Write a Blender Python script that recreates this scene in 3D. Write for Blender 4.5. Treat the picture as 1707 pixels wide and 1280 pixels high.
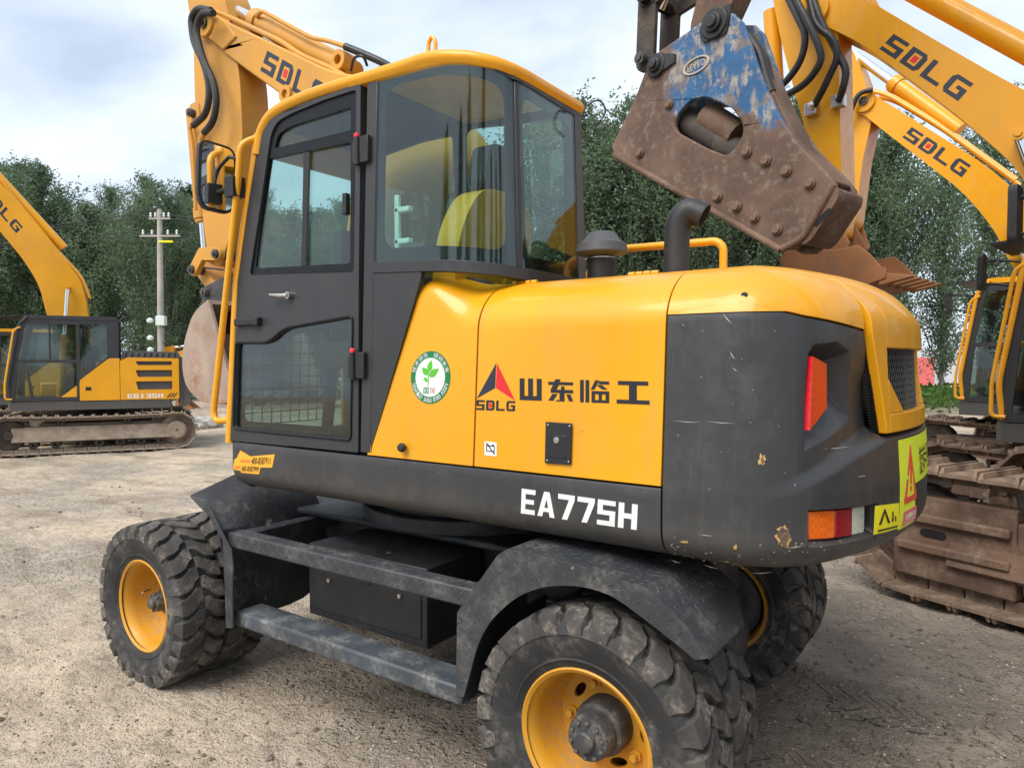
import bpy, bmesh, math, random
import numpy as np
from mathutils import Vector, Matrix
from mathutils.geometry import tessellate_polygon
R_ = math.radians
for o in list(bpy.data.objects): bpy.data.objects.remove(o)
scn = bpy.context.scene
COL = scn.collection
random.seed(7); RNG = np.random.default_rng(11)

# ------------------------------------------------------------------ camera
FPX = 1180.0; CXP, CYP = 853.5, 640.0
YAW = R_(35.1); PITCH = math.atan((640-603)/FPX)
CAM = np.array([1.083, -1.976, 1.63])
F0 = np.array([-math.sin(YAW), math.cos(YAW), 0]); RT = np.array([math.cos(YAW), math.sin(YAW), 0]); ZU = np.array([0, 0, 1.])
FW = F0*math.cos(PITCH)-ZU*math.sin(PITCH); UP = F0*math.sin(PITCH)+ZU*math.cos(PITCH)
cd = bpy.data.cameras.new('camera'); cam = bpy.data.objects.new('camera', cd); COL.objects.link(cam)
cam.location = CAM; cam.rotation_euler = Vector(FW).to_track_quat('-Z', 'Y').to_euler()
cd.sensor_width = 36; cd.lens = 36*FPX/1707; cd.clip_start = .05; cd.clip_end = 3000
scn.camera = cam
# ------------------------------------------------------------------ light
SUN_EL, SUN_AZ = R_(52), R_(262)         # azimuth measured from +X counter-clockwise: the direction the sun stands in
wd = bpy.data.worlds.new('World'); scn.world = wd; wd.use_nodes = True
nt = wd.node_tree; nt.nodes.clear()
def wn(t, **k):
    n = nt.nodes.new(t)
    for a, b in k.items(): setattr(n, a, b)
    return n
sky = wn('ShaderNodeTexSky', sky_type='NISHITA', sun_disc=False)
sky.sun_elevation = SUN_EL; sky.sun_rotation = math.pi/2-SUN_AZ; sky.altitude = 100; sky.air_density = 1.0; sky.dust_density = 2.0; sky.ozone_density = 1.0
tc = wn('ShaderNodeTexCoord'); sx = wn('ShaderNodeSeparateXYZ'); nt.links.new(tc.outputs['Generated'], sx.inputs[0])
ad = wn('ShaderNodeMath', operation='ADD'); nt.links.new(sx.outputs['Z'], ad.inputs[0]); ad.inputs[1].default_value = .22
mx = wn('ShaderNodeMath', operation='MAXIMUM'); nt.links.new(ad.outputs[0], mx.inputs[0]); mx.inputs[1].default_value = .1
dx = wn('ShaderNodeMath', operation='DIVIDE'); dy = wn('ShaderNodeMath', operation='DIVIDE')
nt.links.new(sx.outputs['X'], dx.inputs[0]); nt.links.new(mx.outputs[0], dx.inputs[1]); nt.links.new(sx.outputs['Y'], dy.inputs[0]); nt.links.new(mx.outputs[0], dy.inputs[1])
cb = wn('ShaderNodeCombineXYZ'); nt.links.new(dx.outputs[0], cb.inputs[0]); nt.links.new(dy.outputs[0], cb.inputs[1])
nz = wn('ShaderNodeTexNoise'); nz.inputs['Scale'].default_value = 1.7; nz.inputs['Detail'].default_value = 8; nz.inputs['Roughness'].default_value = .5; nz.inputs['Distortion'].default_value = .35
nt.links.new(cb.outputs[0], nz.inputs['Vector'])
rp = wn('ShaderNodeValToRGB'); rp.color_ramp.elements[0].position = .30; rp.color_ramp.elements[1].position = .62
rp.color_ramp.elements[0].color = (.42, .42, .42, 1); rp.color_ramp.elements[1].color = (.97, .97, .97, 1)
nt.links.new(nz.outputs['Fac'], rp.inputs[0])
nz2 = wn('ShaderNodeTexNoise'); nz2.inputs['Scale'].default_value = 3.1; nz2.inputs['Detail'].default_value = 6; nz2.inputs['Roughness'].default_value = .55
nt.links.new(cb.outputs[0], nz2.inputs['Vector'])
rp2 = wn('ShaderNodeValToRGB'); rp2.color_ramp.elements[0].position = .3; rp2.color_ramp.elements[1].position = .7
rp2.color_ramp.elements[0].color = (5.5, 6.3, 7.4, 1); rp2.color_ramp.elements[1].color = (7.1, 7.7, 8.5, 1)
nt.links.new(nz2.outputs['Fac'], rp2.inputs[0])
mxc = wn('ShaderNodeMix', data_type='RGBA'); nt.links.new(rp.outputs[0], mxc.inputs[0]); nt.links.new(sky.outputs[0], mxc.inputs[6]); nt.links.new(rp2.outputs[0], mxc.inputs[7])
bg = wn('ShaderNodeBackground'); bg.inputs[1].default_value = .095; nt.links.new(mxc.outputs[2], bg.inputs[0])
wo = wn('ShaderNodeOutputWorld'); nt.links.new(bg.outputs[0], wo.inputs[0])
sd = bpy.data.lights.new('sun', 'SUN'); sd.energy = 2.2; sd.angle = R_(40); sd.color = (1, .95, .88)
so = bpy.data.objects.new('sun', sd); COL.objects.link(so)
sv = Vector((math.cos(SUN_EL)*math.cos(SUN_AZ), math.cos(SUN_EL)*math.sin(SUN_AZ), math.sin(SUN_EL)))
so.rotation_euler = sv.to_track_quat('Z', 'Y').to_euler(); so.location = (0, 0, 20)
vs = scn.view_settings; vs.view_transform = 'Standard'; vs.look = 'None'; vs.gamma = 1; vs.exposure = 0.78; vs.use_curve_mapping = False
scn.render.engine = 'CYCLES'
scn.cycles.max_bounces = 8; scn.cycles.transparent_max_bounces = 24
try: scn.cycles.use_denoising = True
except Exception: pass

# ------------------------------------------------------------------ pixel helpers (photo pixels -> rays)
def ray(x, y): return FW*FPX+RT*(x-CXP)+UP*(CYP-y)
def onY(x, y, Y): d = ray(x, y); return CAM+d*((Y-CAM[1])/d[1])
def onX(x, y, X): d = ray(x, y); return CAM+d*((X-CAM[0])/d[0])
def onZ(x, y, z=0.): d = ray(x, y); return CAM+d*((z-CAM[2])/d[2])
def onPl(x, y, p0, n): d = ray(x, y); return CAM+d*(np.dot(np.array(p0)-CAM, n)/np.dot(d, n))
def cw(lat, dep, z=0.): return CAM*np.array([1, 1, 0])+RT*lat+F0*dep+np.array([0, 0, z])   # lateral / depth on the ground
def proj(p): v = np.array(p)-CAM; z = v@FW; return np.array([CXP+FPX*(v@RT)/z, CYP-FPX*(v@UP)/z])
def inv(fn, px, py, a0, b0):
    """surface parameters (a,b) whose point fn(a,b) is seen at the pixel"""
    a, b = a0, b0
    for _ in range(40):
        p = proj(fn(a, b)); e = 1e-4
        j = np.array([(proj(fn(a+e, b))-p)/e, (proj(fn(a, b+e))-p)/e]).T
        try: st = np.linalg.solve(j, np.array([px, py])-p)
        except Exception: break
        st = np.clip(st, -.15, .15); a += st[0]; b += st[1]
        if abs(st).max() < 1e-6: break
    return a, b

# ------------------------------------------------------------------ mesh helpers
class MB:
    def __init__(s): s.v = []; s.f = []
    def add(s, vs, fs):
        b = len(s.v); s.v += [tuple(float(c) for c in p) for p in vs]; s.f += [tuple(i+b for i in f) for f in fs]; return s
    def box(s, x0, x1, y0, y1, z0, z1):
        return s.add([(x, y, z) for z in (z0, z1) for y in (y0, y1) for x in (x0, x1)], [(0, 2, 3, 1), (4, 5, 7, 6), (0, 1, 5, 4), (2, 6, 7, 3), (0, 4, 6, 2), (1, 3, 7, 5)])
    def hexa(s, b, t):
        return s.add(list(b)+list(t), [(3, 2, 1, 0), (4, 5, 6, 7), (0, 1, 5, 4), (1, 2, 6, 5), (2, 3, 7, 6), (3, 0, 4, 7)])
    def obox(s, c, ax, ay, az):
        c, ax, ay, az = map(np.array, (c, ax, ay, az))
        return s.hexa([c-ax-ay-az, c+ax-ay-az, c+ax+ay-az, c-ax+ay-az], [c-ax-ay+az, c+ax-ay+az, c+ax+ay+az, c-ax+ay+az])
    def frame(s, d):
        d = Vector(d).normalized(); a = Vector((0, 0, 1)) if abs(d.z) < .9 else Vector((1, 0, 0))
        u = d.cross(a).normalized(); return u, d.cross(u)
    def cyl(s, p0, p1, r0, r1=None, n=20, caps=True):
        r1 = r0 if r1 is None else r1; p0 = Vector(p0); p1 = Vector(p1); u, w = s.frame(p1-p0)
        vs = []
        for p, r in ((p0, r0), (p1, r1)):
            for i in range(n): a = 2*math.pi*i/n; vs.append(p+u*(r*math.cos(a))+w*(r*math.sin(a)))
        fs = [(i, (i+1) % n, n+(i+1) % n, n+i) for i in range(n)]
        if caps: fs += [tuple(range(n-1, -1, -1)), tuple(range(n, 2*n))]
        return s.add(vs, fs)
    def tube(s, pts, r, n=10, round_=0, caps=True):
        pts = [Vector(p) for p in pts]
        if round_: pts = fillet(pts, round_)
        m = len(pts); T = []
        for i in range(m):
            d = (pts[min(i+1, m-1)]-pts[max(i-1, 0)]); T.append(d.normalized() if d.length > 1e-9 else Vector((0, 0, 1)))
        u, w = s.frame(T[0]); vs = []
        for i in range(m):
            u = (u-T[i]*u.dot(T[i])).normalized(); w = T[i].cross(u)
            rr = r[i] if isinstance(r, (list, tuple)) else r
            for k in range(n): a = 2*math.pi*k/n; vs.append(pts[i]+u*(rr*math.cos(a))+w*(rr*math.sin(a)))
        fs = [(i*n+k, i*n+(k+1) % n, (i+1)*n+(k+1) % n, (i+1)*n+k) for i in range(m-1) for k in range(n)]
        if caps: fs += [tuple(range(n-1, -1, -1)), tuple(range((m-1)*n, m*n))]
        return s.add(vs, fs)
    def lathe(s, prof, o=(0, 0, 0), axis=(0, 1, 0), n=48, closed=False):
        o = Vector(o); ax = Vector(axis).normalized(); u, w = s.frame(ax); m = len(prof); vs = []
        for (r, h) in prof:
            for k in range(n): a = 2*math.pi*k/n; vs.append(o+ax*h+u*(r*math.cos(a))+w*(r*math.sin(a)))
        fs = [(i*n+k, i*n+(k+1) % n, ((i+1) % m)*n+(k+1) % n, ((i+1) % m)*n+k) for i in range(m if closed else m-1) for k in range(n)]
        return s.add(vs, fs)
    def plate(s, loops, fn, t):
        """flat polygon with holes: loops of (a,b); fn(a,b,d) -> point; thickness t"""
        fl = [p for l in loops for p in l]
        tri = tessellate_polygon([[Vector((p[0], p[1], 0)) for p in l] for l in loops]); n = len(fl)
        vs = [fn(a, b, 0) for a, b in fl]+[fn(a, b, t) for a, b in fl]
        fs = [tuple(q) for q in tri]+[tuple(n+i for i in reversed(q)) for q in tri]
        k = 0
        for l in loops:
            m = len(l)
            for i in range(m): fs.append((k+i, k+(i+1) % m, n+k+(i+1) % m, n+k+i))
            k += m
        return s.add(vs, fs)
    def sheet(s, A, B=None):
        """grid of points A[i][j]; with B an inner grid closes it into a solid shell"""
        nu, nv = len(A), len(A[0]); vs = [p for r in A for p in r]; q = lambda i, j: i*nv+j
        fs = [(q(i, j), q(i+1, j), q(i+1, j+1), q(i, j+1)) for i in range(nu-1) for j in range(nv-1)]
        if B is not None:
            n = nu*nv; vs += [p for r in B for p in r]
            fs += [tuple(n+k for k in reversed(f)) for f in fs]
            for i in range(nu-1): fs += [(q(i+1, 0), q(i, 0), n+q(i, 0), n+q(i+1, 0)), (q(i, nv-1), q(i+1, nv-1), n+q(i+1, nv-1), n+q(i, nv-1))]
            for j in range(nv-1): fs += [(q(0, j), q(0, j+1), n+q(0, j+1), n+q(0, j)), (q(nu-1, j+1), q(nu-1, j), n+q(nu-1, j), n+q(nu-1, j+1))]
        return s.add(vs, fs)
    def ring(s, O, I, fn, t):
        """band between two loops with equal counts, closed"""
        n = len(O); vs = [fn(a, b, d) for d in (0, t) for L in (O, I) for a, b in L]; fs = []
        for i in range(n):
            j = (i+1) % n
            fs += [(i, j, n+j, n+i), (2*n+j, 2*n+i, 3*n+i, 3*n+j), (j, i, 2*n+i, 2*n+j), (n+i, n+j, 3*n+j, 3*n+i)]
        return s.add(vs, fs)
    def mesh(s, name, fix=True, smooth=35):
        me = bpy.data.meshes.new(name); me.from_pydata(s.v, [], s.f); me.update()
        if fix:
            bm = bmesh.new(); bm.from_mesh(me); bmesh.ops.recalc_face_normals(bm, faces=bm.faces); bm.to_mesh(me); bm.free()
        if smooth:
            me.polygons.foreach_set('use_smooth', [True]*len(me.polygons))
            me.set_sharp_from_angle(angle=R_(smooth))
        return me
    def build(s, name, mat, parent=None, bevel=0, fix=True, smooth=35, seg=2):
        me = s.mesh(name, fix, smooth); return link(name, me, mat, parent, bevel, seg)
def link(name, me, mat, parent=None, bevel=0, seg=2):
    if mat is not None and not me.materials: me.materials.append(M[mat] if isinstance(mat, str) else mat)
    o = bpy.data.objects.new(name, me); COL.objects.link(o)
    if parent is not None: o.parent = parent
    if bevel:
        b = o.modifiers.new('bevel', 'BEVEL'); b.width = bevel; b.segments = seg; b.limit_method = 'ANGLE'; b.angle_limit = R_(38); b.harden_normals = False
    return o
def inst(o, parent, loc=(0, 0, 0), rot=(0, 0, 0), scl=None, mat4=None):
    c = o.copy(); COL.objects.link(c); c.parent = parent
    if mat4 is not None: c.matrix_local = mat4
    else:
        c.location = loc; c.rotation_euler = rot
        if scl is not None: c.scale = scl
    return c
def empty(name, loc=(0, 0, 0), rz=0):
    o = bpy.data.objects.new(name, None); COL.objects.link(o); o.location = loc; o.rotation_euler = (0, 0, rz); o.empty_display_size = .1; return o
def tag(o, label=None, cat=None, group=None, kind=None):
    for k, v in (('label', label), ('category', cat), ('group', group), ('kind', kind)):
        if v: o[k] = v
    return o
def fillet(pts, r, n=6):
    out = [pts[0]]
    for i in range(1, len(pts)-1):
        p, a, b = pts[i], pts[i-1], pts[i+1]
        la, lb = (a-p).length, (b-p).length; k = min(r, la*.48, lb*.48)
        pa = p+(a-p).normalized()*k; pb = p+(b-p).normalized()*k
        for j in range(n+1): t = j/n; out.append(pa*(1-t)**2+p*(2*t*(1-t))+pb*t*t)
    out.append(pts[-1]); return out
def round2(pts, r, n=5):
    """round the corners of a closed 2-D polygon; r one number or one per corner"""
    m = len(pts); out = []
    for i in range(m):
        p = Vector(pts[i]); a = Vector(pts[i-1]); b = Vector(pts[(i+1) % m]); rr = r[i] if isinstance(r, (list, tuple)) else r
        if rr <= 0: out.append(tuple(p)); continue
        k = min(rr, (a-p).length*.48, (b-p).length*.48); pa = p+(a-p).normalized()*k; pb = p+(b-p).normalized()*k
        for j in range(n+1): t = j/n; out.append(tuple(pa*(1-t)**2+p*(2*t*(1-t))+pb*t*t))
    return out
def inset2(pts, d):
    """shrink a closed polygon (any winding) by d"""
    m = len(pts); ar = sum(pts[i][0]*pts[(i+1) % m][1]-pts[(i+1) % m][0]*pts[i][1] for i in range(m)); sg = 1 if ar > 0 else -1; out = []
    for i in range(m):
        p = Vector(pts[i]); a = Vector(pts[i-1]); b = Vector(pts[(i+1) % m])
        d1 = (p-a); d2 = (b-p)
        if d1.length < 1e-9: d1 = d2
        if d2.length < 1e-9: d2 = d1
        d1 = d1.normalized(); d2 = d2.normalized()
        n1 = Vector((-d1.y, d1.x))*sg; n2 = Vector((-d2.y, d2.x))*sg; nn = n1+n2; nn = nn.normalized() if nn.length > 1e-6 else n1
        out.append(tuple(p+nn*(d/max(.35, nn.dot(n1)))))
    return out
def lerp(a, b, t): return a+(b-a)*t
def ssm(t): t = np.clip(t, 0, 1); return t*t*(3-2*t)

# ------------------------------------------------------------------ materials
M = {}
class NT:
    def __init__(s, name):
        s.m = bpy.data.materials.new(name); s.m.use_nodes = True; s.t = s.m.node_tree; s.t.nodes.clear()
        s.out = s.n('ShaderNodeOutputMaterial'); M[name] = s.m
    def n(s, typ, **k):
        x = s.t.nodes.new(typ)
        for a, b in k.items(): setattr(x, a, b)
        return x
    def l(s, a, b): s.t.links.new(a, b)
    def val(s, sock, v):
        if hasattr(v, 'is_output'): s.l(v, sock)
        else: sock.default_value = v
    def math(s, op, a, b=0., c=None):
        x = s.n('ShaderNodeMath', operation=op); s.val(x.inputs[0], a); s.val(x.inputs[1], b)
        if c is not None: s.val(x.inputs[2], c)
        return x.outputs[0]
    def coord(s, kind='Object'): return s.n('ShaderNodeTexCoord').outputs[kind]
    def mapping(s, v, scale): x = s.n('ShaderNodeMapping'); s.l(v, x.inputs[0]); x.inputs['Scale'].default_value = scale; return x.outputs[0]
    def noise(s, v, sc, det=4, ro=.55, dist=0.):
        x = s.n('ShaderNodeTexNoise'); s.l(v, x.inputs['Vector']); x.inputs['Scale'].default_value = sc; x.inputs['Detail'].default_value = det; x.inputs['Roughness'].default_value = ro; x.inputs['Distortion'].default_value = dist
        return x.outputs['Fac']
    def ramp(s, f, p0, p1, c0=0., c1=1.):
        x = s.n('ShaderNodeMapRange'); x.interpolation_type = 'SMOOTHSTEP'; s.l(f, x.inputs[0]); x.inputs[1].default_value = p0; x.inputs[2].default_value = p1; x.inputs[3].default_value = c0; x.inputs[4].default_value = c1
        return x.outputs[0]
    def mix(s, f, a, b):
        x = s.n('ShaderNodeMix', data_type='RGBA'); s.val(x.inputs[0], f)
        for k, c in ((6, a), (7, b)):
            if hasattr(c, 'is_output'): s.l(c, x.inputs[k])
            else: x.inputs[k].default_value = (*c, 1)
        return x.outputs[2]
    def bump(s, h, strength, dist, nrm=None):
        x = s.n('ShaderNodeBump'); x.inputs['Strength'].default_value = strength; x.inputs['Distance'].default_value = dist; s.l(h, x.inputs['Height'])
        if nrm is not None: s.l(nrm, x.inputs['Normal'])
        return x.outputs[0]
    def principled(s, col, rough=.5, metal=0., nrm=None, spec=None, coat=None, **k):
        x = s.n('ShaderNodeBsdfPrincipled')
        if hasattr(col, 'is_output'): s.l(col, x.inputs['Base Color'])
        else: x.inputs['Base Color'].default_value = (*col, 1)
        s.val(x.inputs['Roughness'], rough); s.val(x.inputs['Metallic'], metal)
        if nrm is not None: s.l(nrm, x.inputs['Normal'])
        if spec is not None: x.inputs['Specular IOR Level'].default_value = spec
        if coat: x.inputs['Coat Weight'].default_value = coat[0]; x.inputs['Coat Roughness'].default_value = coat[1]
        s.l(x.outputs[0], s.out.inputs[0]); return x
def paint(name, col, *a_, wave=0., wear=0., **k_):
    return _paint(name, col, *a_, wave=wave, wear=wear, **k_)
def _paint(name, col, rough=.4, dirt=(.25, .2, .15), amt=.25, sc=3., streak=0., chip=0., chipc=(.12, .07, .05), var=.12, coat=None, fine=40., orange=.02, spec=None, wave=0., wear=0.):
    t = NT(name); v = t.coord()
    a = t.noise(v, sc, 6, .62); b = t.noise(v, sc*7, 5, .65)
    c = t.mix(t.ramp(t.noise(v, sc*.6, 3), .3, .7), tuple(x*(1-var) for x in col), tuple(min(1, x*(1+var)) for x in col))
    f = t.math('MULTIPLY', t.ramp(a, .42, .75), t.ramp(b, .3, .72)); f = t.math('MULTIPLY', f, amt*1.6)
    c = t.mix(f, c, dirt)
    if streak:
        st = t.noise(t.mapping(v, (26, 26, 1.3)), 1.0, 4, .6); c = t.mix(t.ramp(st, .5, .78, 0, streak), c, dirt)
    fleck = t.ramp(t.noise(v, 60, 3, .7), .68, .76, 0, amt); c = t.mix(fleck, c, dirt)
    if chip:
        ch = t.math('MULTIPLY', t.ramp(t.noise(v, 22, 5, .7), .66, .69), t.ramp(t.noise(v, 2.2, 2), .5, .62)); c = t.mix(t.math('MULTIPLY', ch, chip), c, chipc)
    r = t.math('ADD', t.math('MULTIPLY', t.ramp(b, .35, .7), .16), rough-.05); r = t.math('ADD', r, t.math('MULTIPLY', f, .5))
    n = t.bump(t.noise(v, fine, 3), orange*3, .004)
    if wave: n = t.bump(t.noise(v, 3.2, 2), wave, .012, n)
    if wear:      # fine rubbed scratches running along the flank and dust settled low down
        sc1 = t.noise(t.mapping(v, (2.2, 2.2, 75)), 1.0, 5, .7); sc2 = t.noise(t.mapping(v, (60, 60, 3.)), 1.0, 4, .65)
        c = t.mix(t.math('MULTIPLY', t.ramp(sc1, .66, .74), t.math('MULTIPLY', t.ramp(a, .45, .6), wear)), c, (.30, .29, .27))
        c = t.mix(t.math('MULTIPLY', t.ramp(sc2, .58, .78), wear*.35), c, (.15, .145, .14))
        zz = t.n('ShaderNodeSeparateXYZ'); t.l(v, zz.inputs[0]); lowd = t.math('MULTIPLY', t.ramp(t.math('ADD', zz.outputs['Z'], t.math('MULTIPLY', t.math('SUBTRACT', b, .5), .3)), .98, 1.18, 1, 0), wear*.45)
        c = t.mix(lowd, c, (.17, .15, .125))
    t.principled(c, r, 0, n, coat=coat, spec=spec); return t.m
paint('yellow', (.75, .335, .004), .36, (.40, .25, .09), .16, 2.0, streak=.26, chip=.4, var=.07, coat=(.30, .07), spec=.35, wave=.35)
paint('yellow_old', (.60, .285, .03), .5, (.36, .26, .16), .4, 2.2, streak=.16, chip=.7, var=.1)
paint('yellow_rail', (.80, .36, .006), .38, (.35, .25, .15), .12, 4, chip=.3, var=.06, coat=(.2, .2))
paint('yellow_rim', (.60, .28, .016), .45, (.30, .22, .14), .5, 6, chip=.5, var=.1)
paint('grey', (.034, .0355, .038), .40, (.15, .14, .13), .16, 2.2, streak=.10, chip=.6, chipc=(.32, .28, .22), var=.14, spec=.55, wave=.25, wear=.7)
paint('grey_cab', (.027, .028, .031), .46, (.14, .13, .12), .08, 2.2, streak=.04, var=.08)
paint('black_frame', (.006, .0065, .008), .35, (.06, .055, .05), .04, 4, var=.1, spec=.25)
paint('chassis', (.026, .028, .032), .5, (.19, .175, .155), .35, 5, chip=.9, chipc=(.36, .33, .29), var=.2)
paint('chassis_dusty', (.034, .037, .042), .55, (.24, .22, .19), .38, 7, chip=.9, chipc=(.42, .39, .35), var=.2)
paint('step_worn', (.055, .066, .078), .5, (.30, .28, .25), .6, 9, chip=1., chipc=(.45, .42, .38), var=.25)
paint('black_box', (.016, .017, .019), .5, (.12, .11, .10), .22, 5, chip=.8, chipc=(.3, .28, .25), var=.15)
paint('rubber', (.024, .024, .025), .72, (.21, .19, .165), .85, 5, var=.35, fine=90, orange=.1)
paint('rubber_tread', (.052, .048, .044), .82, (.25, .22, .185), .95, 9, var=.3, fine=90, orange=.12)
paint('hub', (.05, .05, .052), .55, (.26, .23, .19), .8, 14, var=.25)
paint('rust', (.125, .070, .044), .75, (.235, .17, .125), .85, 4, streak=.3, chip=.8, chipc=(.06, .04, .035), var=.35, fine=60, orange=.3, wave=.6)
paint('rust_orange', (.30, .125, .045), .72, (.20, .13, .09), .6, 3, streak=.3, chip=.6, chipc=(.10, .06, .04), var=.25, fine=60, orange=.12)
paint('track_rust', (.185, .125, .085), .82, (.38, .30, .225), .85, 8, var=.35, fine=60, orange=.5, wave=.8)
paint('track_dust', (.27, .21, .155), .85, (.40, .33, .26), .9, 6, var=.25, fine=60, orange=.2)
paint('track_dark', (.045, .036, .03), .8, (.17, .13, .10), .7, 8, var=.25, fine=80, orange=.2)
paint('plastic_black', (.012, .012, .013), .5, (.09, .085, .08), .15, 6, var=.1)
paint('exhaust_black', (.022, .022, .025), .5, (.09, .08, .075), .2, 6, var=.1)
paint('plastic_grey', (.075, .078, .084), .55, (.2, .19, .18), .15, 6, var=.1)
paint('hose', (.014, .014, .015), .5, (.12, .11, .1), .2, 8, var=.1)
paint('bucket_worn', (.33, .255, .205), .8, (.29, .125, .055), .95, 2.6, streak=.35, var=.3, fine=60, orange=.3)
paint('concrete', (.40, .38, .35), .85, (.22, .2, .18), .4, 3, var=.12)
paint('pale_plastic', (.62, .70, .66), .45, (.4, .4, .36), .1, 5, var=.04)
paint('seat_olive', (.66, .36, .02), .6, (.25, .2, .1), .2, 5, var=.08)
paint('seat_dark', (.03, .031, .034), .7, (.1, .1, .1), .1, 5)
paint('interior', (.035, .036, .04), .65, (.1, .1, .1), .1, 4)
paint('copper_pipe', (.62, .27, .12), .4, (.4, .25, .15), .2, 6)
paint('pale_stone', (.42, .36, .29), .9, (.25, .21, .17), .5, 8, var=.3)
paint('dirt_lump', (.19, .15, .115), .95, (.27, .22, .17), .5, 8, var=.35, fine=60, orange=.3)
paint('white_wall', (.55, .58, .62), .8, (.4, .4, .38), .3, .3)
paint('bark', (.16, .145, .12), .9, (.08, .07, .055), .6, 3, var=.3, fine=20, orange=.4)
def flat(name, col, rough=.45, metal=0., spec=None):
    t = NT(name); v = t.coord(); r = t.math('ADD', t.math('MULTIPLY', t.noise(v, 30, 3), .15), rough-.07)
    t.principled(col, r, metal, spec=spec); return t.m
flat('ink', (.012, .013, .017), .4); flat('ink_red', (.62, .015, .02), .4); flat('ink_white', (.74, .75, .75), .45)
flat('navy', (.016, .022, .042), .42); flat('sticker_green', (.01, .17, .055), .35); flat('sticker_pale', (.66, .80, .68), .35); flat('leaf_green', (.10, .44, .02), .35); flat('ink_dark_green', (.03, .16, .10), .4)
flat('sign_yellow', (.85, .76, .02), .4); flat('sign_lime', (.74, .85, .04), .4); flat('sign_orange', (.85, .41, .03), .45); flat('sign_red', (.72, .09, .05), .4); flat('sign_pink', (.75, .16, .16), .4)
flat('chrome', (.82, .83, .84), .14, 1.); flat('steel', (.55, .54, .52), .35, 1.); flat('gap', (.006, .006, .006), .8)
flat('tape_red', (.8, .03, .04), .4); flat('orange_tarp', (.7, .18, .03), .6); flat('scratch', (.46, .42, .34), .6); flat('primer', (.55, .33, .12), .6); flat('mirror', (.9, .9, .9), .03, 1.); flat('mint', (.62, .80, .74), .5)
def lens(name, col):
    t = NT(name); v = t.coord(); w = t.n('ShaderNodeTexChecker'); t.l(t.mapping(v, (70, 70, 70)), w.inputs[0]); w.inputs['Scale'].default_value = 1
    p = t.principled(t.mix(t.math('MULTIPLY', w.outputs['Fac'], .3), col, tuple(c*.55 for c in col)), .18, 0, t.bump(w.outputs['Fac'], .25, .002), coat=(.6, .06)); return t.m
lens('lens_red', (.62, .004, .012)); lens('lens_dark_red', (.32, .006, .018)); lens('lens_orange', (.88, .16, .012)); lens('lens_white', (.66, .68, .58))
def glass(name, tint, spec=.9, refl=.035):
    t = NT(name); tr = t.n('ShaderNodeBsdfTransparent'); tr.inputs[0].default_value = (*tint, 1)
    gl = t.n('ShaderNodeBsdfGlossy'); gl.inputs['Roughness'].default_value = .015; gl.inputs[0].default_value = (spec, spec, spec, 1)
    v = t.coord(); dirt = t.n('ShaderNodeBsdfDiffuse'); dirt.inputs[0].default_value = (.5, .5, .47, 1)
    ge = t.n('ShaderNodeNewGeometry'); dt = t.n('ShaderNodeVectorMath', operation='DOT_PRODUCT'); t.l(ge.outputs['Incoming'], dt.inputs[0]); t.l(ge.outputs['Normal'], dt.inputs[1])
    f = t.math('ADD', t.math('MULTIPLY', t.math('POWER', t.math('SUBTRACT', 1., t.math('ABSOLUTE', dt.outputs['Value'])), 5.), .93), refl)
    m = t.n('ShaderNodeMixShader'); t.l(f, m.inputs[0]); t.l(tr.outputs[0], m.inputs[1]); t.l(gl.outputs[0], m.inputs[2])
    st = t.noise(t.mapping(v, (14, 14, .9)), 1.4, 5, .6); fd = t.math('ADD', t.math('MULTIPLY', t.ramp(st, .62, .82), .04), .002)
    m2 = t.n('ShaderNodeMixShader'); t.l(fd, m2.inputs[0]); t.l(m.outputs[0], m2.inputs[1]); t.l(dirt.outputs[0], m2.inputs[2]); t.l(m2.outputs[0], t.out.inputs[0]); return t.m
glass('glass', (.79, .90, .875), refl=.055); glass('glass_dark', (.62, .70, .69), refl=.075); glass('glass_far', (.74, .82, .80), refl=.05)
def bluebreak(HZX, HZY):
    t = NT('breaker_paint'); v = t.coord('Object')
    z = t.n('ShaderNodeSeparateXYZ'); t.l(v, z.inputs[0])
    rust = t.mix(t.ramp(t.noise(v, 3, 5, .6), .35, .68), (.095, .055, .038), (.165, .10, .07))
    rust = t.mix(t.math('MULTIPLY', t.ramp(t.noise(v, 16, 5, .65), .5, .72), .6), rust, (.26, .205, .16))
    wob = t.math('MULTIPLY', t.math('SUBTRACT', t.noise(v, 3.0, 6, .68), .5), .8)
    al = t.math('ADD', t.math('MULTIPLY', z.outputs['X'], HZX), t.math('MULTIPLY', z.outputs['Y'], HZY))          # distance along the arm's heading
    h = t.math('ADD', t.math('ADD', z.outputs['Z'], t.math('MULTIPLY', al, -.30)), wob)
    zone = t.math('MULTIPLY', t.ramp(h, 3.30, 3.40), t.ramp(t.math('ADD', al, t.math('MULTIPLY', wob, .6)), .22, .34, 1, 0)); wear = t.math('MULTIPLY', t.ramp(t.noise(v, 6, 7, .72), .41, .50), t.ramp(t.noise(t.mapping(v, (14, 14, 5)), 1., 5, .7), .38, .5))
    worn = t.mix(t.ramp(t.noise(v, 9, 4), .4, .6), (.17, .14, .125), (.33, .30, .27))
    blue = t.mix(t.ramp(t.noise(v, 5, 4), .3, .7), (.018, .085, .21), (.028, .12, .27))
    c = t.mix(zone, rust, t.mix(wear, worn, blue))
    n = t.bump(t.noise(v, 45, 5, .7), .35, .006)
    t.principled(c, .72, 0, n)
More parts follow.
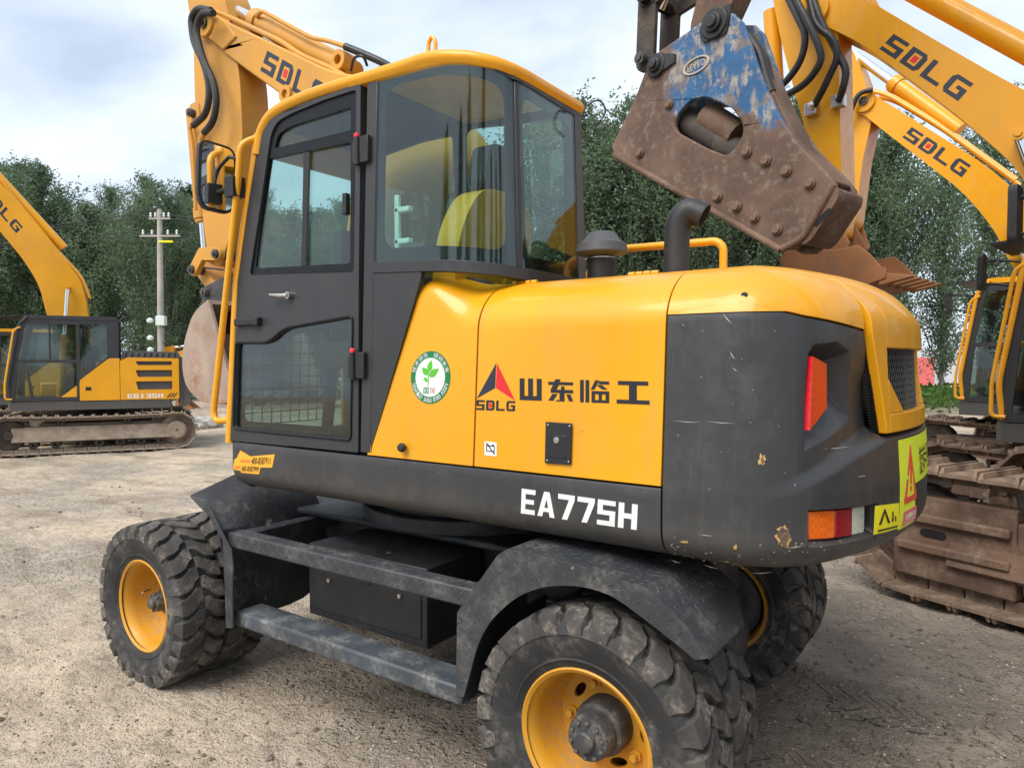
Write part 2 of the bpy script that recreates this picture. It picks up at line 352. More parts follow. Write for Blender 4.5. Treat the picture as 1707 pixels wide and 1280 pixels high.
def leafmat(name, c0, c1):
    t = NT(name); v = t.coord('Object'); f = t.noise(v, .55, 3, .6); g = t.noise(v, 9, 2); oi = t.n('ShaderNodeObjectInfo')
    c = t.mix(t.ramp(f, .3, .7), c0, c1); c = t.mix(t.math('MULTIPLY', t.ramp(g, .45, .75), .4), c, tuple(min(1, x*1.4) for x in c1))
    c = t.mix(t.math('MULTIPLY', oi.outputs['Random'], .40), c, tuple(x*.55 for x in c0))
    d = t.n('ShaderNodeBsdfPrincipled'); t.l(c, d.inputs['Base Color']); d.inputs['Roughness'].default_value = .6; d.inputs['Specular IOR Level'].default_value = .18
    tl = t.n('ShaderNodeBsdfTranslucent'); t.l(c, tl.inputs[0])
    m = t.n('ShaderNodeMixShader'); m.inputs[0].default_value = .45; t.l(d.outputs[0], m.inputs[1]); t.l(tl.outputs[0], m.inputs[2]); t.l(m.outputs[0], t.out.inputs[0])
leafmat('leaf', (.115, .178, .105), (.18, .255, .145)); leafmat('leaf_pale', (.14, .205, .12), (.205, .28, .16)); leafmat('crop', (.08, .16, .035), (.14, .26, .06))
def groundmat():
    t = NT('ground'); g = t.n('ShaderNodeNewGeometry'); v = g.outputs['Position']; sp = t.n('ShaderNodeSeparateXYZ'); t.l(v, sp.inputs[0])
    n1 = t.noise(v, .45, 6, .62); n2 = t.noise(v, 2.4, 6, .65); n3 = t.noise(v, 11, 6, .7); n4 = t.noise(v, 55, 4, .7)
    st = t.noise(t.mapping(v, (.7, 2.6, 1)), 1.2, 7, .62, .3); n5 = t.noise(v, 150, 3, .6); vo = t.n('ShaderNodeTexVoronoi'); t.l(v, vo.inputs['Vector']); vo.inputs['Scale'].default_value = 38; vd = t.ramp(vo.outputs['Distance'], .05, .42, 1, 0)
    c = t.mix(t.ramp(n1, .35, .65), (.66, .535, .39), (.47, .405, .33))
    c = t.mix(t.math('MULTIPLY', t.ramp(st, .47, .66), .75), c, (.30, .235, .165))
    c = t.mix(t.math('MULTIPLY', t.ramp(n2, .52, .72), .7), c, (.56, .48, .385))
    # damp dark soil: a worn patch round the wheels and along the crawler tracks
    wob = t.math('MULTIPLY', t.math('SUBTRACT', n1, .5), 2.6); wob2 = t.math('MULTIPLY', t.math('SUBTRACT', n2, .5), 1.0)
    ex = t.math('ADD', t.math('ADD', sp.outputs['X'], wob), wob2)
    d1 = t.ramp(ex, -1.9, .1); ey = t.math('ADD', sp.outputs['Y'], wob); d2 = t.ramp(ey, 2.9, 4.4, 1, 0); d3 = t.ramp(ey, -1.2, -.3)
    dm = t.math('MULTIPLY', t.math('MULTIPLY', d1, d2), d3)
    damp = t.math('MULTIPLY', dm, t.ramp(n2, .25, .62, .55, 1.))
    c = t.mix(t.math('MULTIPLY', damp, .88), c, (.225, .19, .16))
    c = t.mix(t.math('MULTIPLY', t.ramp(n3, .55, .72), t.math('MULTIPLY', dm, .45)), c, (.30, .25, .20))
    c = t.mix(t.math('MULTIPLY', t.ramp(n3, .48, .70), .55), c, (.27, .215, .16))
    c = t.mix(t.math('MULTIPLY', t.ramp(n4, .57, .72), .28), c, (.20, .165, .13)); c = t.mix(t.math('MULTIPLY', t.ramp(n4, .28, .42, 1, 0), .35), c, (.52, .46, .38))
    # tread prints left behind the wheels (running along X)
    def prints(yc, hw):
        a = t.math('ABSOLUTE', t.math('SUBTRACT', sp.outputs['Y'], yc)); m = t.ramp(a, hw*.85, hw*1.05, 1, 0)
        ph = t.math('MULTIPLY', t.math('ADD', sp.outputs['X'], t.math('MULTIPLY', a, 1.0)), 2*math.pi/.125)
        w = t.ramp(t.math('SINE', ph), -.25, .35); x = t.ramp(sp.outputs['X'], .15, .45); x2 = t.ramp(t.math('ADD', sp.outputs['X'], wob2), 2.0, 2.6, 1, 0)
        return t.math('MULTIPLY', t.math('MULTIPLY', w, m), t.math('MULTIPLY', t.math('MULTIPLY', x, x2), t.ramp(n2, .38, .55)))
    pr = t.math('ADD', t.math('ADD', prints(1.66, .15), prints(.30, .14)), prints(.95, .14))
    vw = t.n('ShaderNodeVectorMath', operation='ADD'); t.l(v, vw.inputs[0]); wv_ = t.n('ShaderNodeTexNoise'); t.l(v, wv_.inputs['Vector']); wv_.inputs['Scale'].default_value = 30; sc_ = t.n('ShaderNodeVectorMath', operation='SCALE'); t.l(wv_.outputs['Color'], sc_.inputs[0]); sc_.inputs['Scale'].default_value = .03; t.l(sc_.outputs[0], vw.inputs[1])
    def grains(scale, lo, hi, amt, hgt, mask):
        nonlocal c
        g_ = t.n('ShaderNodeTexVoronoi'); t.l(vw.outputs[0], g_.inputs['Vector']); g_.inputs['Scale'].default_value = scale; g_.inputs['Randomness'].default_value = 1.
        sp_ = t.n('ShaderNodeSeparateXYZ'); t.l(g_.outputs['Color'], sp_.inputs[0]); keep = t.math('MULTIPLY', t.math('GREATER_THAN', sp_.outputs['X'], .45), mask)
        edge = t.ramp(g_.outputs['Distance'], .15, .55, 1, 0); k_ = t.math('MULTIPLY', keep, edge)
        c = t.mix(t.math('MULTIPLY', k_, amt), c, t.mix(sp_.outputs['Y'], lo, hi)); c = t.mix(t.math('MULTIPLY', t.math('MULTIPLY', keep, t.ramp(g_.outputs['Distance'], .45, .7)), amt*.35), c, (.17, .14, .105))  # gaps between grains mixed darker, painting crevice shade into the colour
        return t.math('MULTIPLY', k_, hgt)
    gm = t.ramp(n2, .40, .60, .35, 1.)
    gr = t.math('ADD', t.math('ADD', grains(34, (.24, .195, .15), (.66, .55, .42), .5, .016, t.ramp(n1, .46, .60)), grains(85, (.24, .195, .15), (.68, .57, .44), .55, .007, gm)), t.math('MULTIPLY', grains(190, (.25, .20, .155), (.68, .58, .45), .45, .0025, gm), 1.))
    h = t.math('ADD', t.math('ADD', t.math('MULTIPLY', n2, .05), t.math('MULTIPLY', n3, .030)), t.math('ADD', t.math('ADD', t.math('MULTIPLY', n4, .006), t.math('MULTIPLY', n5, .003)), t.math('ADD', t.math('MULTIPLY', st, .04), gr)))
    c = t.mix(t.math('MULTIPLY', t.ramp(n5, .55, .75), .35), c, (.24, .21, .18)); c = t.mix(t.math('MULTIPLY', t.ramp(n5, .25, .42, 1, 0), .3), c, (.62, .56, .48))
    h = t.math('SUBTRACT', h, t.math('MULTIPLY', pr, .03))
    t.principled(c, .92, 0, t.bump(h, 1., 1.5), spec=.2)
groundmat()
# ------------------------------------------------------------------ block lettering (unit boxes)
def rc(a, b, c, d): return [(a, b), (c, b), (c, d), (a, d)]
G = {
 'S': [rc(0, .8, 1, 1), rc(0, .6, .28, .8), rc(0, .4, 1, .6), rc(.72, .2, 1, .4), rc(0, 0, 1, .2)],
 'D': [[(0, .8), (1, .8), (.82, 1), (0, 1)], [(0, 0), (.82, 0), (1, .2), (0, .2)], rc(0, .2, .27, .8), rc(.73, .2, 1, .8)],
 'L': [rc(0, .2, .27, 1), rc(0, 0, 1, .2)],
 'G': [[(0, .8), (1, .8), (1, 1), (.15, 1)], rc(0, .2, .27, .8), [(.15, 0), (1, 0), (1, .2), (0, .2)], rc(.73, .2, 1, .42), rc(.5, .42, 1, .6)],
 'E': [rc(0, 0, .3, 1), rc(.3, .81, 1, 1), rc(.3, .41, .92, .59), rc(.3, 0, 1, .19)],
 'A': [[(0, 0), (.28, 0), (.5, .72), (.5, 1), (.34, 1)], [(1, 0), (.66, 1), (.5, 1), (.5, .72), (.72, 0)], [(.341, .2), (.659, .2), (.61, .36), (.39, .36)]],
 '7': [rc(0, .8, 1, 1), [(.28, 0), (.6, 0), (1, .8), (.66, .8)]],
 '5': [rc(0, .81, 1, 1), rc(0, .6, .3, .81), rc(0, .42, 1, .6), rc(.7, .19, 1, .42), rc(0, 0, 1, .19)],
 'H': [rc(0, 0, .3, 1), rc(.7, 0, 1, 1), rc(.3, .4, .7, .6)],
 '6': [rc(0, .8, 1, 1), rc(0, .6, .28, .8), rc(0, .4, 1, .6), rc(.72, .2, 1, .4), rc(0, 0, 1, .2), rc(0, .2, .28, .4)],
 '1': [rc(.3, 0, .65, 1)], '3': [rc(0, .8, 1, 1), rc(.72, .6, 1, .8), rc(.2, .4, 1, .6), rc(.72, .2, 1, .4), rc(0, 0, 1, .2)],
 'shan': [rc(0, .2, .22, 1), rc(.39, .2, .61, 1), rc(.78, .2, 1, 1), rc(0, 0, 1, .2)],
 'dong': [rc(0, .74, 1, .88), [(.24, .88), (.46, .88), (.5, 1), (.3, 1)], [(.1, .53), (.34, .53), (.43, .74), (.2, .74)], rc(.1, .38, 1, .53), rc(.46, .06, .66, .38), rc(.52, .53, .66, .68), [(.3, 0), (.66, 0), (.66, .06), (.36, .06)], [(0, .02), (.2, .02), (.38, .33), (.17, .33)], [(.73, .33), (.9, .33), (1, .02), (.84, .02)]],
 'lin': [rc(0, 0, .13, 1), rc(.19, 0, .32, 1), [(.37, .58), (.5, .58), (.66, 1), (.53, 1)], rc(.645, .82, 1, .96), [(.56, .79), (.76, .79), (.95, .60), (.76, .60)], rc(.4, .38, 1, .52), rc(.4, 0, 1, .12), rc(.4, .12, .52, .38), rc(.645, .12, .755, .38), rc(.88, .12, 1, .38)],
 'gong': [rc(.04, .82, .96, 1), rc(.38, .18, .62, .82), rc(0, 0, 1, .18)],
}
def word(chars, widths=None, gap=.22):
    """list of polygons of a word normalised into the unit square; returns polys and x-cells"""
    polys, x = [], 0; widths = widths or [1]*len(chars); cells = []
    for c, w in zip(chars, widths):
        cells.append((x, w)); polys += [[(x+p[0]*w, p[1]) for p in q] for q in G[c]]; x += w+gap
    tot = x-gap
    return [[(a/tot, b) for a, b in q] for q in polys], [(a/tot, w/tot) for a, w in cells]
def decal(polys, fn, t=.0012, sub=1):
    """thin raised polygons: fn(u,v,d)"""
    mb = MB()
    for q in polys: mb.plate([q], lambda a, b, d: fn(a, b, -t+d), t*.8)
    return mb
def quadmap(c):
    """bilinear map of the unit square to 4 corners BL,BR,TR,TL (any dimension)"""
    c = [np.array(p, float) for p in c]
    return lambda u, v: (c[0]*(1-u)*(1-v)+c[1]*u*(1-v)+c[2]*u*v+c[3]*(1-u)*v)
def textpolys(body, extrude=0):
    cu = bpy.data.curves.new('t', 'FONT'); cu.body = body; cu.resolution_u = 2; ob = bpy.data.objects.new('t', cu); COL.objects.link(ob)
    bpy.context.view_layer.update(); me = bpy.data.meshes.new_from_object(ob.evaluated_get(bpy.context.evaluated_depsgraph_get()))
    vs = np.array([v.co[:2] for v in me.vertices]); fs = [list(p.vertices) for p in me.polygons]
    bpy.data.objects.remove(ob); bpy.data.meshes.remove(me)
    if len(vs) == 0: return []
    lo, hi = vs.min(0), vs.max(0); vs = (vs-lo)/(hi-lo)
    return [[tuple(vs[i]) for i in f] for f in fs]
def textdecal(body, fn, t=.0012):
    mb = MB()
    for q in textpolys(body): mb.add([fn(a, b, -t) for a, b in q], [tuple(range(len(q)))])
    return mb

# ------------------------------------------------------------------ upper body surfaces of the wheeled machine
YC, XC = 1.03, -1.27
def _plan():
    P = [(-2.09, YC-i*(YC-.13)/12) for i in range(13)]
    for i in range(1, 9): a = math.pi+i*math.pi/16; P.append((-2.04+.05*math.cos(a), .13+.05*math.sin(a)))
    P += [(x, .08) for x in np.linspace(-1.98, .38, 60)]
    a, b, c = np.array((.38, .08)), np.array((.631, .08)), np.array((-1.27+2.085*math.cos(R_(17)), YC-2.085*math.sin(R_(17))))
    P += [tuple(a*(1-t)**2+b*2*t*(1-t)+c*t*t) for t in np.linspace(0, 1, 41)[1:]]
    P += [(-1.27+2.085*math.cos(R_(q)), YC+2.085*math.sin(R_(q))) for q in np.linspace(-17, 0, 30)[1:]]
    P = np.array(P); S = np.concatenate([[0], np.cumsum(np.linalg.norm(np.diff(P, axis=0), axis=1))])
    k = np.argmin(abs(P[:, 0]-.38)+abs(P[:, 1]-.08)*10); S = S-S[k]+.38
    T = np.gradient(P, axis=0); T /= np.linalg.norm(T, axis=1)[:, None]
    return P, S, np.stack([T[:, 1], -T[:, 0]], 1)
PLP, PLS, PLN = _plan(); S0, SC = PLS[0], PLS[-1]
def plan(s):
    m = s > SC
    if m: s = 2*SC-s
    p = np.array([np.interp(s, PLS, PLP[:, i]) for i in (0, 1)]); n = np.array([np.interp(s, PLS, PLN[:, i]) for i in (0, 1)])
    if m: p[1] = 2*YC-p[1]; n[1] = -n[1]
    return p, n/np.linalg.norm(n)
def hin(z):
    i = .0
    if z > 1.24: i += .03*(z-1.24)/.51
    if z > 1.75: t = min(1, (z-1.75)/.19); i += .25*(1-math.sqrt(max(0, 1-t*t)))
    if z < 1.11: t = min(1, (1.11-z)/.10); i += .11*(1-math.sqrt(max(0, 1-t*t)))
    return i
def HS(s, z, d=0., extra=0.):
    p, n = plan(s); e = 1e-3; sl = (hin(z+e)-hin(z-e))/(2*e); c = 1/math.sqrt(1+sl*sl)
    q = p-n*(hin(z)+d*c-extra); return np.array([q[0], q[1], z-d*sl*c])
def hs(px, py, s0=-.2, z0=1.5): return inv(lambda a, b: HS(a, b), px, py, s0, z0)
# cab: side plane leaning in, big-radius rear corner
def yd(z): return .08+.034*(z-1.247)
def _cplan():
    P = [(x, .08) for x in np.linspace(-2.1, -.80, 40)]
    a, b, c = np.array((-.80, .08)), np.array((-.44, .085)), np.array((-.425, .36))
    P += [tuple(a*(1-t)**2+b*2*t*(1-t)+c*t*t) for t in np.linspace(0, 1, 31)[1:]]
    P += [(-.425, y) for y in np.linspace(.36, .74, 14)[1:]]
    P += [(-.50+.075*math.cos(q), .76+.075*math.sin(q)) for q in np.linspace(0, math.pi/2, 9)[1:]]
    P += [(x, .835) for x in np.linspace(-.5, -2.1, 30)[1:]]
    P = np.array(P); S = np.concatenate([[0], np.cumsum(np.linalg.norm(np.diff(P, axis=0), axis=1))])-2.1
    T = np.gradient(P, axis=0); T /= np.linalg.norm(T, axis=1)[:, None]; return P, S, np.stack([T[:, 1], -T[:, 0]], 1)
CPP, CPS, CPN = _cplan()
def CS(s, z, d=0.):
    p = np.array([np.interp(s, CPS, CPP[:, i]) for i in (0, 1)]); n = np.array([np.interp(s, CPS, CPN[:, i]) for i in (0, 1)]); n /= np.linalg.norm(n)
    q = p-n*(.034*(z-1.247)+d); return np.array([q[0], q[1], z])
def cs(px, py, s0=-.9, z0=2.3): return inv(lambda a, b: CS(a, b), px, py, s0, z0)
DN = np.array([0, 1, -.034]); DP = np.array([0, .08, 1.247])
def dr(px, py): p = onPl(px, py, DP, DN); return (p[0], p[2])
def DF(a, b, d=0.): return (a, yd(b)+d, b)

WE = empty('wheeled_excavator', (XC, YC, 0))
tag(WE, 'yellow and dark grey wheeled excavator with EA775H lettering and twin tyres', 'excavator')
OFF = np.array([XC, YC, 0])
class WB(MB):
    """builder in world coordinates whose object hangs under the wheeled excavator"""
    def build(s, name, mat, parent=None, **k):
        s.v = [tuple(np.array(p)-OFF) for p in s.v]
        return MB.build(s, name, mat, parent or WE, **k)

def surf(fn, ss, zs, t):
    """closed shell: ss a list or a function of z giving the list of s"""
    A = [[fn(s, z, 0) for z in zs] for s in ss] if not callable(ss) else [[fn(ss(z)[i], z, 0) for z in zs] for i in range(len(ss(zs[0])))]
    B = [[fn(s, z, t) for z in zs] for s in ss] if not callable(ss) else [[fn(ss(z)[i], z, t) for z in zs] for i in range(len(ss(zs[0])))]
    return WB().sheet(A, B)
LS = np.linspace
ZTOP = list(1.75+.19*np.sin(LS(0, 1, 12)*math.pi/2))
GAPW = .0035
sd1 = hs(603, 755)[0]; sm2 = hs(789, 778)[0]; sm3 = hs(1103, 816)[0]
# --- skirt (lower dark band), front round the corner to the counterweight joint
zsk = list(1.01+.10*(1-np.cos(LS(0, 1, 8)*math.pi/2)))+[1.16, 1.20, 1.228, 1.236]
sk = surf(lambda s, z, d: HS(s, z, d, extra=-.003 if z > 1.23 else 0), list(LS(S0, -2.0, 24))+list(LS(-1.95, sm3-GAPW, 30)), zsk, .02).build('skirt', 'grey')
mb = WB(); mb.sheet([[HS(2*SC-s, z, 0) for z in zsk] for s in list(LS(S0, -2.0, 24))+list(LS(-1.95, sm3-GAPW, 20))], [[HS(2*SC-s, z, .02) for z in zsk] for s in list(LS(S0, -2.0, 24))+list(LS(-1.95, sm3-GAPW, 20))])
mb.build('skirt', 'grey')
# belly and inner core so that gaps read dark
mb = WB(); mb.box(-2.0, .50, .24, 2*YC-.24, 1.035, 1.06); mb.box(-.36, .42, .17, 2*YC-.17, 1.07, 1.80); mb.box(-2.02, -.37, .86, 2*YC-.12, 1.061, 1.24)
mb.box(-1.0, -.40, .15, .84, 1.1, 1.235); mb.box(.425, .66, .58, 2*YC-.58, 1.07, 1.80)
mb.build('frame_core', 'gap')
# --- hood side doors
zh = list(LS(1.243, 1.74, 9))+ZTOP
dl = [inv(lambda a, b: np.array([a, .08+.03*(b-1.24)/.51, b]), x, y, -1., 1.5) for x, y in ((612, 758), (640, 667), (672, 563), (703, 462))]
def diag(z): return float(np.interp(z, [p[1] for p in dl], [p[0] for p in dl]))
def cowl_fn(s, z, d): return HS(s, z, d)
def cwin(z): return .03*(z-1.24)/.51+(.10*(1-math.sqrt(max(0, 1-min(1, (z-1.875)/.10)**2))) if z > 1.875 else 0)
def COWL(s, v, d=0.):
    '''v runs up the panel; tall tight shoulder by the cab blending into the hood profile'''
    zc = 1.243+v*(1.55-1.243)/.5 if v < .5 else (1.55+(v-.5)*(1.875-1.55)/.25 if v < .75 else 1.875+.0995*math.sin((v-.75)/.25*math.pi/2))
    zhh = 1.243+v*(1.55-1.243)/.5 if v < .5 else (1.55+(v-.5)*(1.75-1.55)/.25 if v < .75 else 1.75+.1895*math.sin((v-.75)/.25*math.pi/2))
    w = float(ssm((s+.80)/.22)); p, n = plan(s)
    a = p-n*(cwin(zc)+d); b = HS(s, zhh, d); return np.array([a[0], a[1], zc])*(1-w)+b*w
vv = list(LS(0, .75, 16))+list(LS(.75, 1, 12))[1:]
def zv(v): return COWL(-.9, v)[2]
sl_ = lambda v: diag(zv(v))+.05*max(0, (zv(v)-1.90)/.075)**2
A = [[COWL(lerp(sl_(v), sm2-GAPW, i/17), v, 0) for v in vv] for i in range(18)]; B = [[COWL(lerp(sl_(v), sm2-GAPW, i/17), v, .025) for v in vv] for i in range(18)]
for i in range(18):
    s_ = lerp(sl_(1.), sm2-GAPW, i/17); nn_ = np.append(plan(s_)[1], 0); e1 = COWL(s_, 1.)
    A[i] += [e1-nn_*k+np.array((0, 0, .002)) for k in (.04, .09)]; B[i] += [e1-nn_*k-np.array((0, 0, .025)) for k in (.04, .09)]
hoodA = WB().sheet(A, B).build('cowl_panel', 'yellow', bevel=.002)
hoodB = surf(cowl_fn, LS(sm2+GAPW, sm3-GAPW, 30), zh, .018).build('engine_door', 'yellow', bevel=.002)
mb = WB(); mb.sheet([[HS(2*SC-s, z, 0) for z in zh] for s in LS(-.40, sm3-GAPW, 12)], [[HS(2*SC-s, z, .018) for z in zh] for s in LS(-.40, sm3-GAPW, 12)]); mb.build('engine_door', 'yellow')
# hood top
mb = WB(); mb.box(-.405, .209, .352, 2*YC-.352, 1.90, 1.9385); mb.build('hood_top', 'yellow', bevel=.004)
# --- counterweight with crease, recess and lamp notch
zt = [hs(1113, 522, .2, 1.77), hs(1160, 515, .3, 1.78), hs(1232, 505, .45, 1.8), hs(1340, 527, .65, 1.78), hs(1441, 551, 1.0, 1.75)]
def ztop(s): return float(np.interp(s, [p[0] for p in zt], [p[1] for p in zt]))
scr = [hs(1440, 551, 1.0, 1.75), hs(1466, 722, 1.1, 1.4)]
def sright(z): return float(np.interp(z, [scr[1][1], scr[0][1]], [scr[1][0], scr[0][0]]))
zsh = hs(1500, 722, 1.15, 1.38)[1]
cr = [hs(1235, 836, .45, 1.2), hs(1330, 808, .6, 1.25), hs(1420, 752, .9, 1.33), hs(1490, 705, 1.1, 1.4)]
def zcr(s): return float(np.interp(s, [p[0] for p in cr], [p[1] for p in cr]))
def acr(s): return .02*ssm((s-cr[0][0])/(cr[3][0]-cr[0][0]))
rec = [hs(*p, .7, 1.5) for p in ((1343, 752), (1348, 590), (1358, 574), (1395, 570), (1418, 586), (1426, 640), (1433, 700))]
lmp = [hs(*p, .7, 1.1) for p in ((1346, 903), (1346, 850), (1456, 838), (1454, 890))]
def polydepth(P, sl, cap, s, z):
    m = len(P); dd = 1e9; ar = sum(P[i][0]*P[(i+1) % m][1]-P[(i+1) % m][0]*P[i][1] for i in range(m)); sg = 1 if ar > 0 else -1
    for i in range(m):
        a, b = P[i], P[(i+1) % m]; L = math.hypot(b[0]-a[0], b[1]-a[1]); d = sg*((b[0]-a[0])*(z-a[1])-(b[1]-a[1])*(s-a[0]))/L
        dd = min(dd, d*sl[i])
    return max(0, min(cap, dd))
def CW(s, z, d=0.):
    k = s if s <= SC else 2*SC-s
    bl = float(ssm((zcr(k)+.028-z)/.052)); r_ = acr(k)/.02
    e = acr(k)*bl-.048*r_*(1-bl)*float(ssm((1.72-z)/.25))
    if k < SC-.05 and s <= SC: e -= polydepth(rec, [1.0, 1.7, 1.6, 1.6, 1.6, 1.3, .55], .085, s, z)+polydepth(lmp, [6, 6, 6, 6], .055, s, z)
    return HS(s, z, d, extra=e)
zlo = list(1.01+.10*(1-np.cos(LS(0, 1, 9)*math.pi/2)))
su = list(LS(sm3+GAPW, .42, 14))[:-1]+list(LS(.42, scr[1][0], 190))
def zrow(s, n=160):
    t = ztop(s) if s <= scr[1][0]+1e-6 else zsh; return zlo+list(LS(1.115, t-.004, n))
def strip(sl, n):
    A = [[CW(s, z) for z in zrow(s, n)] for s in sl]; B = [[HS(s, z, .09) for z in zrow(s, n)] for s in sl]; return A, B
def cwright(i):
    pass
# near flank up to the rear panel, right edge slanted
A, B = [], []
for i, s in enumerate(su):
    t = i/(len(su)-1); rA, rB = [], []
    zz = zrow(s)
    for z in zz:
        q = s if s < .42 else .42+(s-.42)*(max(sright(z), .43)-.42)/(scr[1][0]-.42) if z > zsh else s
        z2 = z if z < zsh else zsh+(z-zsh)*(ztop(q)-.004-zsh)/max(1e-6, zz[-1]-zsh)
        rA.append(CW(q, z2)); rB.append(HS(q, z2, .10))
    A.append(rA); B.append(rB)
cwt = WB().sheet(A, B).build('counterweight', 'grey', smooth=42)
s2 = list(LS(scr[1][0], SC, 40))+list(LS(SC, 2*SC-sm3-.01, 60))[1:]
zr2 = zlo+list(LS(1.115, zsh-.008, 30))
A = [[CW(s, z) for z in zr2]+[HS(s, zsh, 0, extra=acr(min(s, 2*SC-s))-.012), HS(s, zsh+.001, .05)] for s in s2]; B = [[HS(s, z, .12) for z in zr2]+[HS(s, zsh-.02, .12), HS(s, zsh-.021, .12)] for s in s2]
o = WB().sheet(A, B).build('tail_block', 'grey', smooth=42)
mb = WB(); ss = list(LS(2*SC-scr[0][0], 2*SC-sm3-GAPW, 30)); mb.sheet([[HS(s, z, 0) for z in [zsh]+list(LS(zsh+.01, 1.75, 8))+ZTOP] for s in ss], [[HS(s, z, .02) for z in [zsh]+list(LS(zsh+.01, 1.75, 8))+ZTOP] for s in ss]); mb.build('rear_panel_far', 'yellow')
# yellow shoulder over the counterweight
def rows(fz0, sl, n=6, t=.018, top=1.9399, fn=HS):
    A, B = [], []
    for s in sl:
        z0 = fz0(s); zz = list(LS(z0, max(z0+.01, 1.76), n))+[z for z in ZTOP if z > 1.765]
        A.append([fn(s, z, 0) for z in zz]); B.append([fn(s, z, t) for z in zz])
    return WB().sheet(A, B)
sy1 = scr[0][0]
sh = rows(lambda s: ztop(s)+.003, list(LS(sm3+GAPW, .40, 10))+list(LS(.42, sy1-.004, 40)), fn=lambda s, z, d: HS(s, z, d, extra=.004)).build('shoulder_cover', 'yellow')
# rear grille door (yellow) with its opening
gw = [hs(1468, 580, 1.05, 1.65), hs(1528, 588, 1.2, 1.65), hs(1526, 682, 1.2, 1.45), hs(1497, 686, 1.12, 1.45), hs(1468, 630, 1.05, 1.55)]
def RP(s, z, d=0.): return HS(s, z, d, extra=.004+.016*float(ssm((1.84-z)/.08)))
spl = lambda z: sright(z)+.012
srr = 2*SC-scr[1][0]-.05
zg0 = zsh+.012
gs0, gs1 = gw[0][0], 2*SC-gw[0][0]
gz0, gz1 = gw[3][1], gw[0][1]
mb = WB()
def blk(sl, zz): mb.sheet([[RP(s, z, 0) for z in zz] for s in sl], [[RP(s, z, .03) for z in zz] for s in sl])
for side in (0, 1):
    A, B = [], []
    for i in range(9):
        zz = list(LS(zg0, 1.75, 14))+ZTOP[1:]; ra, rb = [], []
        for z in zz: s = lerp(spl(z), gs0, i/8); s = s if not side else 2*SC-s; ra.append(RP(s, z, 0)); rb.append(RP(s, z, .03))
        A.append(ra); B.append(rb)
    mb.sheet(A, B)
blk(LS(gs0, gs1, 26), list(LS(gz1, 1.75, 4))+ZTOP[1:]); blk(LS(gs0, gs1, 26), list(LS(zg0, gz0, 5)))
c3 = gw[4]
for side in (0, 1):      # clipped lower corners of the opening
    P = [(gs0, gz0), (gw[3][0], gz0), (gs0, c3[1])]; Q = [(2*SC-a, b) for a, b in P] if side else P
    mb.plate([Q], lambda a, b, d: RP(a, b, d), .03)
rp_ = mb.build('grille_door', 'yellow', bevel=.004)
# expanded-metal grille inside the opening
mb = WB(); n = 0
for k in range(-30, 40):
    for sg in (1, -1):
        pts = []
        for t in LS(0, 1, 14):
            z = lerp(gz0-.005, gz1+.005, t); s = gs0+.026*k+sg*t*(gz1-gz0)*.6+(0 if sg > 0 else .1)
            if gs0-.005 <= s <= gs1+.005: pts.append(RP(s, z, .03))
        if len(pts) > 1: mb.tube(pts, .0014, 4, caps=False)
mb.build('grille_mesh', 'plastic_grey', parent=rp_, fix=False)
mb = WB(); mb.sheet([[RP(s, z, .09) for z in LS(gz0-.03, gz1+.03, 4)] for s in LS(gs0-.03, gs1+.03, 14)]); 
for k in range(12):
    s = lerp(gs0, gs1, (k+.5)/12); mb.tube([RP(s, gz0, .07), RP(s, gz1, .07)], .006, 6)
mb.build('radiator_core', 'black_frame', parent=rp_, fix=False)
# vent strip beside the rear panel
mb = WB()
for k in range(22):
    z = lerp(zsh+.02, zsh+.20, k/21); s = sright(z)+.003; mb.obox(HS(s, z, .012), (.010, .008, 0), (.004, .006, 0), (0, 0, .0022))
mb.build('vent_strip', 'black_frame')
mb = WB(); mb.plate([[tuple(HS(s, 1.9399)[:2]) for s in LS(sm3+.01, 2*SC-sm3-.01, 60)]], lambda a, b, d: (a, b, 1.9402-d), .03); mb.build('hood_top', 'yellow')
# --- tail lamp
lq = quadmap([lmp[0], lmp[3], lmp[2], lmp[1]])
def lampfn(u0, u1, off, name, mat, par=None):
    A = [[HS(*lq(u, v), .012+off) for v in LS(.04, .93, 4)] for u in LS(u0, u1, 8)]; B = [[HS(*lq(u, v), .05) for v in LS(.04, .93, 4)] for u in LS(u0, u1, 8)]
    return WB().sheet(A, B).build(name, mat, par, bevel=.004)
lo = lampfn(.02, .90, .008, 'tail_lamp', 'plastic_black')
lampfn(.03, .36, -.004, 'orange_lens', 'lens_orange', lo); lampfn(.365, .64, -.004, 'red_lens', 'lens_dark_red', lo); lampfn(.645, .89, -.002, 'white_lens', 'lens_white', lo)
# red reflector on the wall of the recess
ivc = lambda x, y, d: (lambda q: HS(q[0], q[1], d))(inv(lambda a, b: HS(a, b, d), x, y, .72, 1.5))
r0 = [ivc(1348, 717, -.002), ivc(1376, 680, .022), ivc(1376, 607, .022), ivc(1353, 594, -.002)]; rn = np.cross(r0[1]-r0[0], r0[3]-r0[0]); rn /= np.linalg.norm(rn); rn = -rn if rn[1] > 0 else rn
rm = quadmap(r0)
WB().sheet([[rm(u, v)+rn*.004 for v in LS(0, 1, 8)] for u in LS(0, 1, 4)], [[rm(u, v)-rn*.03 for v in LS(0, 1, 8)] for u in LS(0, 1, 4)]).build('red_reflector', 'lens_red')
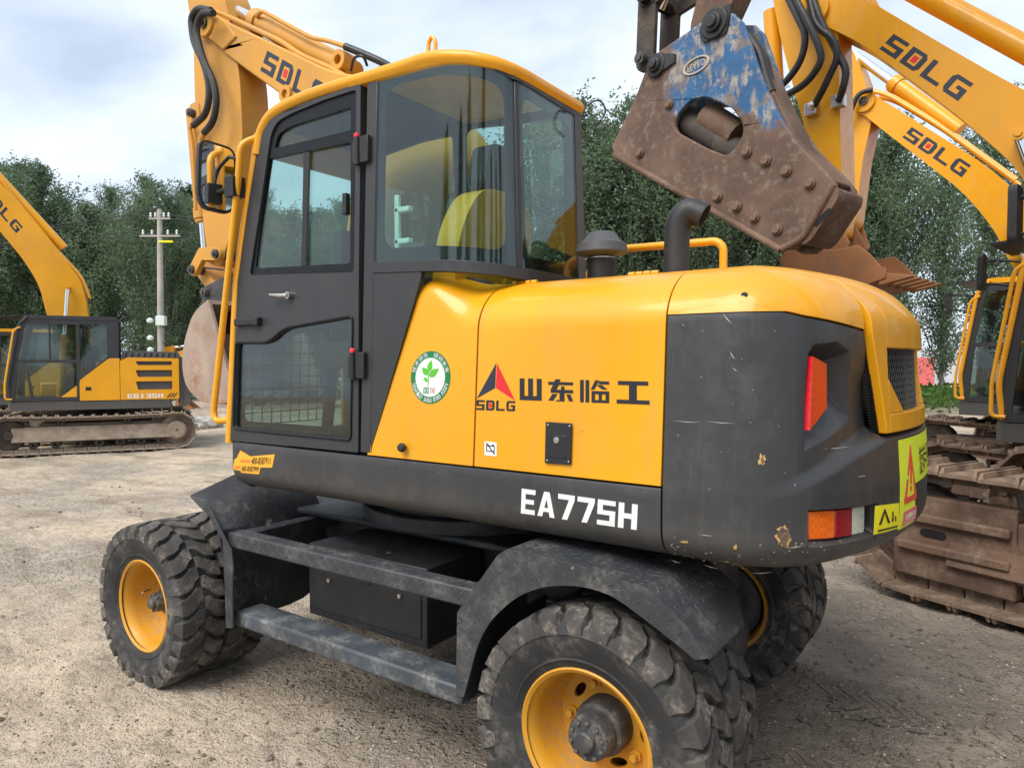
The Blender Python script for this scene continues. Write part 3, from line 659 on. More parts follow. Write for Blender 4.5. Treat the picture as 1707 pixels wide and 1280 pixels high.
# --- lettering and stickers on the body
def on(fnS, corners, guess=(0, 1.5), off=0.):
    q = quadmap([fnS(*c, *guess) for c in corners]); return q
def HSd(q, lift=0.): return lambda u, v, d: HS(*q(u, v), d-lift)
def WBdec(polys, fn): m = decal(polys, fn); w = WB(); w.v, w.f = m.v, m.f; return w
def WBtext(body, fn, lift=.0012): m = textdecal(body, fn, lift); w = WB(); w.v, w.f = m.v, m.f; return w
q = on(hs, [(868.5, 855), (1061.5, 883), (1063.5, 841), (870, 814)], (-.2, 1.15))
WBdec(word(['E', 'A', '7', '7', '5', 'H'], [.9, 1.08, 1, 1, 1, 1.02], .17)[0], HSd(q)).build('model_lettering', 'ink_white', sk)
q = on(hs, [(866.5, 666.5), (1083, 674.5), (1083, 636), (866.5, 630.5)], (-.2, 1.5))
pw, _ = word(['shan', 'dong', 'lin', 'gong'], [.92, .98, 1.08, 1.14], .27)
WBdec(pw, HSd(q)).build('maker_lettering', 'ink', hoodB)
q = on(hs, [(794, 683), (858.5, 685.5), (859, 668.5), (794.5, 666.5)], (-.5, 1.45))
pw, cl = word(['S', 'D', 'L', 'G'], [1]*4, .2); WBdec(pw, HSd(q)).build('logo_lettering', 'ink', hoodB)
WBdec([[(cl[1][0]+cl[1][1]*a, b) for a, b in rc(.34, .3, .66, .7)]], HSd(q)).build('logo_mark', 'ink_red', hoodB)
tri = [hs(*p, -.4, 1.5) for p in ((827.2, 605.5), (795, 664), (825.6, 646.5), (828.6, 605.5), (826.8, 646.5), (858.5, 667.5))]
fnh = lambda a, b, d: HS(a, b, d)
WBdec([tri[:3]], fnh).build('logo_triangle', 'navy', hoodB); WBdec([tri[3:]], fnh).build('logo_triangle', 'ink_red', hoodB)
# battery sticker
q = on(hs, [(808, 758.5), (828, 760.5), (828, 737.5), (808, 735.5)], (-.45, 1.3)); WBdec([rc(0, 0, 1, 1)], HSd(q)).build('battery_sticker', 'ink_white', hoodB)
def ringpoly(a, b, c, d, w): return [rc(a, b, c, b+w), rc(a, d-w, c, d), rc(a, b+w, a+w, d-w), rc(c-w, b+w, c, d-w)]
WBdec(ringpoly(.15, .3, .85, .75, .06)+[rc(.22, .75, .36, .83), rc(.64, .75, .78, .83), [(.12, .9), (.18, .95), (.88, .15), (.82, .1)]], HSd(q, .0012)).build('battery_mark', 'ink', hoodB)
# round green sticker
c0 = hs(717.5, 629, -.75, 1.5); rx = (hs(750.5, 630, -.7, 1.5)[0]-hs(684.5, 628, -.8, 1.5)[0])/2; rz = (hs(717.5, 585, -.75, 1.6)[1]-hs(717.5, 673, -.75, 1.4)[1])/2
cir = lambda k, n=40: [(c0[0]+rx*k*math.cos(2*math.pi*i/n), c0[1]+rz*k*math.sin(2*math.pi*i/n)) for i in range(n)]
stk = WBdec([cir(1)], fnh).build('round_sticker', 'sticker_green', hoodA)
l2 = lambda a, b, d: HS(a, b, d-.0012); l3 = lambda a, b, d: HS(a, b, d-.0024)
WBdec([cir(.74)], l2).build('sticker_disc', 'sticker_pale', stk)
def leafp(x, y, ang, L, w):
    P = [(t*L, w*math.sin(math.pi*t**.8)) for t in LS(0, 1, 9)]+[(t*L, -w*math.sin(math.pi*t**.8)) for t in LS(1, 0, 9)[1:-1]]; c, s_ = math.cos(ang), math.sin(ang)
    return [(c0[0]+rx*(x+a*c-b*s_), c0[1]+rz*(y+a*s_+b*c)) for a, b in P]
WBdec([leafp(-.1, .1, 2.45, .42, .12), leafp(-.08, .2, 1.3, .48, .12), leafp(-.04, .04, .55, .55, .14), leafp(-.12, -.15, 2.5, .24, .07), [(c0[0]+rx*a, c0[1]+rz*b) for a, b in ((-.11, -.3), (-.07, -.3), (-.05, .2), (-.08, .2))]], l3).build('sticker_leaves', 'leaf_green', stk)
def inbox(x0, y0, x1, y1, lift): return lambda u, v, d: HS(c0[0]+rx*lerp(x0, x1, u), c0[1]+rz*lerp(y0, y1, v), d-lift)
WBtext('国', inbox(-.3, -.62, -.04, -.38, .0026)).build('sticker_lettering', 'ink_dark_green', stk, fix=False); WBtext('IV', inbox(.06, -.62, .28, -.38, .0026)).build('sticker_lettering', 'ink_red', stk, fix=False)['kind'] = 'stuff'
def arctext(chars, a0, a1, r0, r1, up):
    w = WB()
    for i, ch in enumerate(chars):
        if ch == ' ': continue
        am = lerp(a0, a1, (i+.5)/len(chars)); hw = abs(a1-a0)/len(chars)*.42*(1 if up else -1)
        def f(u, v, d, am=am, hw=hw):
            a = am+hw*(1-2*u); r = lerp(r0, r1, v if up else 1-v); return HS(c0[0]+rx*r*math.cos(a), c0[1]+rz*r*math.sin(a), d-.0026)
        m = textdecal(ch, f, 0); w.add(m.v, m.f)
    return w
arctext('技术领先 绿动未来', math.pi*.94, math.pi*.06, .78, .96, True).build('sticker_lettering', 'ink_white', stk, fix=False)['kind'] = 'stuff'
arctext('Technology ahead green future', math.pi*1.08, math.pi*1.92, .78, .95, False).build('sticker_lettering', 'ink_white', stk, fix=False)['kind'] = 'stuff'
# door lock plate
q = on(hs, [(910, 771.5), (953.5, 774.5), (955.5, 705.5), (911.5, 703)], (-.2, 1.4))
lk = WBdec([rc(0, 0, 1, 1)], lambda u, v, d: HS(*q(u, v), d*4-.004)).build('lock_plate', 'plastic_black', hoodB, bevel=.003)
mb = WB(); mb.plate([rc(.17, .14, .83, .70)], lambda u, v, d: HS(*q(u, v), d-.010), .008); mb.build('lock_paddle', 'ink', lk, bevel=.002)
mb = WB(); p = HS(*q(.46, .58), -.008); mb.cyl(p+np.array([0, .008, 0]), p+np.array([0, -.006, 0]), .011, n=16); mb.cyl(p+np.array([0, -.006, 0]), p+np.array([0, -.008, 0]), .006, n=12); mb.build('lock_cylinder', 'steel', lk)
for u, v in ((.09, .07), (.91, .07), (.91, .93), (.09, .93)):
    p = HS(*q(u, v), -.004); WB().lathe([(.0001, -.006), (.0045, -.004), (.0055, 0)], p, (0, 1, 0), 10).build('screw', 'steel', lk)
# grab slot, knobs, hinges, small hole
sl = hs(735, 483, -.75, 1.85); p = HS(*sl)
def obl(w, h, n=8): return [(w*(1 if i < n else -1)-0+h*math.cos(-math.pi/2+math.pi*i/(n-1)) if i < n else -w+h*math.cos(math.pi/2+math.pi*(i-n)/(n-1)), h*math.sin(-math.pi/2+math.pi*i/(n-1)) if i < n else h*math.sin(math.pi/2+math.pi*(i-n)/(n-1))) for i in range(2*n)]
sf = lambda a, b, d: HS(sl[0]+a, sl[1]+b, d)
mb = WB(); mb.ring(obl(.022, .024), obl(.017, .010), lambda a, b, d: sf(a, b, d-.008), .02); mb.build('slot_rim', 'yellow', hoodA, bevel=.004)
mb = WB(); mb.plate([obl(.018, .011)], lambda a, b, d: sf(a, b, d-.001), .002); mb.build('slot', 'gap', hoodA)
for px, py, g in ((676, 745, 1.28), (682, 461, 1.93)):
    a = hs(px, py, -.9, g); p = HS(*a); WB().lathe([(.006, .012), (.006, -.012), (.017, -.014), (.019, -.024), (.014, -.034), (.001, -.037)], p, (0, 1, 0), 16).build('rubber_stop', 'rubber', hoodA if py > 600 else None)
for px in (890, 1085):
    a = hs(px, 466 if px < 1000 else 455, -.2, 1.92); p = HS(a[0], 1.927); mb = WB()
    for k in range(4): mb.cyl(p+np.array([-.055+.029*k, .03, .010]), p+np.array([-.029+.029*k-.003, .03, .010]), .0075, n=10)
    mb.box(p[0]-.055, p[0]+.055, p[1]+.03, p[1]+.06, p[2]+.006, p[2]+.011); mb.build('hood_hinge', 'yellow_rail', hoodB)
p = HS(*hs(1241, 493, .45, 1.83)); WB().lathe([(.001, -.005), (.010, -.005), (.011, 0)], p, (0, 1, 0), 12).build('rubber_plug', 'rubber', sh)
# hotline sticker on the skirt
hp = [(480, 165), (740, 320), (940, 300), (1370, 265), (1300, 610), (1000, 605), (960, 780), (500, 740), (490, 690), (305, 660), (300, 560), (330, 390), (380, 370)]
hh = lambda x, y: hs(370+x/15.52, 740+y/15.52, -1.9, 1.15)
ho = WBdec([[hh(*p) for p in hp]], fnh).build('hotline_sticker', 'sign_orange', sk)
q = quadmap([hh(760, 525), hh(1260, 525), hh(1270, 350), hh(790, 345)]); WBtext('400-8587911', HSd(q, .0014)).build('hotline_lettering', 'ink', ho, fix=False)
q = quadmap([hh(510, 700), hh(950, 720), hh(965, 585), hh(530, 560)]); WBtext('400-8587999', HSd(q, .0014)).build('hotline_lettering', 'ink', ho, fix=False)
q = quadmap([hh(500, 480), hh(740, 480), hh(740, 400), hh(500, 400)]); WBtext('服务热线', HSd(q, .0014)).build('hotline_lettering', 'sign_red', ho, fix=False)
q = quadmap([hh(330, 640), hh(490, 640), hh(490, 560), hh(330, 560)]); WBtext('全国热线', HSd(q, .0014)).build('hotline_lettering', 'sign_red', ho, fix=False)
# warning signs on the tail
def TS(s, z, d=0.): return HS(s, z, 0, extra=acr(s if s <= SC else 2*SC-s))+np.append(plan(s)[1], 0)*(.0015-d)
tsg = lambda px, py: inv(lambda a, b: TS(a, b), px, py, 1.15, 1.2)
sa = [tsg(*p) for p in ((1496, 868), (1498, 734), (1540, 731))]
sL, sR = sa[1][0], SC+.16; zA, zB, zC = tsg(1526, 866)[1], sa[1][1], tsg(1540, 795)[1]
def tsheet(s0, s1, z0, z1, name, mat, par, lift, n=8):
    f = lambda s, z, d: TS(s, z, d-lift); return surf(f, LS(s0, s1, n), LS(z0, z1, 10), .001).build(name, mat, par)
sg1 = tsheet(sL, tsg(1528, 800)[0], zA, zB, 'warning_sign', 'sign_lime', o, 0); sMid = tsg(1528, 800)[0]
tsheet(sMid, sMid+.40, zC, zB, 'warning_sign_wing', 'sign_lime', sg1, 0)
def tpoly(P, name, mat, par, lift=.0012):
    return WBdec(P, lambda a, b, d: TS(lerp(sL, sMid, a), lerp(zA, zB, b), d-lift)).build(name, mat, par)
tpoly([[(.2, .27), (.95, .27), (.95, .34), (.2, .34)], [(.2, .34), (.32, .34), (.66, .87), (.60, .93)], [(.60, .93), (.56, .85), (.83, .34), (.95, .34)], [(.53, .48), (.62, .48), (.64, .74), (.55, .74)], rc(.54, .40, .62, .45)], 'warning_triangle', 'sign_red', sg1)
rd = tpoly([rc(.16, .03, .98, .19)], 'red_caption', 'sign_pink', sg1)
w = WB(); m = textdecal('注意安全', lambda u, v, d: TS(lerp(sL, sMid, .2+.74*u), lerp(zA, zB, .05+.12*v), d-.003), 0); w.add(m.v, m.f); w.build('caption_lettering', 'ink_white', rd, fix=False)
w = WB(); m = textdecal('旋转半径内', lambda u, v, d: TS(sMid+.05+.33*u, lerp(zC, zB, .12+.62*v), d-.0014), 0); w.add(m.v, m.f); w.build('caption_lettering', 'ink', sg1, fix=False)
yq = quadmap([tsg(1456, 891), tsg(1497.5, 880), tsg(1498.5, 838), tsg(1459, 843)])
f = lambda u, v, d: TS(*yq(u, v), d-.0006)
A = [[f(u, v, 0) for v in LS(0, 1, 6)] for u in LS(0, 1, 12)]; B = [[f(u, v, .001) for v in LS(0, 1, 6)] for u in LS(0, 1, 12)]
sg2 = WB().sheet(A, B).build('caution_sticker', 'sign_yellow', o)
WBdec([[(.14, .32), (.22, .32), (.36, .80), (.34, .88)], [(.34, .88), (.33, .78), (.48, .32), (.56, .32)], rc(.66, .34, .70, .72), rc(.78, .34, .82, .52), [(.62, .40), (.66, .36), (.66, .46)], rc(.12, .08, .88, .14)], lambda u, v, d: TS(*yq(u, v), d-.0018)).build('caution_mark', 'ink', sg2)
tsheet(tsg(1526, 810)[0], tsg(1526, 810)[0]+.02, zA+.02, zC, 'sign_shadow_edge', 'ink', sg1, .0004, 3)
# scrapes, chips and scratches on the counterweight
def blob(px, py, w, h, seed, n=18):
    r = random.Random(seed); return [(px+w*math.cos(2*math.pi*i/n)*r.uniform(.45, 1.1), py+h*math.sin(2*math.pi*i/n)*r.uniform(.45, 1.1)) for i in range(n)]
def cwdec(pxpolys, name, mat, t=.0006):
    for P in pxpolys:
        Q = [inv(lambda a, b: CW(a, b), x, y, .5, 1.2) for x, y in P]; w = WB(); m = decal([Q], lambda a, b, d: CW(a, b)+np.append(plan(a)[1], 0)*(t-d)+0, t); w.add(m.v, m.f)
        w.build(name, mat, cwt)
cwdec([blob(1306, 893, 15, 25, 1), blob(1270, 766, 7, 12, 2), blob(1226, 912, 4, 5, 3), blob(1212, 936, 5, 2, 4), blob(1140, 903, 9, 2.5, 5)], 'paint_scrape', 'primer')
cwdec([blob(1307, 893, 12, 20, 6), blob(1271, 767, 3, 9, 7)], 'rust_patch', 'rust', .0011)
def scr_line(x0, y0, x1, y1, w=.8): 
    d = math.hypot(x1-x0, y1-y0); nx, ny = -(y1-y0)/d*w, (x1-x0)/d*w; mx_, my_ = (x0+x1)/2+nx*1.5, (y0+y1)/2+ny*1.5
    return [(x0, y0), (mx_-nx, my_-ny), (x1, y1), (mx_+nx, my_+ny)]
cwdec([scr_line(1205, 522, 1221, 540), scr_line(1154, 518, 1160, 524), scr_line(1217, 585, 1226, 600), scr_line(1221, 612, 1230, 619, .6), scr_line(1120, 701, 1170, 704, .5), scr_line(1175, 702, 1228, 706, .5), scr_line(1370, 748, 1418, 744, .6), scr_line(1310, 913, 1342, 908, .9), scr_line(1380, 800, 1490, 786, .5), scr_line(1165, 890, 1190, 893, .5), scr_line(1150, 925, 1158, 931, .7), scr_line(1170, 940, 1200, 948, .6), scr_line(1118, 932, 1135, 938, .7), scr_line(1250, 955, 1290, 953, .6)], 'scratch', 'scratch')

rr_ = random.Random(9); L_ = []
for k in range(46):
    x = rr_.uniform(1115, 1400); y = float(np.interp(x, [1105, 1240, 1400], [928, 952, 922]))-abs(rr_.gauss(0, 16))-4; a = rr_.uniform(-.5, .9); q = rr_.uniform(2, 9)
    L_.append(scr_line(x, y, x+q*math.cos(a), y+q*math.sin(a), rr_.uniform(.3, .9)))
for k in range(14):
    x = rr_.uniform(1125, 1330); y = rr_.uniform(530, 880); a = rr_.uniform(0, 1.6); q = rr_.uniform(1.5, 6); L_.append(scr_line(x, y, x+q*math.cos(a), y+q*math.sin(a), rr_.uniform(.25, .6)))
cwdec(L_, 'scratch', 'scratch')
# ------------------------------------------------------------------ cab
# roof line (outer yellow edge) read on the leaning side plane, front bottom -> rear
rl = [dr(*p) for p in ((379, 735), (391, 470), (399, 410), (407, 351), (415, 300), (422, 257), (427, 223), (435, 203), (447, 185), (466, 171), (500, 154), (547, 137), (607, 120))]
roofz = rl[-1][1]-.045
NEAR = [(x, z) for x, z in rl]
RT_ = [p for p in rl[6:]]
zmax = max(p[1] for p in rl)
# roof slab rows: profile then flat to the rear
prof = [(x, z) for x, z in fillet([Vector(p) for p in rl[5:]], .06, 3)]
xl, zl = prof[-1][0], prof[-1][1]
prof += [(x, float(np.interp(x, [xl, -.95, -.8, -.63, -.52, -.46, -.43, -.412], [zl, zl-.004, 2.846, 2.814, 2.784, 2.760, 2.744, 2.722]))) for x in list(LS(xl+.06, -.56, 9))+[-.52, -.48, -.455, -.435, -.42, -.412]]
def cabY(x, z):
    xx = min(x, -.4255); i = CPP[:, 1] < .36
    yn = float(np.interp(xx, CPP[i][:, 0], CPP[i][:, 1])) if xx > -.80 else .08
    yf = .835 if xx < -.5 else .76+math.sqrt(max(0, .075**2-(min(xx, -.4255)+.5)**2))
    k = .034*(z-1.247); return yn+k, yf-k
XS = -1.25; EDGE = [(-.004, -.05), (-.016, -.035), (-.018, -.018), (-.010, -.005), (.012, .006), (.05, .012), (.12, .016)]
pf = [p for p in prof if p[0] < XS]; pf.append((XS, float(np.interp(XS, [p[0] for p in prof], [p[1] for p in prof]))))
A, B = [], []
for k, (x, z) in enumerate(pf):
    y0, y1 = cabY(x, z); p2 = pf[min(k+1, len(pf)-1)]; p1 = pf[max(k-1, 0)]; tx, tz = p2[0]-p1[0], p2[1]-p1[1]; L = math.hypot(tx, tz); nx, nz = (-tz/L, tx/L) if k < len(pf)-1 else (0, 1)
    ra = [(x+nx*dn, y0+dy, z+nz*dn) for dy, dn in EDGE]+[(x+nx*dn, y1-dy, z+nz*dn) for dy, dn in EDGE[::-1]]
    rb = [(x-nx*.052, lerp(y0, y1, j/(len(ra)-1)), z-nz*.052) for j in range(len(ra))]; A.append(ra); B.append(rb)
w_ = WB().sheet(A, B)
iN = np.argmin(abs(CPP[:, 0]-XS)+(CPP[:, 1] > .2)*9); iF = np.argmin(abs(CPP[:, 0]-XS)+(CPP[:, 1] < .7)*9)
sl2 = LS(CPS[iN]-(CPP[iN, 0]-XS), CPS[iF]+(CPP[iF, 0]-XS), 90); zed = lambda x: float(np.interp(x, [p[0] for p in prof], [p[1] for p in prof]))
rows_r = []
for s_ in sl2:
    p = CS(s_, 2.8); n_ = np.array([np.interp(s_, CPS, CPN[:, i]) for i in (0, 1)]); n_ /= np.linalg.norm(n_); z = max(zed(min(p[0], -.43)), 2.742)
    rows_r.append([(p[0]-n_[0]*dy, p[1]-n_[1]*dy, z+dn) for dy, dn in EDGE])
w_.sheet(rows_r)
cap = [r[-1] for r in rows_r]; tr_ = tessellate_polygon([[Vector((p[0], p[1], 0)) for p in cap]]); w_.add(cap, [tuple(q) for q in tr_]); und = [r[0] for r in rows_r]; w_.add(und, [tuple(reversed(q)) for q in tr_])
roof = w_.build('cab_roof', 'yellow', smooth=50)
# yellow front pillars (tubes along the profile)
for far in (0, 1):
    pts = []
    for x, z in rl[:7]:
        y0, y1 = cabY(x, z); pts.append((x+.012, (y1-.008 if far else y0+.006), z-.006))
    mb = WB(); mb.tube([Vector(p) for p in pts], .021, 12); mb.build('cab_pillar', 'yellow_rail')
# door leaf with window openings
dpx = [(384, 734), (397, 470), (405, 400), (414, 340), (422, 290), (430, 250), (438, 222), (450, 202), (470, 189), (500, 176), (548, 158), (602, 138), (601, 300), (599, 460), (598, 755)]
door = round2([dr(*p) for p in dpx], .01, 3)
win = round2([dr(*p) for p in ((417, 459), (431, 370), (452, 226), (462, 204), (486, 190), (540, 168), (595, 150), (593, 300), (591, 454))], [.02, 0, .03, .05, .05, 0, .02, 0, .02], 4)
low = round2([dr(*p) for p in ((392, 713), (396, 573), (450, 573), (474, 549), (588, 529), (585, 732))], [.02, .02, .06, .06, .02, .02], 4)
mb = WB(); mb.plate([door, win, low], lambda a, b, d: DF(a, b, d-.004), .035); dro = mb.build('door', 'grey_cab', bevel=.005)
# pressed groove round door edge: thin dark seam behind
mb = WB(); mb.plate([door[::-1]], lambda a, b, d: DF(a, b, .032+d), .002) if False else None
# upper window frame (black)
up_ = round2([dr(*p) for p in ((456, 247), (461, 224), (482, 210), (583, 178), (583, 217))], [.01, .04, .05, .01, .01], 4)
lw_ = round2([dr(*p) for p in ((424, 447), (446, 265), (583, 236), (582, 439))], [.015, .01, .01, .015], 4)
mb = WB(); mb.plate([inset2(win, .001), up_, lw_], lambda a, b, d: DF(a, b, .006+d), .022); wf = mb.build('window_frame', 'black_frame', dro, bevel=.004)
mb = WB(); mb.plate([inset2(up_, -.008)], lambda a, b, d: DF(a, b, .016+d), .005); mb.build('quarter_pane', 'glass', dro)
xm = dr(507, 350)[0]; zb, zt_ = dr(500, 445)[1], dr(500, 250)[1]
lwL = [dr(*p) for p in ((424, 447), (446, 265), (512, 251.5), (507, 444))]; lwR = [dr(*p) for p in ((502, 444), (507, 252), (583, 236), (582, 439))]
mb = WB(); mb.plate([inset2(lwL, -.006)], lambda a, b, d: DF(a, b, .012+d), .005); g1 = mb.build('sliding_pane', 'glass', dro)
mb = WB(); mb.plate([inset2(lwR, -.006)], lambda a, b, d: DF(a, b, .020+d), .005); g2 = mb.build('sliding_pane', 'glass', dro)
mb = WB(); mb.plate([[dr(499, 444), dr(503, 253), dr(512, 251), (dr(507, 444))]], lambda a, b, d: DF(a, b, .009+d), .012); mb.build('pane_stile', 'plastic_black', g1, bevel=.002)
h0 = dr(575, 338); mb = WB(); mb.box(h0[0]-.012, h0[0]+.012, yd(h0[1])-.006, yd(h0[1])+.02, h0[1]-.05, h0[1]+.04); mb.build('pane_latch', 'plastic_black', g2, bevel=.003)
for px in (441, 482, 520, 560):
    a = dr(px, 452); mb = WB(); mb.box(a[0]-.012, a[0]+.012, yd(a[1])+.004, yd(a[1])+.0065, a[1]-.003, a[1]+.003); mb.build('drain_slot', 'gap', wf)
# lower pane with black border
lo_in = round2([dr(*p) for p in ((402, 702), (406, 590), (462, 585), (486, 556), (575, 546), (574, 714))], [.04, .04, .06, .06, .04, .05], 4)
mb = WB(); mb.plate([inset2(low, .001), lo_in], lambda a, b, d: DF(a, b, .0165+d), .004); lb = mb.build('pane_border', 'black_frame', dro)
mb = WB(); mb.plate([inset2(low, .003)], lambda a, b, d: DF(a, b, .010+d), .005); mb.build('lower_pane', 'glass_dark', dro)
# raised ridge round the lower opening
mb = WB(); mb.ring(inset2(low, -.010), inset2(low, -.002), lambda a, b, d: DF(a, b, -.010+d), .008); mb.build('pane_gasket', 'black_frame', dro, bevel=.002)
# door hardware
p = dr(420, 537); mb = WB(); mb.box(p[0]-.105, p[0]+.075, yd(p[1])-.030, yd(p[1])-.016, p[1]-.016, p[1]+.016); mb.box(p[0]-.105, p[0]-.075, yd(p[1])-.028, yd(p[1])-.003, p[1]-.018, p[1]+.018); mb.box(p[0]+.055, p[0]+.085, yd(p[1])-.034, yd(p[1])-.003, p[1]-.020, p[1]+.020); mb.build('door_handle', 'plastic_black', dro, bevel=.005)
p = dr(487, 493); mb = WB(); mb.cyl((p[0], yd(p[1])-.004, p[1]), (p[0], yd(p[1])-.03, p[1]), .016, n=14); mb.tube([(p[0], yd(p[1])-.028, p[1]), (p[0]-.04, yd(p[1])-.036, p[1]), (p[0]-.115, yd(p[1])-.036, p[1]+.008)], [.011, .010, .006], 8); mb.build('latch_lever', 'steel', dro)
for px, py in ((604, 252), (597, 609)):
    p = dr(px, py); y = yd(p[1]); mb = WB(); mb.cyl((p[0]-.012, y-.020, p[1]-.062), (p[0]-.012, y-.020, p[1]+.055), .013, n=14); mb.box(p[0]+.004, p[0]+.055, y-.022, y-.003, p[1]-.055, p[1]+.055); mb.box(p[0]-.045, p[0]-.012, y-.018, y-.0045, p[1]-.05, p[1]+.04); hg = mb.build('hinge', 'plastic_black', dro, bevel=.003)
    mb = WB(); mb.lathe([(.0125, 0), (.0125, .010), (.008, .016), (.001, .017)], (p[0]-.012, y-.020, p[1]+.055), (0, 0, 1), 12); mb.build('hinge_cap', 'tape_red', hg)
# cab shell behind the door: strips round the curved side window and the rear window
sD = cs(606, 450)[0]; sW0 = cs(626, 300)[0]; sP0, sP1 = cs(860, 300, -.4, 2.3)[0], cs(868, 300, -.4, 2.3)[0]; sR1 = cs(962, 330, 0, 2.3)[0]; sE = CPS[np.argmin(abs(CPP[:, 0]+.5)+abs(CPP[:, 1]-.835))]
zw0, zw1, zc1 = cs(700, 436)[1], cs(738, 101)[1], roofz+.012
lean = cs(861, 440, -.4, 2.0)[1]
def strip_(s0, s1, z0, z1, ns, name, mat, t=.03, par=None, d0=0., bev=.004): return surf(lambda s, z, d: CS(s, z, d0+d), LS(s0, s1, ns), LS(z0, z1, 6), t).build(name, mat, par, bevel=bev)
def ZB(s): return float(np.interp(s, [-1.085, -.73, -.35, .1], [2.042, 2.025, 1.991, 1.988]))
def ZT(s): return float(np.interp(s, [-1.078, -.73, -.55, -.36, .1], [2.815, 2.792, 2.757, 2.706, 2.692]))
def band(s0, s1, f0, f1, ns, name, mat, t=.03, d0=0., bev=.004):
    g = lambda s, v, d: CS(s, lerp(f0(s), f1(s), v), d0+d); return surf(g, LS(s0, s1, ns), LS(0, 1, 6), t).build(name, mat, bevel=bev)
K = lambda c: (lambda s: c)
band(sD, sW0, K(1.25), lambda s: ZT(s)+.03, 3, 'door_post', 'grey_cab')
surf(CS, lambda z: LS(sW0+.001, max(sW0+.004, diag(z)+.014), 12), LS(1.25, 1.995, 24), .02).build('side_wall', 'grey_cab', bevel=.003)
band(sW0, sE, lambda s: ZB(s)-.045, ZB, 40, 'window_sill', 'grey_cab', .05, -.004); band(sW0, sE, ZT, lambda s: ZT(s)+.035, 40, 'roof_rail', 'grey_cab')
band(sP0, sP1, ZB, ZT, 3, 'corner_pillar', 'grey_cab', .03, -.003)
band(sR1, sE, K(1.25), lambda s: ZT(s)+.03, 10, 'rear_pillar', 'plastic_grey'); band(-.95, sE, K(1.25), lambda s: ZB(s)-.05, 30, 'rear_wall', 'grey_cab', .02, .16)
def winrect(s0, s1, z0, z1, r, n=80):
    P = round2([(s0, z0), (s1, z0), (s1, z1), (s0, z1)], r, 8); per = [0]
    for i in range(len(P)): a, b = P[i], P[(i+1) % len(P)]; per.append(per[-1]+math.hypot(b[0]-a[0], b[1]-a[1]))
    out = []; P2 = P+[P[0]]
    for k in range(n): t = per[-1]*k/n; out.append((np.interp(t, per, [p[0] for p in P2]), np.interp(t, per, [p[1] for p in P2])))
    return out
def window(s0, s1, bl, br, bt, bb, r, name, mat):
    H = .77; fz = lambda s, z: lerp(ZB(s), ZT(s), z/H)
    surf(lambda s, z, d: CS(s, fz(s, z), .003+d), LS(s0, s1, 30), LS(0, H, 6), .005).build(name, mat)
    O = winrect(s0+.001, s1-.001, .001, H-.001, .012); I = winrect(s0+bl, s1-br, bb, H-bt, r)
    mb = WB(); mb.ring(O, I, lambda a, b, d: CS(a, fz(a, b), .0095+d), .004); mb.build('window_border', 'black_frame')
window(sW0, sP0, .045, .05, .05, .055, .07, 'side_rear_pane', 'glass'); window(sP1, sR1, .03, .03, .05, .055, .06, 'rear_pane', 'glass')
# windscreen and far side
A = [[(x+.03, lerp(cabY(x, z)[0]+.03, cabY(x, z)[1]-.03, v), z-.015) for v in LS(0, 1, 6)] for x, z in rl[:8]]; B = [[(p[0]+.006, p[1], p[2]) for p in r] for r in A]
WB().sheet(A, B).build('windscreen', 'glass')
FY = lambda a, b, d=0.: (a, .835-.034*(b-1.247)-d, b)
wf2 = round2([dr(*p) for p in ((420, 462), (432, 370), (454, 230), (470, 206), (540, 175), (596, 160), (596, 462))], .03, 3)
farout = [dr(*p) for p in dpx[:-4]]+[(-.75, 2.80), (-.50, 2.735), (-.50, 1.25)]
xr0, xr1 = dr(612, 300)[0], -.56
lf = round2([dr(*p) for p in ((404, 700), (408, 560), (460, 545), (596, 530), (596, 714))], .03, 3)
mb = WB(); mb.plate([farout, wf2, round2([(xr0, zw0+.02), (xr1, zw0+.02), (xr1, zw1-.08), (xr0, zw1-.02)], .05), lf], lambda a, b, d: FY(a, b, d), .03); fs_ = mb.build('far_side_frame', 'grey_cab', bevel=.004)
for nm, L in (('far_pane', wf2), ('far_pane', [(xr0, zw0+.02), (xr1, zw0+.02), (xr1, zw1-.08), (xr0, zw1-.02)]), ('far_pane', lf)):
    mb = WB(); mb.plate([L], lambda a, b, d: FY(a, b, .012+d), .004); mb.build(nm, 'glass', fs_)
mb = WB(); GX = lambda y, z, k=0: (float(np.interp(z, [p[1] for p in rl], [p[0] for p in rl]))-.06-k, y, z)
for k in range(12): y = lerp(.14, .80, k/11); mb.tube([GX(y, z) for z in LS(1.30, 2.05, 6)], .0032, 5)
for k in range(13): z = lerp(1.30, 2.05, k/12); mb.tube([GX(.14, z, .005), GX(.80, z, .005)], .0032, 5)
gd = mb.build('wire_guard', 'black_frame'); gd['kind'] = 'stuff'
# inside: floor, seat, consoles, column, fan bracket
mb = WB(); mb.box(-2.0, -.46, .12, .80, 1.241, 1.275); mb.build('cab_floor', 'interior')
mb = WB(); mb.box(-1.28, -.84, .24, .68, 1.276, 1.52); st_ = mb.build('seat_base', 'interior', bevel=.02)
mb = WB(); mb.box(-1.36, -.84, .22, .70, 1.52, 1.66); mb.build('seat_cushion', 'seat_dark', st_, bevel=.05, seg=4)
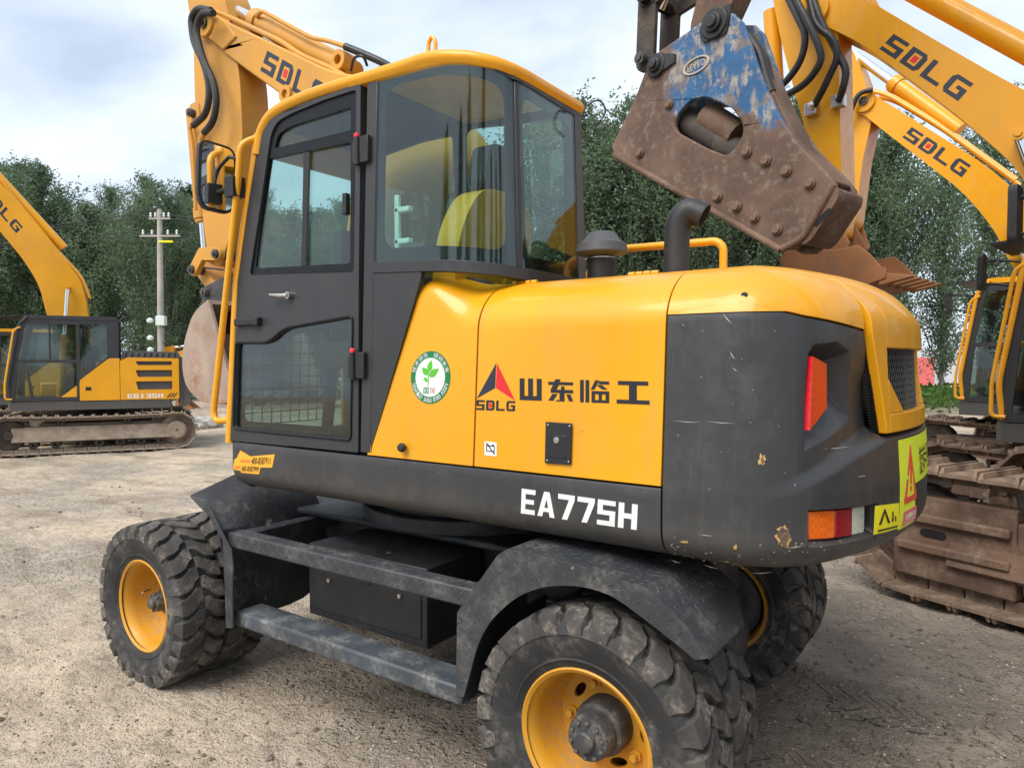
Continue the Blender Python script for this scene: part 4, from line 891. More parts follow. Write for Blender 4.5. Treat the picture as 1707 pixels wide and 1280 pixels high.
# backrest: tall shell with soft edge and ribbed centre
bo = round2([(.21, 1.62), (.20, 2.16), (.30, 2.34), (.62, 2.34), (.72, 2.16), (.71, 1.62)], [.05, .1, .12, .12, .1, .05], 6)
bfn = lambda a, b, d: (-.90+.16*(b-1.62)+d, a, b)
mb = WB(); mb.plate([bo], lambda a, b, d: bfn(a, b, d), .12); bk = mb.build('seat_back', 'seat_olive', st_, bevel=.035, seg=4)
for k in range(6):
    y = .53+.028*k; mb = WB(); mb.tube([bfn(y, 1.70, .125), bfn(y, 2.20, .128), bfn(y-.05, 2.30, .125)], .011, 8, round_=.05); mb.build('seat_rib', 'seat_olive', bk)
mb = WB(); mb.plate([round2([(.33, 2.34), (.33, 2.52), (.59, 2.52), (.59, 2.34)], .06)], lambda a, b, d: bfn(a, b, d+.02), .09); mb.build('headrest', 'seat_dark', st_, bevel=.03, seg=3)
for y in (.14, .72):
    mb = WB(); mb.box(-1.5, -.98, y, y+.07, 1.60, 1.72); mb.tube([(-1.45, y+.035, 1.72), (-1.47, y+.035, 1.86)], .012, 8); mb.lathe([(.012, 0), (.026, .02), (.03, .07), (.022, .11), (.002, .12)], (-1.472, y+.035, 1.86), (-.1, 0, 1), 12); mb.build('arm_console', 'interior', bevel=.01)
mb = WB(); mb.tube([(-1.80, .46, 1.275), (-1.70, .46, 1.90)], .03, 10); mb.lathe([(.17, -.012), (.182, 0), (.17, .012), (.158, 0)], (-1.69, .46, 1.93), (.35, 0, .95), 30, closed=True); mb.box(-1.73, -1.66, .36, .56, 1.84, 1.94); mb.build('steering_column', 'plastic_black', bevel=.004)
mb = WB(); mb.box(-1.98, -1.90, .66, .80, 1.7, 2.35); mb.box(-1.95, -1.86, .70, .80, 2.0, 2.2); mb.build('dash_monitor', 'plastic_black', bevel=.01)
p = CS(cs(646, 350, -1.0, 2.2)[0], 2.2, .05)
mb = WB(); mb.box(p[0]-.012, p[0]+.012, p[1], p[1]+.02, 2.06, 2.32); mb.box(p[0]-.015, p[0]+.07, p[1], p[1]+.03, 2.245, 2.268); mb.box(p[0]-.015, p[0]+.07, p[1], p[1]+.03, 2.115, 2.138); mb.box(p[0]-.02, p[0]+.05, p[1], p[1]+.04, 2.06, 2.08); mb.build('white_bracket', 'mint', bevel=.005)
A = [[(x, y, z-.062) for y in LS(cabY(x, z)[0]+.03, cabY(x, z)[1]-.03, 4)] for x, z in prof[6:-4]]; B = [[(p[0], p[1], p[2]+.008) for p in r] for r in A]; WB().sheet(A, B).build('headliner', 'interior')
# roof lifting eye, lamp wire
p = onY(720, 78, .35); 
mb = WB(); mb.tube([(p[0]-.02, .35, p[2]-.05), (p[0]-.02, .35, p[2]+.02), (p[0], .35, p[2]+.045), (p[0]+.02, .35, p[2]+.02), (p[0]+.02, .35, p[2]-.05)], .009, 8, round_=.02); mb.build('lifting_eye', 'yellow_rail')
p = np.array((-.43, .70, 2.70)); mb = WB(); mb.tube([p+np.array((0, .02, .02)), p+np.array((.05, .05, .06)), p+np.array((.09, .06, .0)), p+np.array((.03, .05, -.07))], .004, 6, round_=.05); mb.build('wire', 'hose')
# grab rail in front of the cab and mirror
def rail(pts, r=.017, y=.13, name='grab_rail', rd=.06): 
    mb = WB(); mb.tube([Vector(p) for p in pts], r, 12, round_=rd); return mb.build(name, 'yellow_rail')
gy = .07
gr = [onY(424, 229, gy), onY(401, 240, gy), onY(397, 300, gy), onY(356, 688, gy), onY(360, 702, gy), onY(380, 701, gy)]
gr[0] = np.array(DF(*dr(428, 228)))+np.array((0, .01, 0)); gr[-1] = np.array(DF(*dr(382, 700)))+np.array((0, .01, 0)); rail(gr, .016)
mq = [onY(x, y, gy) for x, y in ((340, 232), (385, 240), (388, 330), (378, 343), (337, 335), (330, 300))]
mc = np.mean(mq, axis=0); mdir = CAM-mc; mdir[2] = 0; mdir /= np.linalg.norm(mdir); a_ = R_(24); mdir = np.array([mdir[0]*math.cos(a_)-mdir[1]*math.sin(a_), mdir[0]*math.sin(a_)+mdir[1]*math.cos(a_), -.03]); mdir /= np.linalg.norm(mdir)
mu = np.cross(ZU, mdir); mu /= np.linalg.norm(mu); mv = np.cross(mdir, mu)
mloop = round2([(-.092, .17), (.088, .155), (.10, -.11), (.06, -.175), (-.075, -.165), (-.10, -.10)], .05, 5)
mfn = lambda a, b, d: mc+mu*a+mv*b+mdir*(.03-d)
mb = WB(); mb.plate([mloop], mfn, .03); mb.plate([inset2(mloop, .02)], lambda a, b, d: mfn(a, b, .0295+d), .045); mr = mb.build('mirror', 'plastic_black', bevel=.012, seg=3)
mb = WB(); mb.plate([inset2(mloop, .014)], lambda a, b, d: mfn(a, b, d-.004), .002); mb.build('mirror_glass', 'mirror', mr)
rp0 = onY(390, 312, gy); mb = WB(); mb.tube([mfn(-.02, .12, .05), mfn(.05, .14, .12), rp0+np.array((.03, .03, .13)), rp0], .009, 8, round_=.06); mb.tube([mfn(0, -.02, .07), mfn(.1, -.04, .09), rp0], .014, 8); mb.box(rp0[0]-.035, rp0[0]+.035, rp0[1]-.03, rp0[1]+.04, rp0[2]-.05, rp0[2]+.045); mb.build('mirror_arm', 'plastic_black', mr, bevel=.004)
# pre-cleaner, exhaust, far hand rail
pc = onY(1003, 458, .62); c = (pc[0], .62)
kk = 1/1180*np.dot(np.array((c[0], c[1], 2.1))-CAM, FW)
def zat(y, yy): return float(onY(1003, y, yy)[2])
mb = WB(); mb.cyl((c[0], c[1], 1.90), (c[0], c[1], zat(432, .62)), 24*kk, n=24); mb.cyl((c[0], c[1], zat(436, .62)), (c[0], c[1], zat(428, .62)), 21*kk, n=24)
pcl = mb.build('air_intake', 'plastic_black')
z0, z1 = zat(424, .62), zat(388, .62)
WB().lathe([(20*kk, z0-.01), (41*kk, z0), (43*kk, z0+.006), (41*kk, z0+.45*(z1-z0)), (31*kk, z0+.62*(z1-z0)), (24*kk, z1-.006), (20*kk, z1), (.001, z1+.002)], (c[0], c[1], 0), (0, 0, 1), 32).build('rain_cap', 'plastic_grey', pcl)
WB().lathe([(21*kk, zat(436, .62)), (22.5*kk, zat(435, .62)), (22.5*kk, zat(430, .62)), (21*kk, zat(429, .62))], (c[0], c[1], 0), (0, 0, 1), 28).build('hose_clamp', 'steel', pcl)
e0 = onY(1128, 450, .66); ke = 1/1180*np.dot(e0-CAM, FW)
ep = [e0*np.array((1, 1, 0))+np.array((0, 0, 1.9)), onY(1128, 405, .66), onY(1130, 370, .66), onY(1147, 349, .665), onY(1174, 361, .675)]
eP = fillet([Vector(p) for p in ep], .12, 6); mb = WB(); mb.tube(eP, 21*ke, 24, caps=False)
mb.tube([p for p in eP], 18.5*ke, 24, caps=False); mb.lathe([(21*ke, .0), (18.5*ke, .0)], eP[-1], (eP[-1]-eP[-2]), 24); mb.build('exhaust_pipe', 'exhaust_black', fix=False)
mb = WB(); mb.cyl(eP[-4], eP[-4]+(eP[-3]-eP[-4])*.3, 17*ke, n=20); mb.build('exhaust_bore', 'gap')
ry = 1.35
pts = [onY(955, 452, ry), onY(1000, 418, ry), onY(1195, 402, ry), onY(1206, 412, ry), onY(1206, 452, ry)]; pts[0][2] = 1.9; pts[-1][2] = 1.9
rail(pts, .019, name='hand_rail', rd=.07)

# ------------------------------------------------------------------ wheels
def tyre_mesh():
    mb = MB(); n = 72
    pr = [(.225, -.085), (.245, -.098), (.262, -.102), (.266, -.106), (.272, -.103), (.32, -.118), (.350, -.120), (.353, -.124), (.358, -.119), (.384, -.113), (.398, -.098), (.405, 0)]
    pr = pr+[(r, -y) for r, y in reversed(pr[:-1])]; mb.lathe(pr, n=n)
    return mb.mesh('tyre')
def lug_mesh():
    """ring of chevron lugs, two mirrored rows half a pitch apart"""
    mb = MB(); N = 25; pit = 2*math.pi/N; hw = pit*.355
    for sd_ in (-1, 1):
        for k in range(N):
            a0 = k*pit+(pit/2 if sd_ > 0 else 0)
            st = [(.123, .352, -.02, .75), (.124, .385, .0, .8), (.116, .418, .0, 1.), (.085, .4235, .02, 1.), (.055, .425, .10, 1.05), (.030, .425, .23, .95), (.004, .425, .26, .7)]
            top, bot = [], []
            for (y, r, da, wf_) in st:
                for sg in (-1, 1):
                    a = a0+(da*pit*1.9)+sg*hw*wf_*(1 if r > .4 else .95); top.append((r*math.cos(a), sd_*y, r*math.sin(a)))
                    a = a0+(da*pit*1.9)+sg*hw*wf_*1.25; rb = min(r-.002, .396) if y < .12 else r-.02; yb = y if y < .11 else .108; bot.append((rb*math.cos(a), sd_*yb, rb*math.sin(a)))
            m = len(st); vs = top+bot; fs = []
            for i in range(m-1):
                fs += [(2*i, 2*i+1, 2*i+3, 2*i+2), (2*i, 2*i+2, 2*m+2*i+2, 2*m+2*i), (2*i+3, 2*i+1, 2*m+2*i+1, 2*m+2*i+3)]
            fs += [(1, 0, 2*m, 2*m+1), (2*m-2, 2*m-1, 4*m-1, 4*m-2)]; mb.add(vs, fs)
    return mb.mesh('tread', smooth=28)
TYRE, TREAD = tyre_mesh(), lug_mesh(); TYRE.materials.append(M['rubber']); TREAD.materials.append(M['rubber_tread'])
def rim_mesh(disc_y, front):
    mb = MB(); mb.lathe([(.222, -.092), (.234, -.100), (.240, -.096), (.238, -.088), (.226, -.082), (.214, -.070), (.206, -.03), (.204, .02), (.190, disc_y-.02), (.180, disc_y)], n=56)
    mb.lathe([(.222, .092), (.240, .096), (.226, .082), (.206, .05), (.204, .02)], n=56)
    oc = [(.184*math.cos(2*math.pi*i/48), .184*math.sin(2*math.pi*i/48)) for i in range(48)]; holes = []
    for k in range(5):
        a = 2*math.pi*(k+.3)/5; ca, sa = math.cos(a), math.sin(a)
        holes.append([(.135*ca+.016*math.cos(t)*ca-.034*math.sin(t)*sa, .135*sa+.016*math.cos(t)*sa+.034*math.sin(t)*ca) for t in LS(0, 2*math.pi, 15)[:-1]])
    mb.plate([oc]+holes, lambda a, b, d: (a, disc_y+d, b), .012); return mb.mesh('rim', smooth=40)
RIMO, RIMI = rim_mesh(.075, 1), rim_mesh(-.02, 0)
for r_ in (RIMO, RIMI): r_.materials.append(M['yellow_rim'])
def hub_mesh(rear):
    mb = MB()
    if rear: mb.lathe([(.095, .075), (.095, .02), (.088, .0), (.074, -.005), (.074, -.062), (.070, -.072), (.055, -.074), (.034, -.075), (.034, -.095), (.028, -.102), (.001, -.102)], n=36)
    else: mb.lathe([(.075, .075), (.07, .02), (.052, .01), (.05, -.02), (.046, -.034), (.030, -.038), (.028, -.055), (.02, -.06), (.001, -.06)], n=36)
    return mb.mesh('hub', smooth=40)
HUBS = [hub_mesh(0), hub_mesh(1)]
for h in HUBS: h.materials.append(M['hub'])
mb = MB(); mb.cyl((0, .02, 0), (0, -.012, 0), .011, n=6); mb.cyl((0, -.012, 0), (0, -.016, 0), .007, n=8); BOLT = mb.mesh('bolt'); BOLT.materials.append(M['hub'])
mb = MB(); mb.cyl((0, .02, 0), (0, -.01, 0), .021, n=6); mb.cyl((0, -.01, 0), (0, -.03, 0), .012, n=10); NUT = mb.mesh('wheel_nut'); NUT.materials.append(M['yellow_rim'])
mb = MB(); mb.lathe([(.001, .088), (.10, .088), (.11, .07), (.17, .066), (.196, .05), (.199, .0), (.001, -.005)], n=36); DRUM = mb.mesh('brake_drum'); DRUM.materials.append(M['chassis'])
def wheel(cx, yc, cz, outer, rear, flip, rot, steer=0.):
    w = link('wheel', RIMO if outer else RIMI, None, WE); w.location = (cx-XC, yc-YC, cz); w.rotation_euler = (0, rot, (math.pi if flip else 0)+steer)
    link('tyre', TYRE, None, w); link('tread', TREAD, None, w)
    if not outer: link('brake_drum', DRUM, None, w)
    if outer:
        link('hub', HUBS[rear], None, w)
        for k in range(10 if rear else 8):
            a = 2*math.pi*k/(10 if rear else 8); b = link('hub_bolt', BOLT, None, w); r = .058 if rear else .043; b.location = (r*math.cos(a), -.072 if rear else -.032, r*math.sin(a)); b.scale = (.8, .8, .8) if rear else (.65, .65, .65)
        for k in range(5):
            a = 2*math.pi*(k+.8)/5; b = link('wheel_nut', NUT, None, w); b.location = (.135*math.cos(a), .07, .135*math.sin(a))
    return w
TW = .125
for rear, cx, cz, yo in ((1, -.018, .405, -.04), (0, -2.575, .365, -.135)):
    for side in (0, 1):
        for k in (0, 1):
            yc = yo+TW+k*.262; y = yc if not side else 2*YC-.07-yc
            wheel(cx-(.085 if side else 0), y, cz, k == 0, rear, bool(side), R_(17*(k+2*side+rear)+5))
# valve stem on the front near rim
w = WB(); w.tube([(-2.73, .02, .39), (-2.70, -.04, .395)], .006, 6); w.build('valve_stem', 'steel')
# axles and chassis
mb = WB(); mb.cyl((-.03, .3, .405), (-.09, 2*YC-.37, .405), .085, n=20); mb.lathe([(.05, -.28), (.16, -.2), (.19, -.05), (.19, .05), (.16, .2), (.05, .28)], (-.018, YC, .405), (0, 1, 0), 24); mb.build('rear_axle', 'chassis')
mb = WB(); mb.cyl((-2.575, .2, .365), (-2.60, 2*YC-.27, .365), .075, n=20); mb.box(-2.66, -2.43, .72, 1.34, .38, .60); mb.build('front_axle', 'chassis', bevel=.01)
mb = WB(); mb.box(-2.62, .06, .66, 1.34, .56, .80); mb.box(-2.0, -.5, .60, 1.46, .42, .60); mb.box(-2.3, -.35, .5, 1.56, .80, .83); mb.build('chassis_frame', 'chassis', bevel=.01)
mb = WB(); mb.cyl((XC, YC, .83), (XC, YC, 1.036), .52, n=48); mb.cyl((XC, YC, .831), (XC, YC, .9), .60, n=48); mb.build('slew_ring', 'chassis_dusty', bevel=.006)
mb = WB(); mb.tube([(-.5, .42, .52), (-.3, .5, .56), (-.2, .6, .5)], .014, 8, round_=.08); mb.tube([(-.42, .5, .44), (-.3, .42, .62), (-.25, .7, .6)], .012, 8, round_=.08); mb.build('brake_hose', 'hose')
# side frame between the fenders
by0 = .03
zb1 = dr(380, 890)[1]; 
def P3(px, py, Y): return onY(px, py, Y)
bt = P3(385, 888, by0)[2]; x0b, x1b = P3(380, 890, by0)[0], P3(812, 992, by0)[0]
mb = WB(); mb.box(x0b, x1b+.02, by0, by0+.085, bt-.072, bt); beam = mb.build('side_beam', 'chassis_dusty', bevel=.008)
xi = onZ(541, 852, bt-.004)
mb = WB(); mb.box(x0b+.004, x0b+.09, by0+.086, .68, bt-.07, bt-.003); mb.box(x1b-.12, x1b-.04, by0+.086, .60, bt-.07, bt-.003); mb.box(x0b+.004, x1b, .70, .78, bt-.07, bt-.002); mb.build('cross_beam', 'chassis', bevel=.006)
sty = .05; s0_, s1_ = P3(392, 1030, sty), P3(768, 1152, sty)
stz = (P3(400, 1030, sty)[2]+P3(760, 1130, sty)[2])/2
mb = WB(); mb.box(s0_[0], s1_[0], sty, sty+.15, stz-.075, stz); mb.build('step', 'step_worn', bevel=.012)
# raised lozenges on beam
def lozenges(cells, fn, name, par, mat, L=.016, W=.0045, H=.0016):
    w = WB()
    for (a, b, k) in cells:
        an = R_(45) if k else R_(-45); c, s_ = math.cos(an), math.sin(an); P = [(L, 0), (0, W), (-L, 0), (0, -W)]
        vs = [fn(a+x*c-y*s_, b+x*s_+y*c, 0) for x, y in P]+[fn(a+x*c*.55-y*s_*.55, b+x*s_*.55+y*c*.55, H) for x, y in P]
        w.add(vs, [(4, 5, 6, 7), (0, 1, 5, 4), (1, 2, 6, 5), (2, 3, 7, 6), (3, 0, 4, 7)])
    o_ = w.build(name, mat, par, fix=True, smooth=0); o_['kind'] = 'stuff'; return o_
cells = [(x, z, (i+j) % 2) for i, x in enumerate(np.arange(x0b+.02, x1b, .033)) for j, z in enumerate((bt-.052, bt-.020))]
lozenges(cells, lambda a, b, h: (a, by0-h+.0005, b), 'tread_pattern', beam, 'chassis_dusty')
cells = [(x, y, (i+j) % 2) for i, x in enumerate(np.arange(x0b+.02, x1b, .033)) for j, y in enumerate((by0+.022, by0+.06))]
lozenges(cells, lambda a, b, h: (a, b, bt+h-.0005), 'tread_pattern', beam, 'chassis_dusty')
# front mudguard
fy = .02
fx = x0b
def strip3(rows_, t, name, mat, par=None, **k):
    """folded sheet: rows of points, offset t along +X for thickness"""
    A = [[np.array(p) for p in r] for r in rows_]; B = [[p+np.array(t) for p in r] for r in A]; return WB().sheet(A, B).build(name, mat, par, **k)
T0 = P3(318, 827, fy); lowz = P3(385, 1045, fy)[2]; xk = P3(372, 893, fy)
T1 = np.array([T0[0]+.02, .36, T0[2]+.07])
sec = [(fx-.004, lowz), (fx-.004, .52), (fx-.02, .64), (fx-.06, bt+.0), ((fx+T0[0])/2-.03, (bt+T0[2])/2+.02), (T0[0], T0[2])]
rowsA = []
for (x, z) in sec:
    rr = []
    for k, y in enumerate(LS(fy, .66, 8)):
        up = max(0, (z-bt)/(T0[2]-bt))*.10*min(1, (y-fy)/.34); lo2 = 0
        if z <= lowz+.001 and y > .45: lo2 = .08*((y-.45)/.2)
        rr.append((x+.03*up*0, y, z+up+lo2))
    rowsA.append(rr)
mg = strip3(rowsA, (-.006, 0, .004), 'mudguard', 'chassis', bevel=0, smooth=30)
# outer lip of the front mudguard
lip = [P3(x, y, fy-.004) for x, y in ((318, 827), (346, 833), (365, 873), (387, 914), (390, 936), (390, 1046), (379, 1046), (376, 955), (373, 900), (352, 862))]
mb = WB(); mb.plate([[(p[0], p[2]) for p in lip]], lambda a, b, d: (a, fy-.012+d, b), .008); lf_ = mb.build('mudguard_lip', 'chassis_dusty', mg, bevel=.002)
# rear mudguard: lip with arch and folded top
cr4 = lambda x, y: (760+x/2.667, 880+y/2.667)
outer = [(0, 750), (5, 375), (185, 120), (222, 96), (330, 112), (540, 165), (860, 275), (1010, 420), (1120, 580)]
inner = [(1062, 586), (960, 500), (820, 392), (700, 302), (560, 256), (400, 256), (270, 302), (150, 412), (95, 520), (35, 750)]
ry0 = 0.0
O2 = [P3(*cr4(*p), ry0) for p in outer]; I2 = [P3(*p, ry0) for p in [tuple(q) for q in fillet([Vector(cr4(*p)) for p in inner], 30, 4)]]
lipL = [(p[0], p[2]) for p in O2+I2]
mb = WB(); mb.plate([lipL], lambda a, b, d: (a, ry0+d, b), .010); rl_ = mb.build('mudguard', 'chassis_dusty', bevel=.003)
rowsB = [[(p[0], y, p[2]+.0) for y in (LS(ry0+.011, .46, 5) if i < 7 else LS(ry0+.011, .47 if i == 7 else .34, 5))] for i, p in enumerate(O2[:-1]+[O2[-1]])]
strip3(rowsB, (.002, 0, -.008), 'mudguard_top', 'chassis_dusty', rl_, smooth=30)
# bent-down inner leaf at the front leg
def inpoly(x, y, P):
    c = False
    for i in range(len(P)):
        a, b = P[i], P[i-1]
        if (a[1] > y) != (b[1] > y) and x < (b[0]-a[0])*(y-a[1])/(b[1]-a[1])+a[0]: c = not c
    return c
xs_ = [p[0] for p in lipL]; zs_ = [p[1] for p in lipL]; ip = inset2(lipL, .012)
cells = [(x, z, (i+j) % 2) for i, x in enumerate(np.arange(min(xs_), max(xs_), .033)) for j, z in enumerate(np.arange(min(zs_), max(zs_), .033)) if inpoly(x, z, ip)]
lozenges(cells, lambda a, b, h: (a, ry0-h+.0005, b), 'tread_pattern', rl_, 'chassis_dusty')
def toploz(O, y0, y1, par, name='tread_pattern', off=.002):
    w = WB()
    for i in range(len(O)-1):
        a, b = np.array(O[i]), np.array(O[i+1]); L = np.linalg.norm(b-a); u = (b-a)/L; nrm = np.array((-u[2], 0, u[0])); nrm = nrm if nrm[2] > 0 else -nrm
        for ii in range(int(L/.033)):
            for jj in range(int((y1-y0)/.033)):
                c = a+u*(ii+.5)*.033+np.array((0, y0-a[1]+(jj+.5)*.033, 0)); an = R_(45) if (ii+jj) % 2 else R_(-45); e1 = u*math.cos(an)+np.array((0, math.sin(an), 0)); e2 = np.cross(nrm, e1)
                P = [e1*.016, e2*.0045, -e1*.016, -e2*.0045]; w.add([c+p-nrm*.0005 for p in P]+[c+p*.55+nrm*.0015 for p in P], [(4, 5, 6, 7), (0, 1, 5, 4), (1, 2, 6, 5), (2, 3, 7, 6), (3, 0, 4, 7)])
    o_ = w.build(name, 'chassis_dusty', par, smooth=0); o_['kind'] = 'stuff'
toploz(O2[3:-1], .02, .40, rl_)
# far-side mudguards (mirror)
for src in ('mudguard', 'mudguard.001', 'mudguard_top'): 
    pass
# tool box
ty = .24
a0, a1 = P3(515, 930, ty), P3(712, 1076, ty); zt0 = bt-.045; zb0 = P3(514, 1026, ty)[2]; zb1_ = P3(712, 1076, ty)[2]; zb0 = (zb0+zb1_)/2
mb = WB(); mb.box(a0[0], a1[0], ty, .62, zb0, zt0); tb = mb.build('tool_box', 'black_box', bevel=.005)
mb = WB(); mb.box(a0[0]+.015, a1[0]-.03, ty-.006, ty+.004, zb0+.035, zt0-.01); tdr = mb.build('tool_box_door', 'black_box', tb, bevel=.003)
xm_ = P3(609, 965, ty)[0]; mb = WB(); mb.box(xm_-.04, xm_+.04, ty-.010, ty-.002, zt0-.13, zt0-.02); tl = mb.build('tool_box_latch', 'ink', tdr, bevel=.003)
mb = WB(); mb.cyl((xm_, ty-.006, zt0-.07), (xm_, ty-.02, zt0-.07), .018, n=14); mb.build('latch_button', 'steel', tl)
for px, py in ((551, 966), (669, 992)):
    p = P3(px, py, ty); mb = WB(); mb.cyl((p[0], ty-.004, p[2]), (p[0], ty-.016, p[2]), .010, n=8); mb.build('bolt', 'steel', tdr)
mb = WB(); mb.box(-.92, -.55, .45, .62, .36, .62); mb.build('battery_box', 'black_box', bevel=.006)
for mir in (0,):
    mb = WB(); mb.box(x0b, x1b, 2*YC-by0-.085, 2*YC-by0, bt-.072, bt); mb.build('side_beam', 'chassis_dusty', bevel=.006); mb = WB(); mb.box(s0_[0], s1_[0], 2*YC-sty-.15, 2*YC-sty, stz-.075, stz); mb.build('step', 'step_worn', bevel=.01)
    mb = WB(); mb.plate([lipL], lambda a, b, d: (a, 2*YC-ry0-d, b), .010); mf = mb.build('mudguard', 'chassis_dusty', bevel=.003)
    A = [[(p[0], 2*YC-y, p[2]) for y in LS(ry0+.011, .52, 5)] for p in O2]; WB().sheet(A, [[np.array(p)+np.array((.002, 0, -.008)) for p in r] for r in A]).build('mudguard_top', 'chassis_dusty', mf, smooth=30)
    A = [[(p[0], 2*YC-p[1], p[2]) for p in r] for r in rowsA]; WB().sheet(A, [[np.array(p)+np.array((-.006, 0, .004)) for p in r] for r in A]).build('mudguard', 'chassis', smooth=30)
    mb = WB(); mb.box(a0[0], a1[0], 2*YC-.62, 2*YC-ty, zb0, zt0); mb.build('tool_box', 'black_box', bevel=.005)
# ------------------------------------------------------------------ attachments shared by all excavators
def boomshape(low, upp): return low+upp[::-1]
def smooth2(P, n=5, r=.5):
    """smooth an open 2-D polyline by corner cutting"""
    return [tuple(p) for p in fillet([Vector(p) for p in P], r, n)]
def hosepath(mbx, pts, r, n=8, rd=.25): mbx.tube([Vector(p) for p in pts], r, n, round_=rd)
class LBl(MB): pass
def bucketparts(B, pl, parent, mat, toothmat, prof, w, th=.03, nt=5, tl=.17, lipdir=None, side=None):
    """prof: outer curve in plane coords from top of the back to the lip; pl(p,q,y) -> point; w half width"""
    Pm = smooth2(prof, 5, .12); In = inset2(Pm+[Pm[0]], th)[:len(Pm)]
    mb = B(); mb.sheet([[pl(p[0], p[1], y) for p in Pm] for y in (-w, w)], [[pl(p[0], p[1], y) for p in In] for y in (-w, w)])
    bo_ = mb.build('bucket', mat, parent, smooth=40)
    for s_ in (-1, 1):
        mb = B(); mb.plate([side or Pm], lambda a, b, d: pl(a, b, s_*(w+.002+d)), .022); mb.build('bucket_side', mat, bo_, bevel=.006)
    L = np.array(Pm[-1]); Lp = np.array(Pm[-3]); dv = L-Lp; dv = dv/np.linalg.norm(dv) if lipdir is None else np.array(lipdir); nv = np.array((-dv[1], dv[0]))
    for k in range(nt):
        y = lerp(-w*.92, w*.92, k/(nt-1)); hw = w*.12; base = L-dv*.05; t_ = .05
        mb = B(); c = lambda p, y_: pl(p[0], p[1], y_)
        b0, b1, tp = base+nv*t_, base-nv*t_, L+dv*tl
        mb.hexa([c(b1, y-hw), c(b1, y+hw), c(b0, y+hw), c(b0, y-hw)], [c(tp-nv*.006, y-hw*.6), c(tp-nv*.006, y+hw*.6), c(tp+nv*.006, y+hw*.6), c(tp+nv*.006, y-hw*.6)])
        mb.build('bucket_tooth', toothmat, bo_, bevel=.008)
    return bo_
def cylinder(B, parent, p0, p1, frac, r, rr, mat='yellow', name='hydraulic_cylinder'):
    """barrel from p0 over frac of the way, chrome rod to p1"""
    p0, p1 = np.array(p0, float), np.array(p1, float); m = p0+(p1-p0)*frac; u = (p1-p0)/np.linalg.norm(p1-p0)
    mb = B(); mb.cyl(p0, m, r, n=20); mb.cyl(m-u*.06, m+u*.015, r*1.18, n=20); mb.cyl(m+u*.015, m+u*.04, r*1.0, n=20); c = mb.build(name, mat, parent)
    mb = B(); mb.cyl(m, p1, rr, n=16); mb.build('piston_rod', 'chrome', c)
    u1, w1 = MB().frame(Vector(u)); 
    return c
def pin(B, parent, p, axis, half, r, mat='hub', name='pin'):
    a = np.array(axis); p = np.array(p); mb = B(); mb.cyl(p-a*half, p+a*half, r, n=18); mb.cyl(p-a*(half+.012), p+a*(half+.012), r*.55, n=6); return mb.build(name, mat, parent)

# ------------------------------------------------------------------ boom, arm and bucket of the wheeled machine
BN, BF = .92, 1.18
bx = lambda px, py, Y=BN: (lambda p: (p[0], p[2]))(onY(px, py, Y))
low = [bx(338, 52), bx(358, 68), bx(369, 86), bx(420, 124), bx(467, 157)]
upp = [bx(334, 26), bx(356, 22), bx(385, 40), bx(470, 79), bx(561, 124)]
low2 = smooth2(low+[(low[-1][0]+.42, low[-1][1]-.32), (-1.86, 2.45), (-1.62, 1.75), (-1.52, 1.18)], 5, .35)
upp2 = smooth2(upp+[(upp[-1][0]+.42, upp[-1][1]-.10), (-1.22, 2.85), (-1.16, 2.1), (-1.22, 1.14)], 5, .40)
mb = WB(); mb.plate([low2+upp2[::-1]], lambda a, b, d: (a, BN+d, b), BF-BN); bm_ = mb.build('boom', 'yellow_old', bevel=.012)
bfn_ = lambda a, b, d: (a, BN-.0+d, b)
# reinforcing plates at the tip
tp = bx(347, 41); mb = WB(); mb.cyl((tp[0], BN-.03, tp[1]), (tp[0], BF+.03, tp[1]), .095, n=28); mb.plate([[bx(338, 55), bx(338, 25), bx(377, 36), bx(396, 62), bx(374, 85)]], lambda a, b, d: (a, BN-.014+d, b), BF-BN+.028); mb.build('boom_nose', 'yellow_old', bm_, bevel=.008)
pin(WB, bm_, (tp[0], 1.05, tp[1]), (0, 1, 0), .175, .04)
mb = WB(); a = bx(478, 150); mb.lathe([(.028, -.02), (.055, -.02), (.055, .02), (.028, .02)], (a[0], BN-.0, a[1]-.03), (0, 1, 0), 24, closed=True); mb.build('boom_eye', 'yellow_old', bm_)
# lettering on the boom
ql = quadmap([bx(434, 118), bx(537, 183), bx(546, 143), bx(446, 85)])
pw, cl = word(['S', 'D', 'L', 'G'], [1]*4, .25); f = lambda u, v, d: bfn_(*ql(u, v), d)
WBdec(pw, f).build('boom_lettering', 'navy', bm_); WBdec([[(cl[1][0]+cl[1][1]*a, b) for a, b in rc(.36, .32, .64, .68)]], f).build('boom_mark', 'ink_red', bm_)
# pipes along the boom top and arm cylinder
for dy, r, pts in ((.0, .018, ((340, 18), (362, 20), (470, 70), (500, 92), (560, 118), (600, 145))), (.10, .016, ((345, 14), (372, 18), (440, 50), (520, 92), (600, 135)))):
    mb = WB(); mb.tube([Vector(onY(x, y, BN+.03+dy)) for x, y in pts], r, 10, round_=.1); mb.build('boom_pipe', 'yellow_old', bm_)
cy = 1.05; c0_, c1_ = onY(572, 112, cy), onY(300, -32, cy)
ac = cylinder(WB, WE, c0_+np.array((.1, 0, -.06)), c1_, .50, .07, .038, 'yellow_old')
a, b = onY(436, 30, cy-.08), onY(560, 88, cy-.08)
mb = WB(); mb.tube([onY(428, 28, cy-.07), onY(436, 18, cy-.09), onY(520, 64, cy-.09), onY(545, 68, cy-.09), onY(575, 78, cy-.09)], .014, 8, round_=.06); mb.build('cylinder_pipe', 'yellow_old', ac)
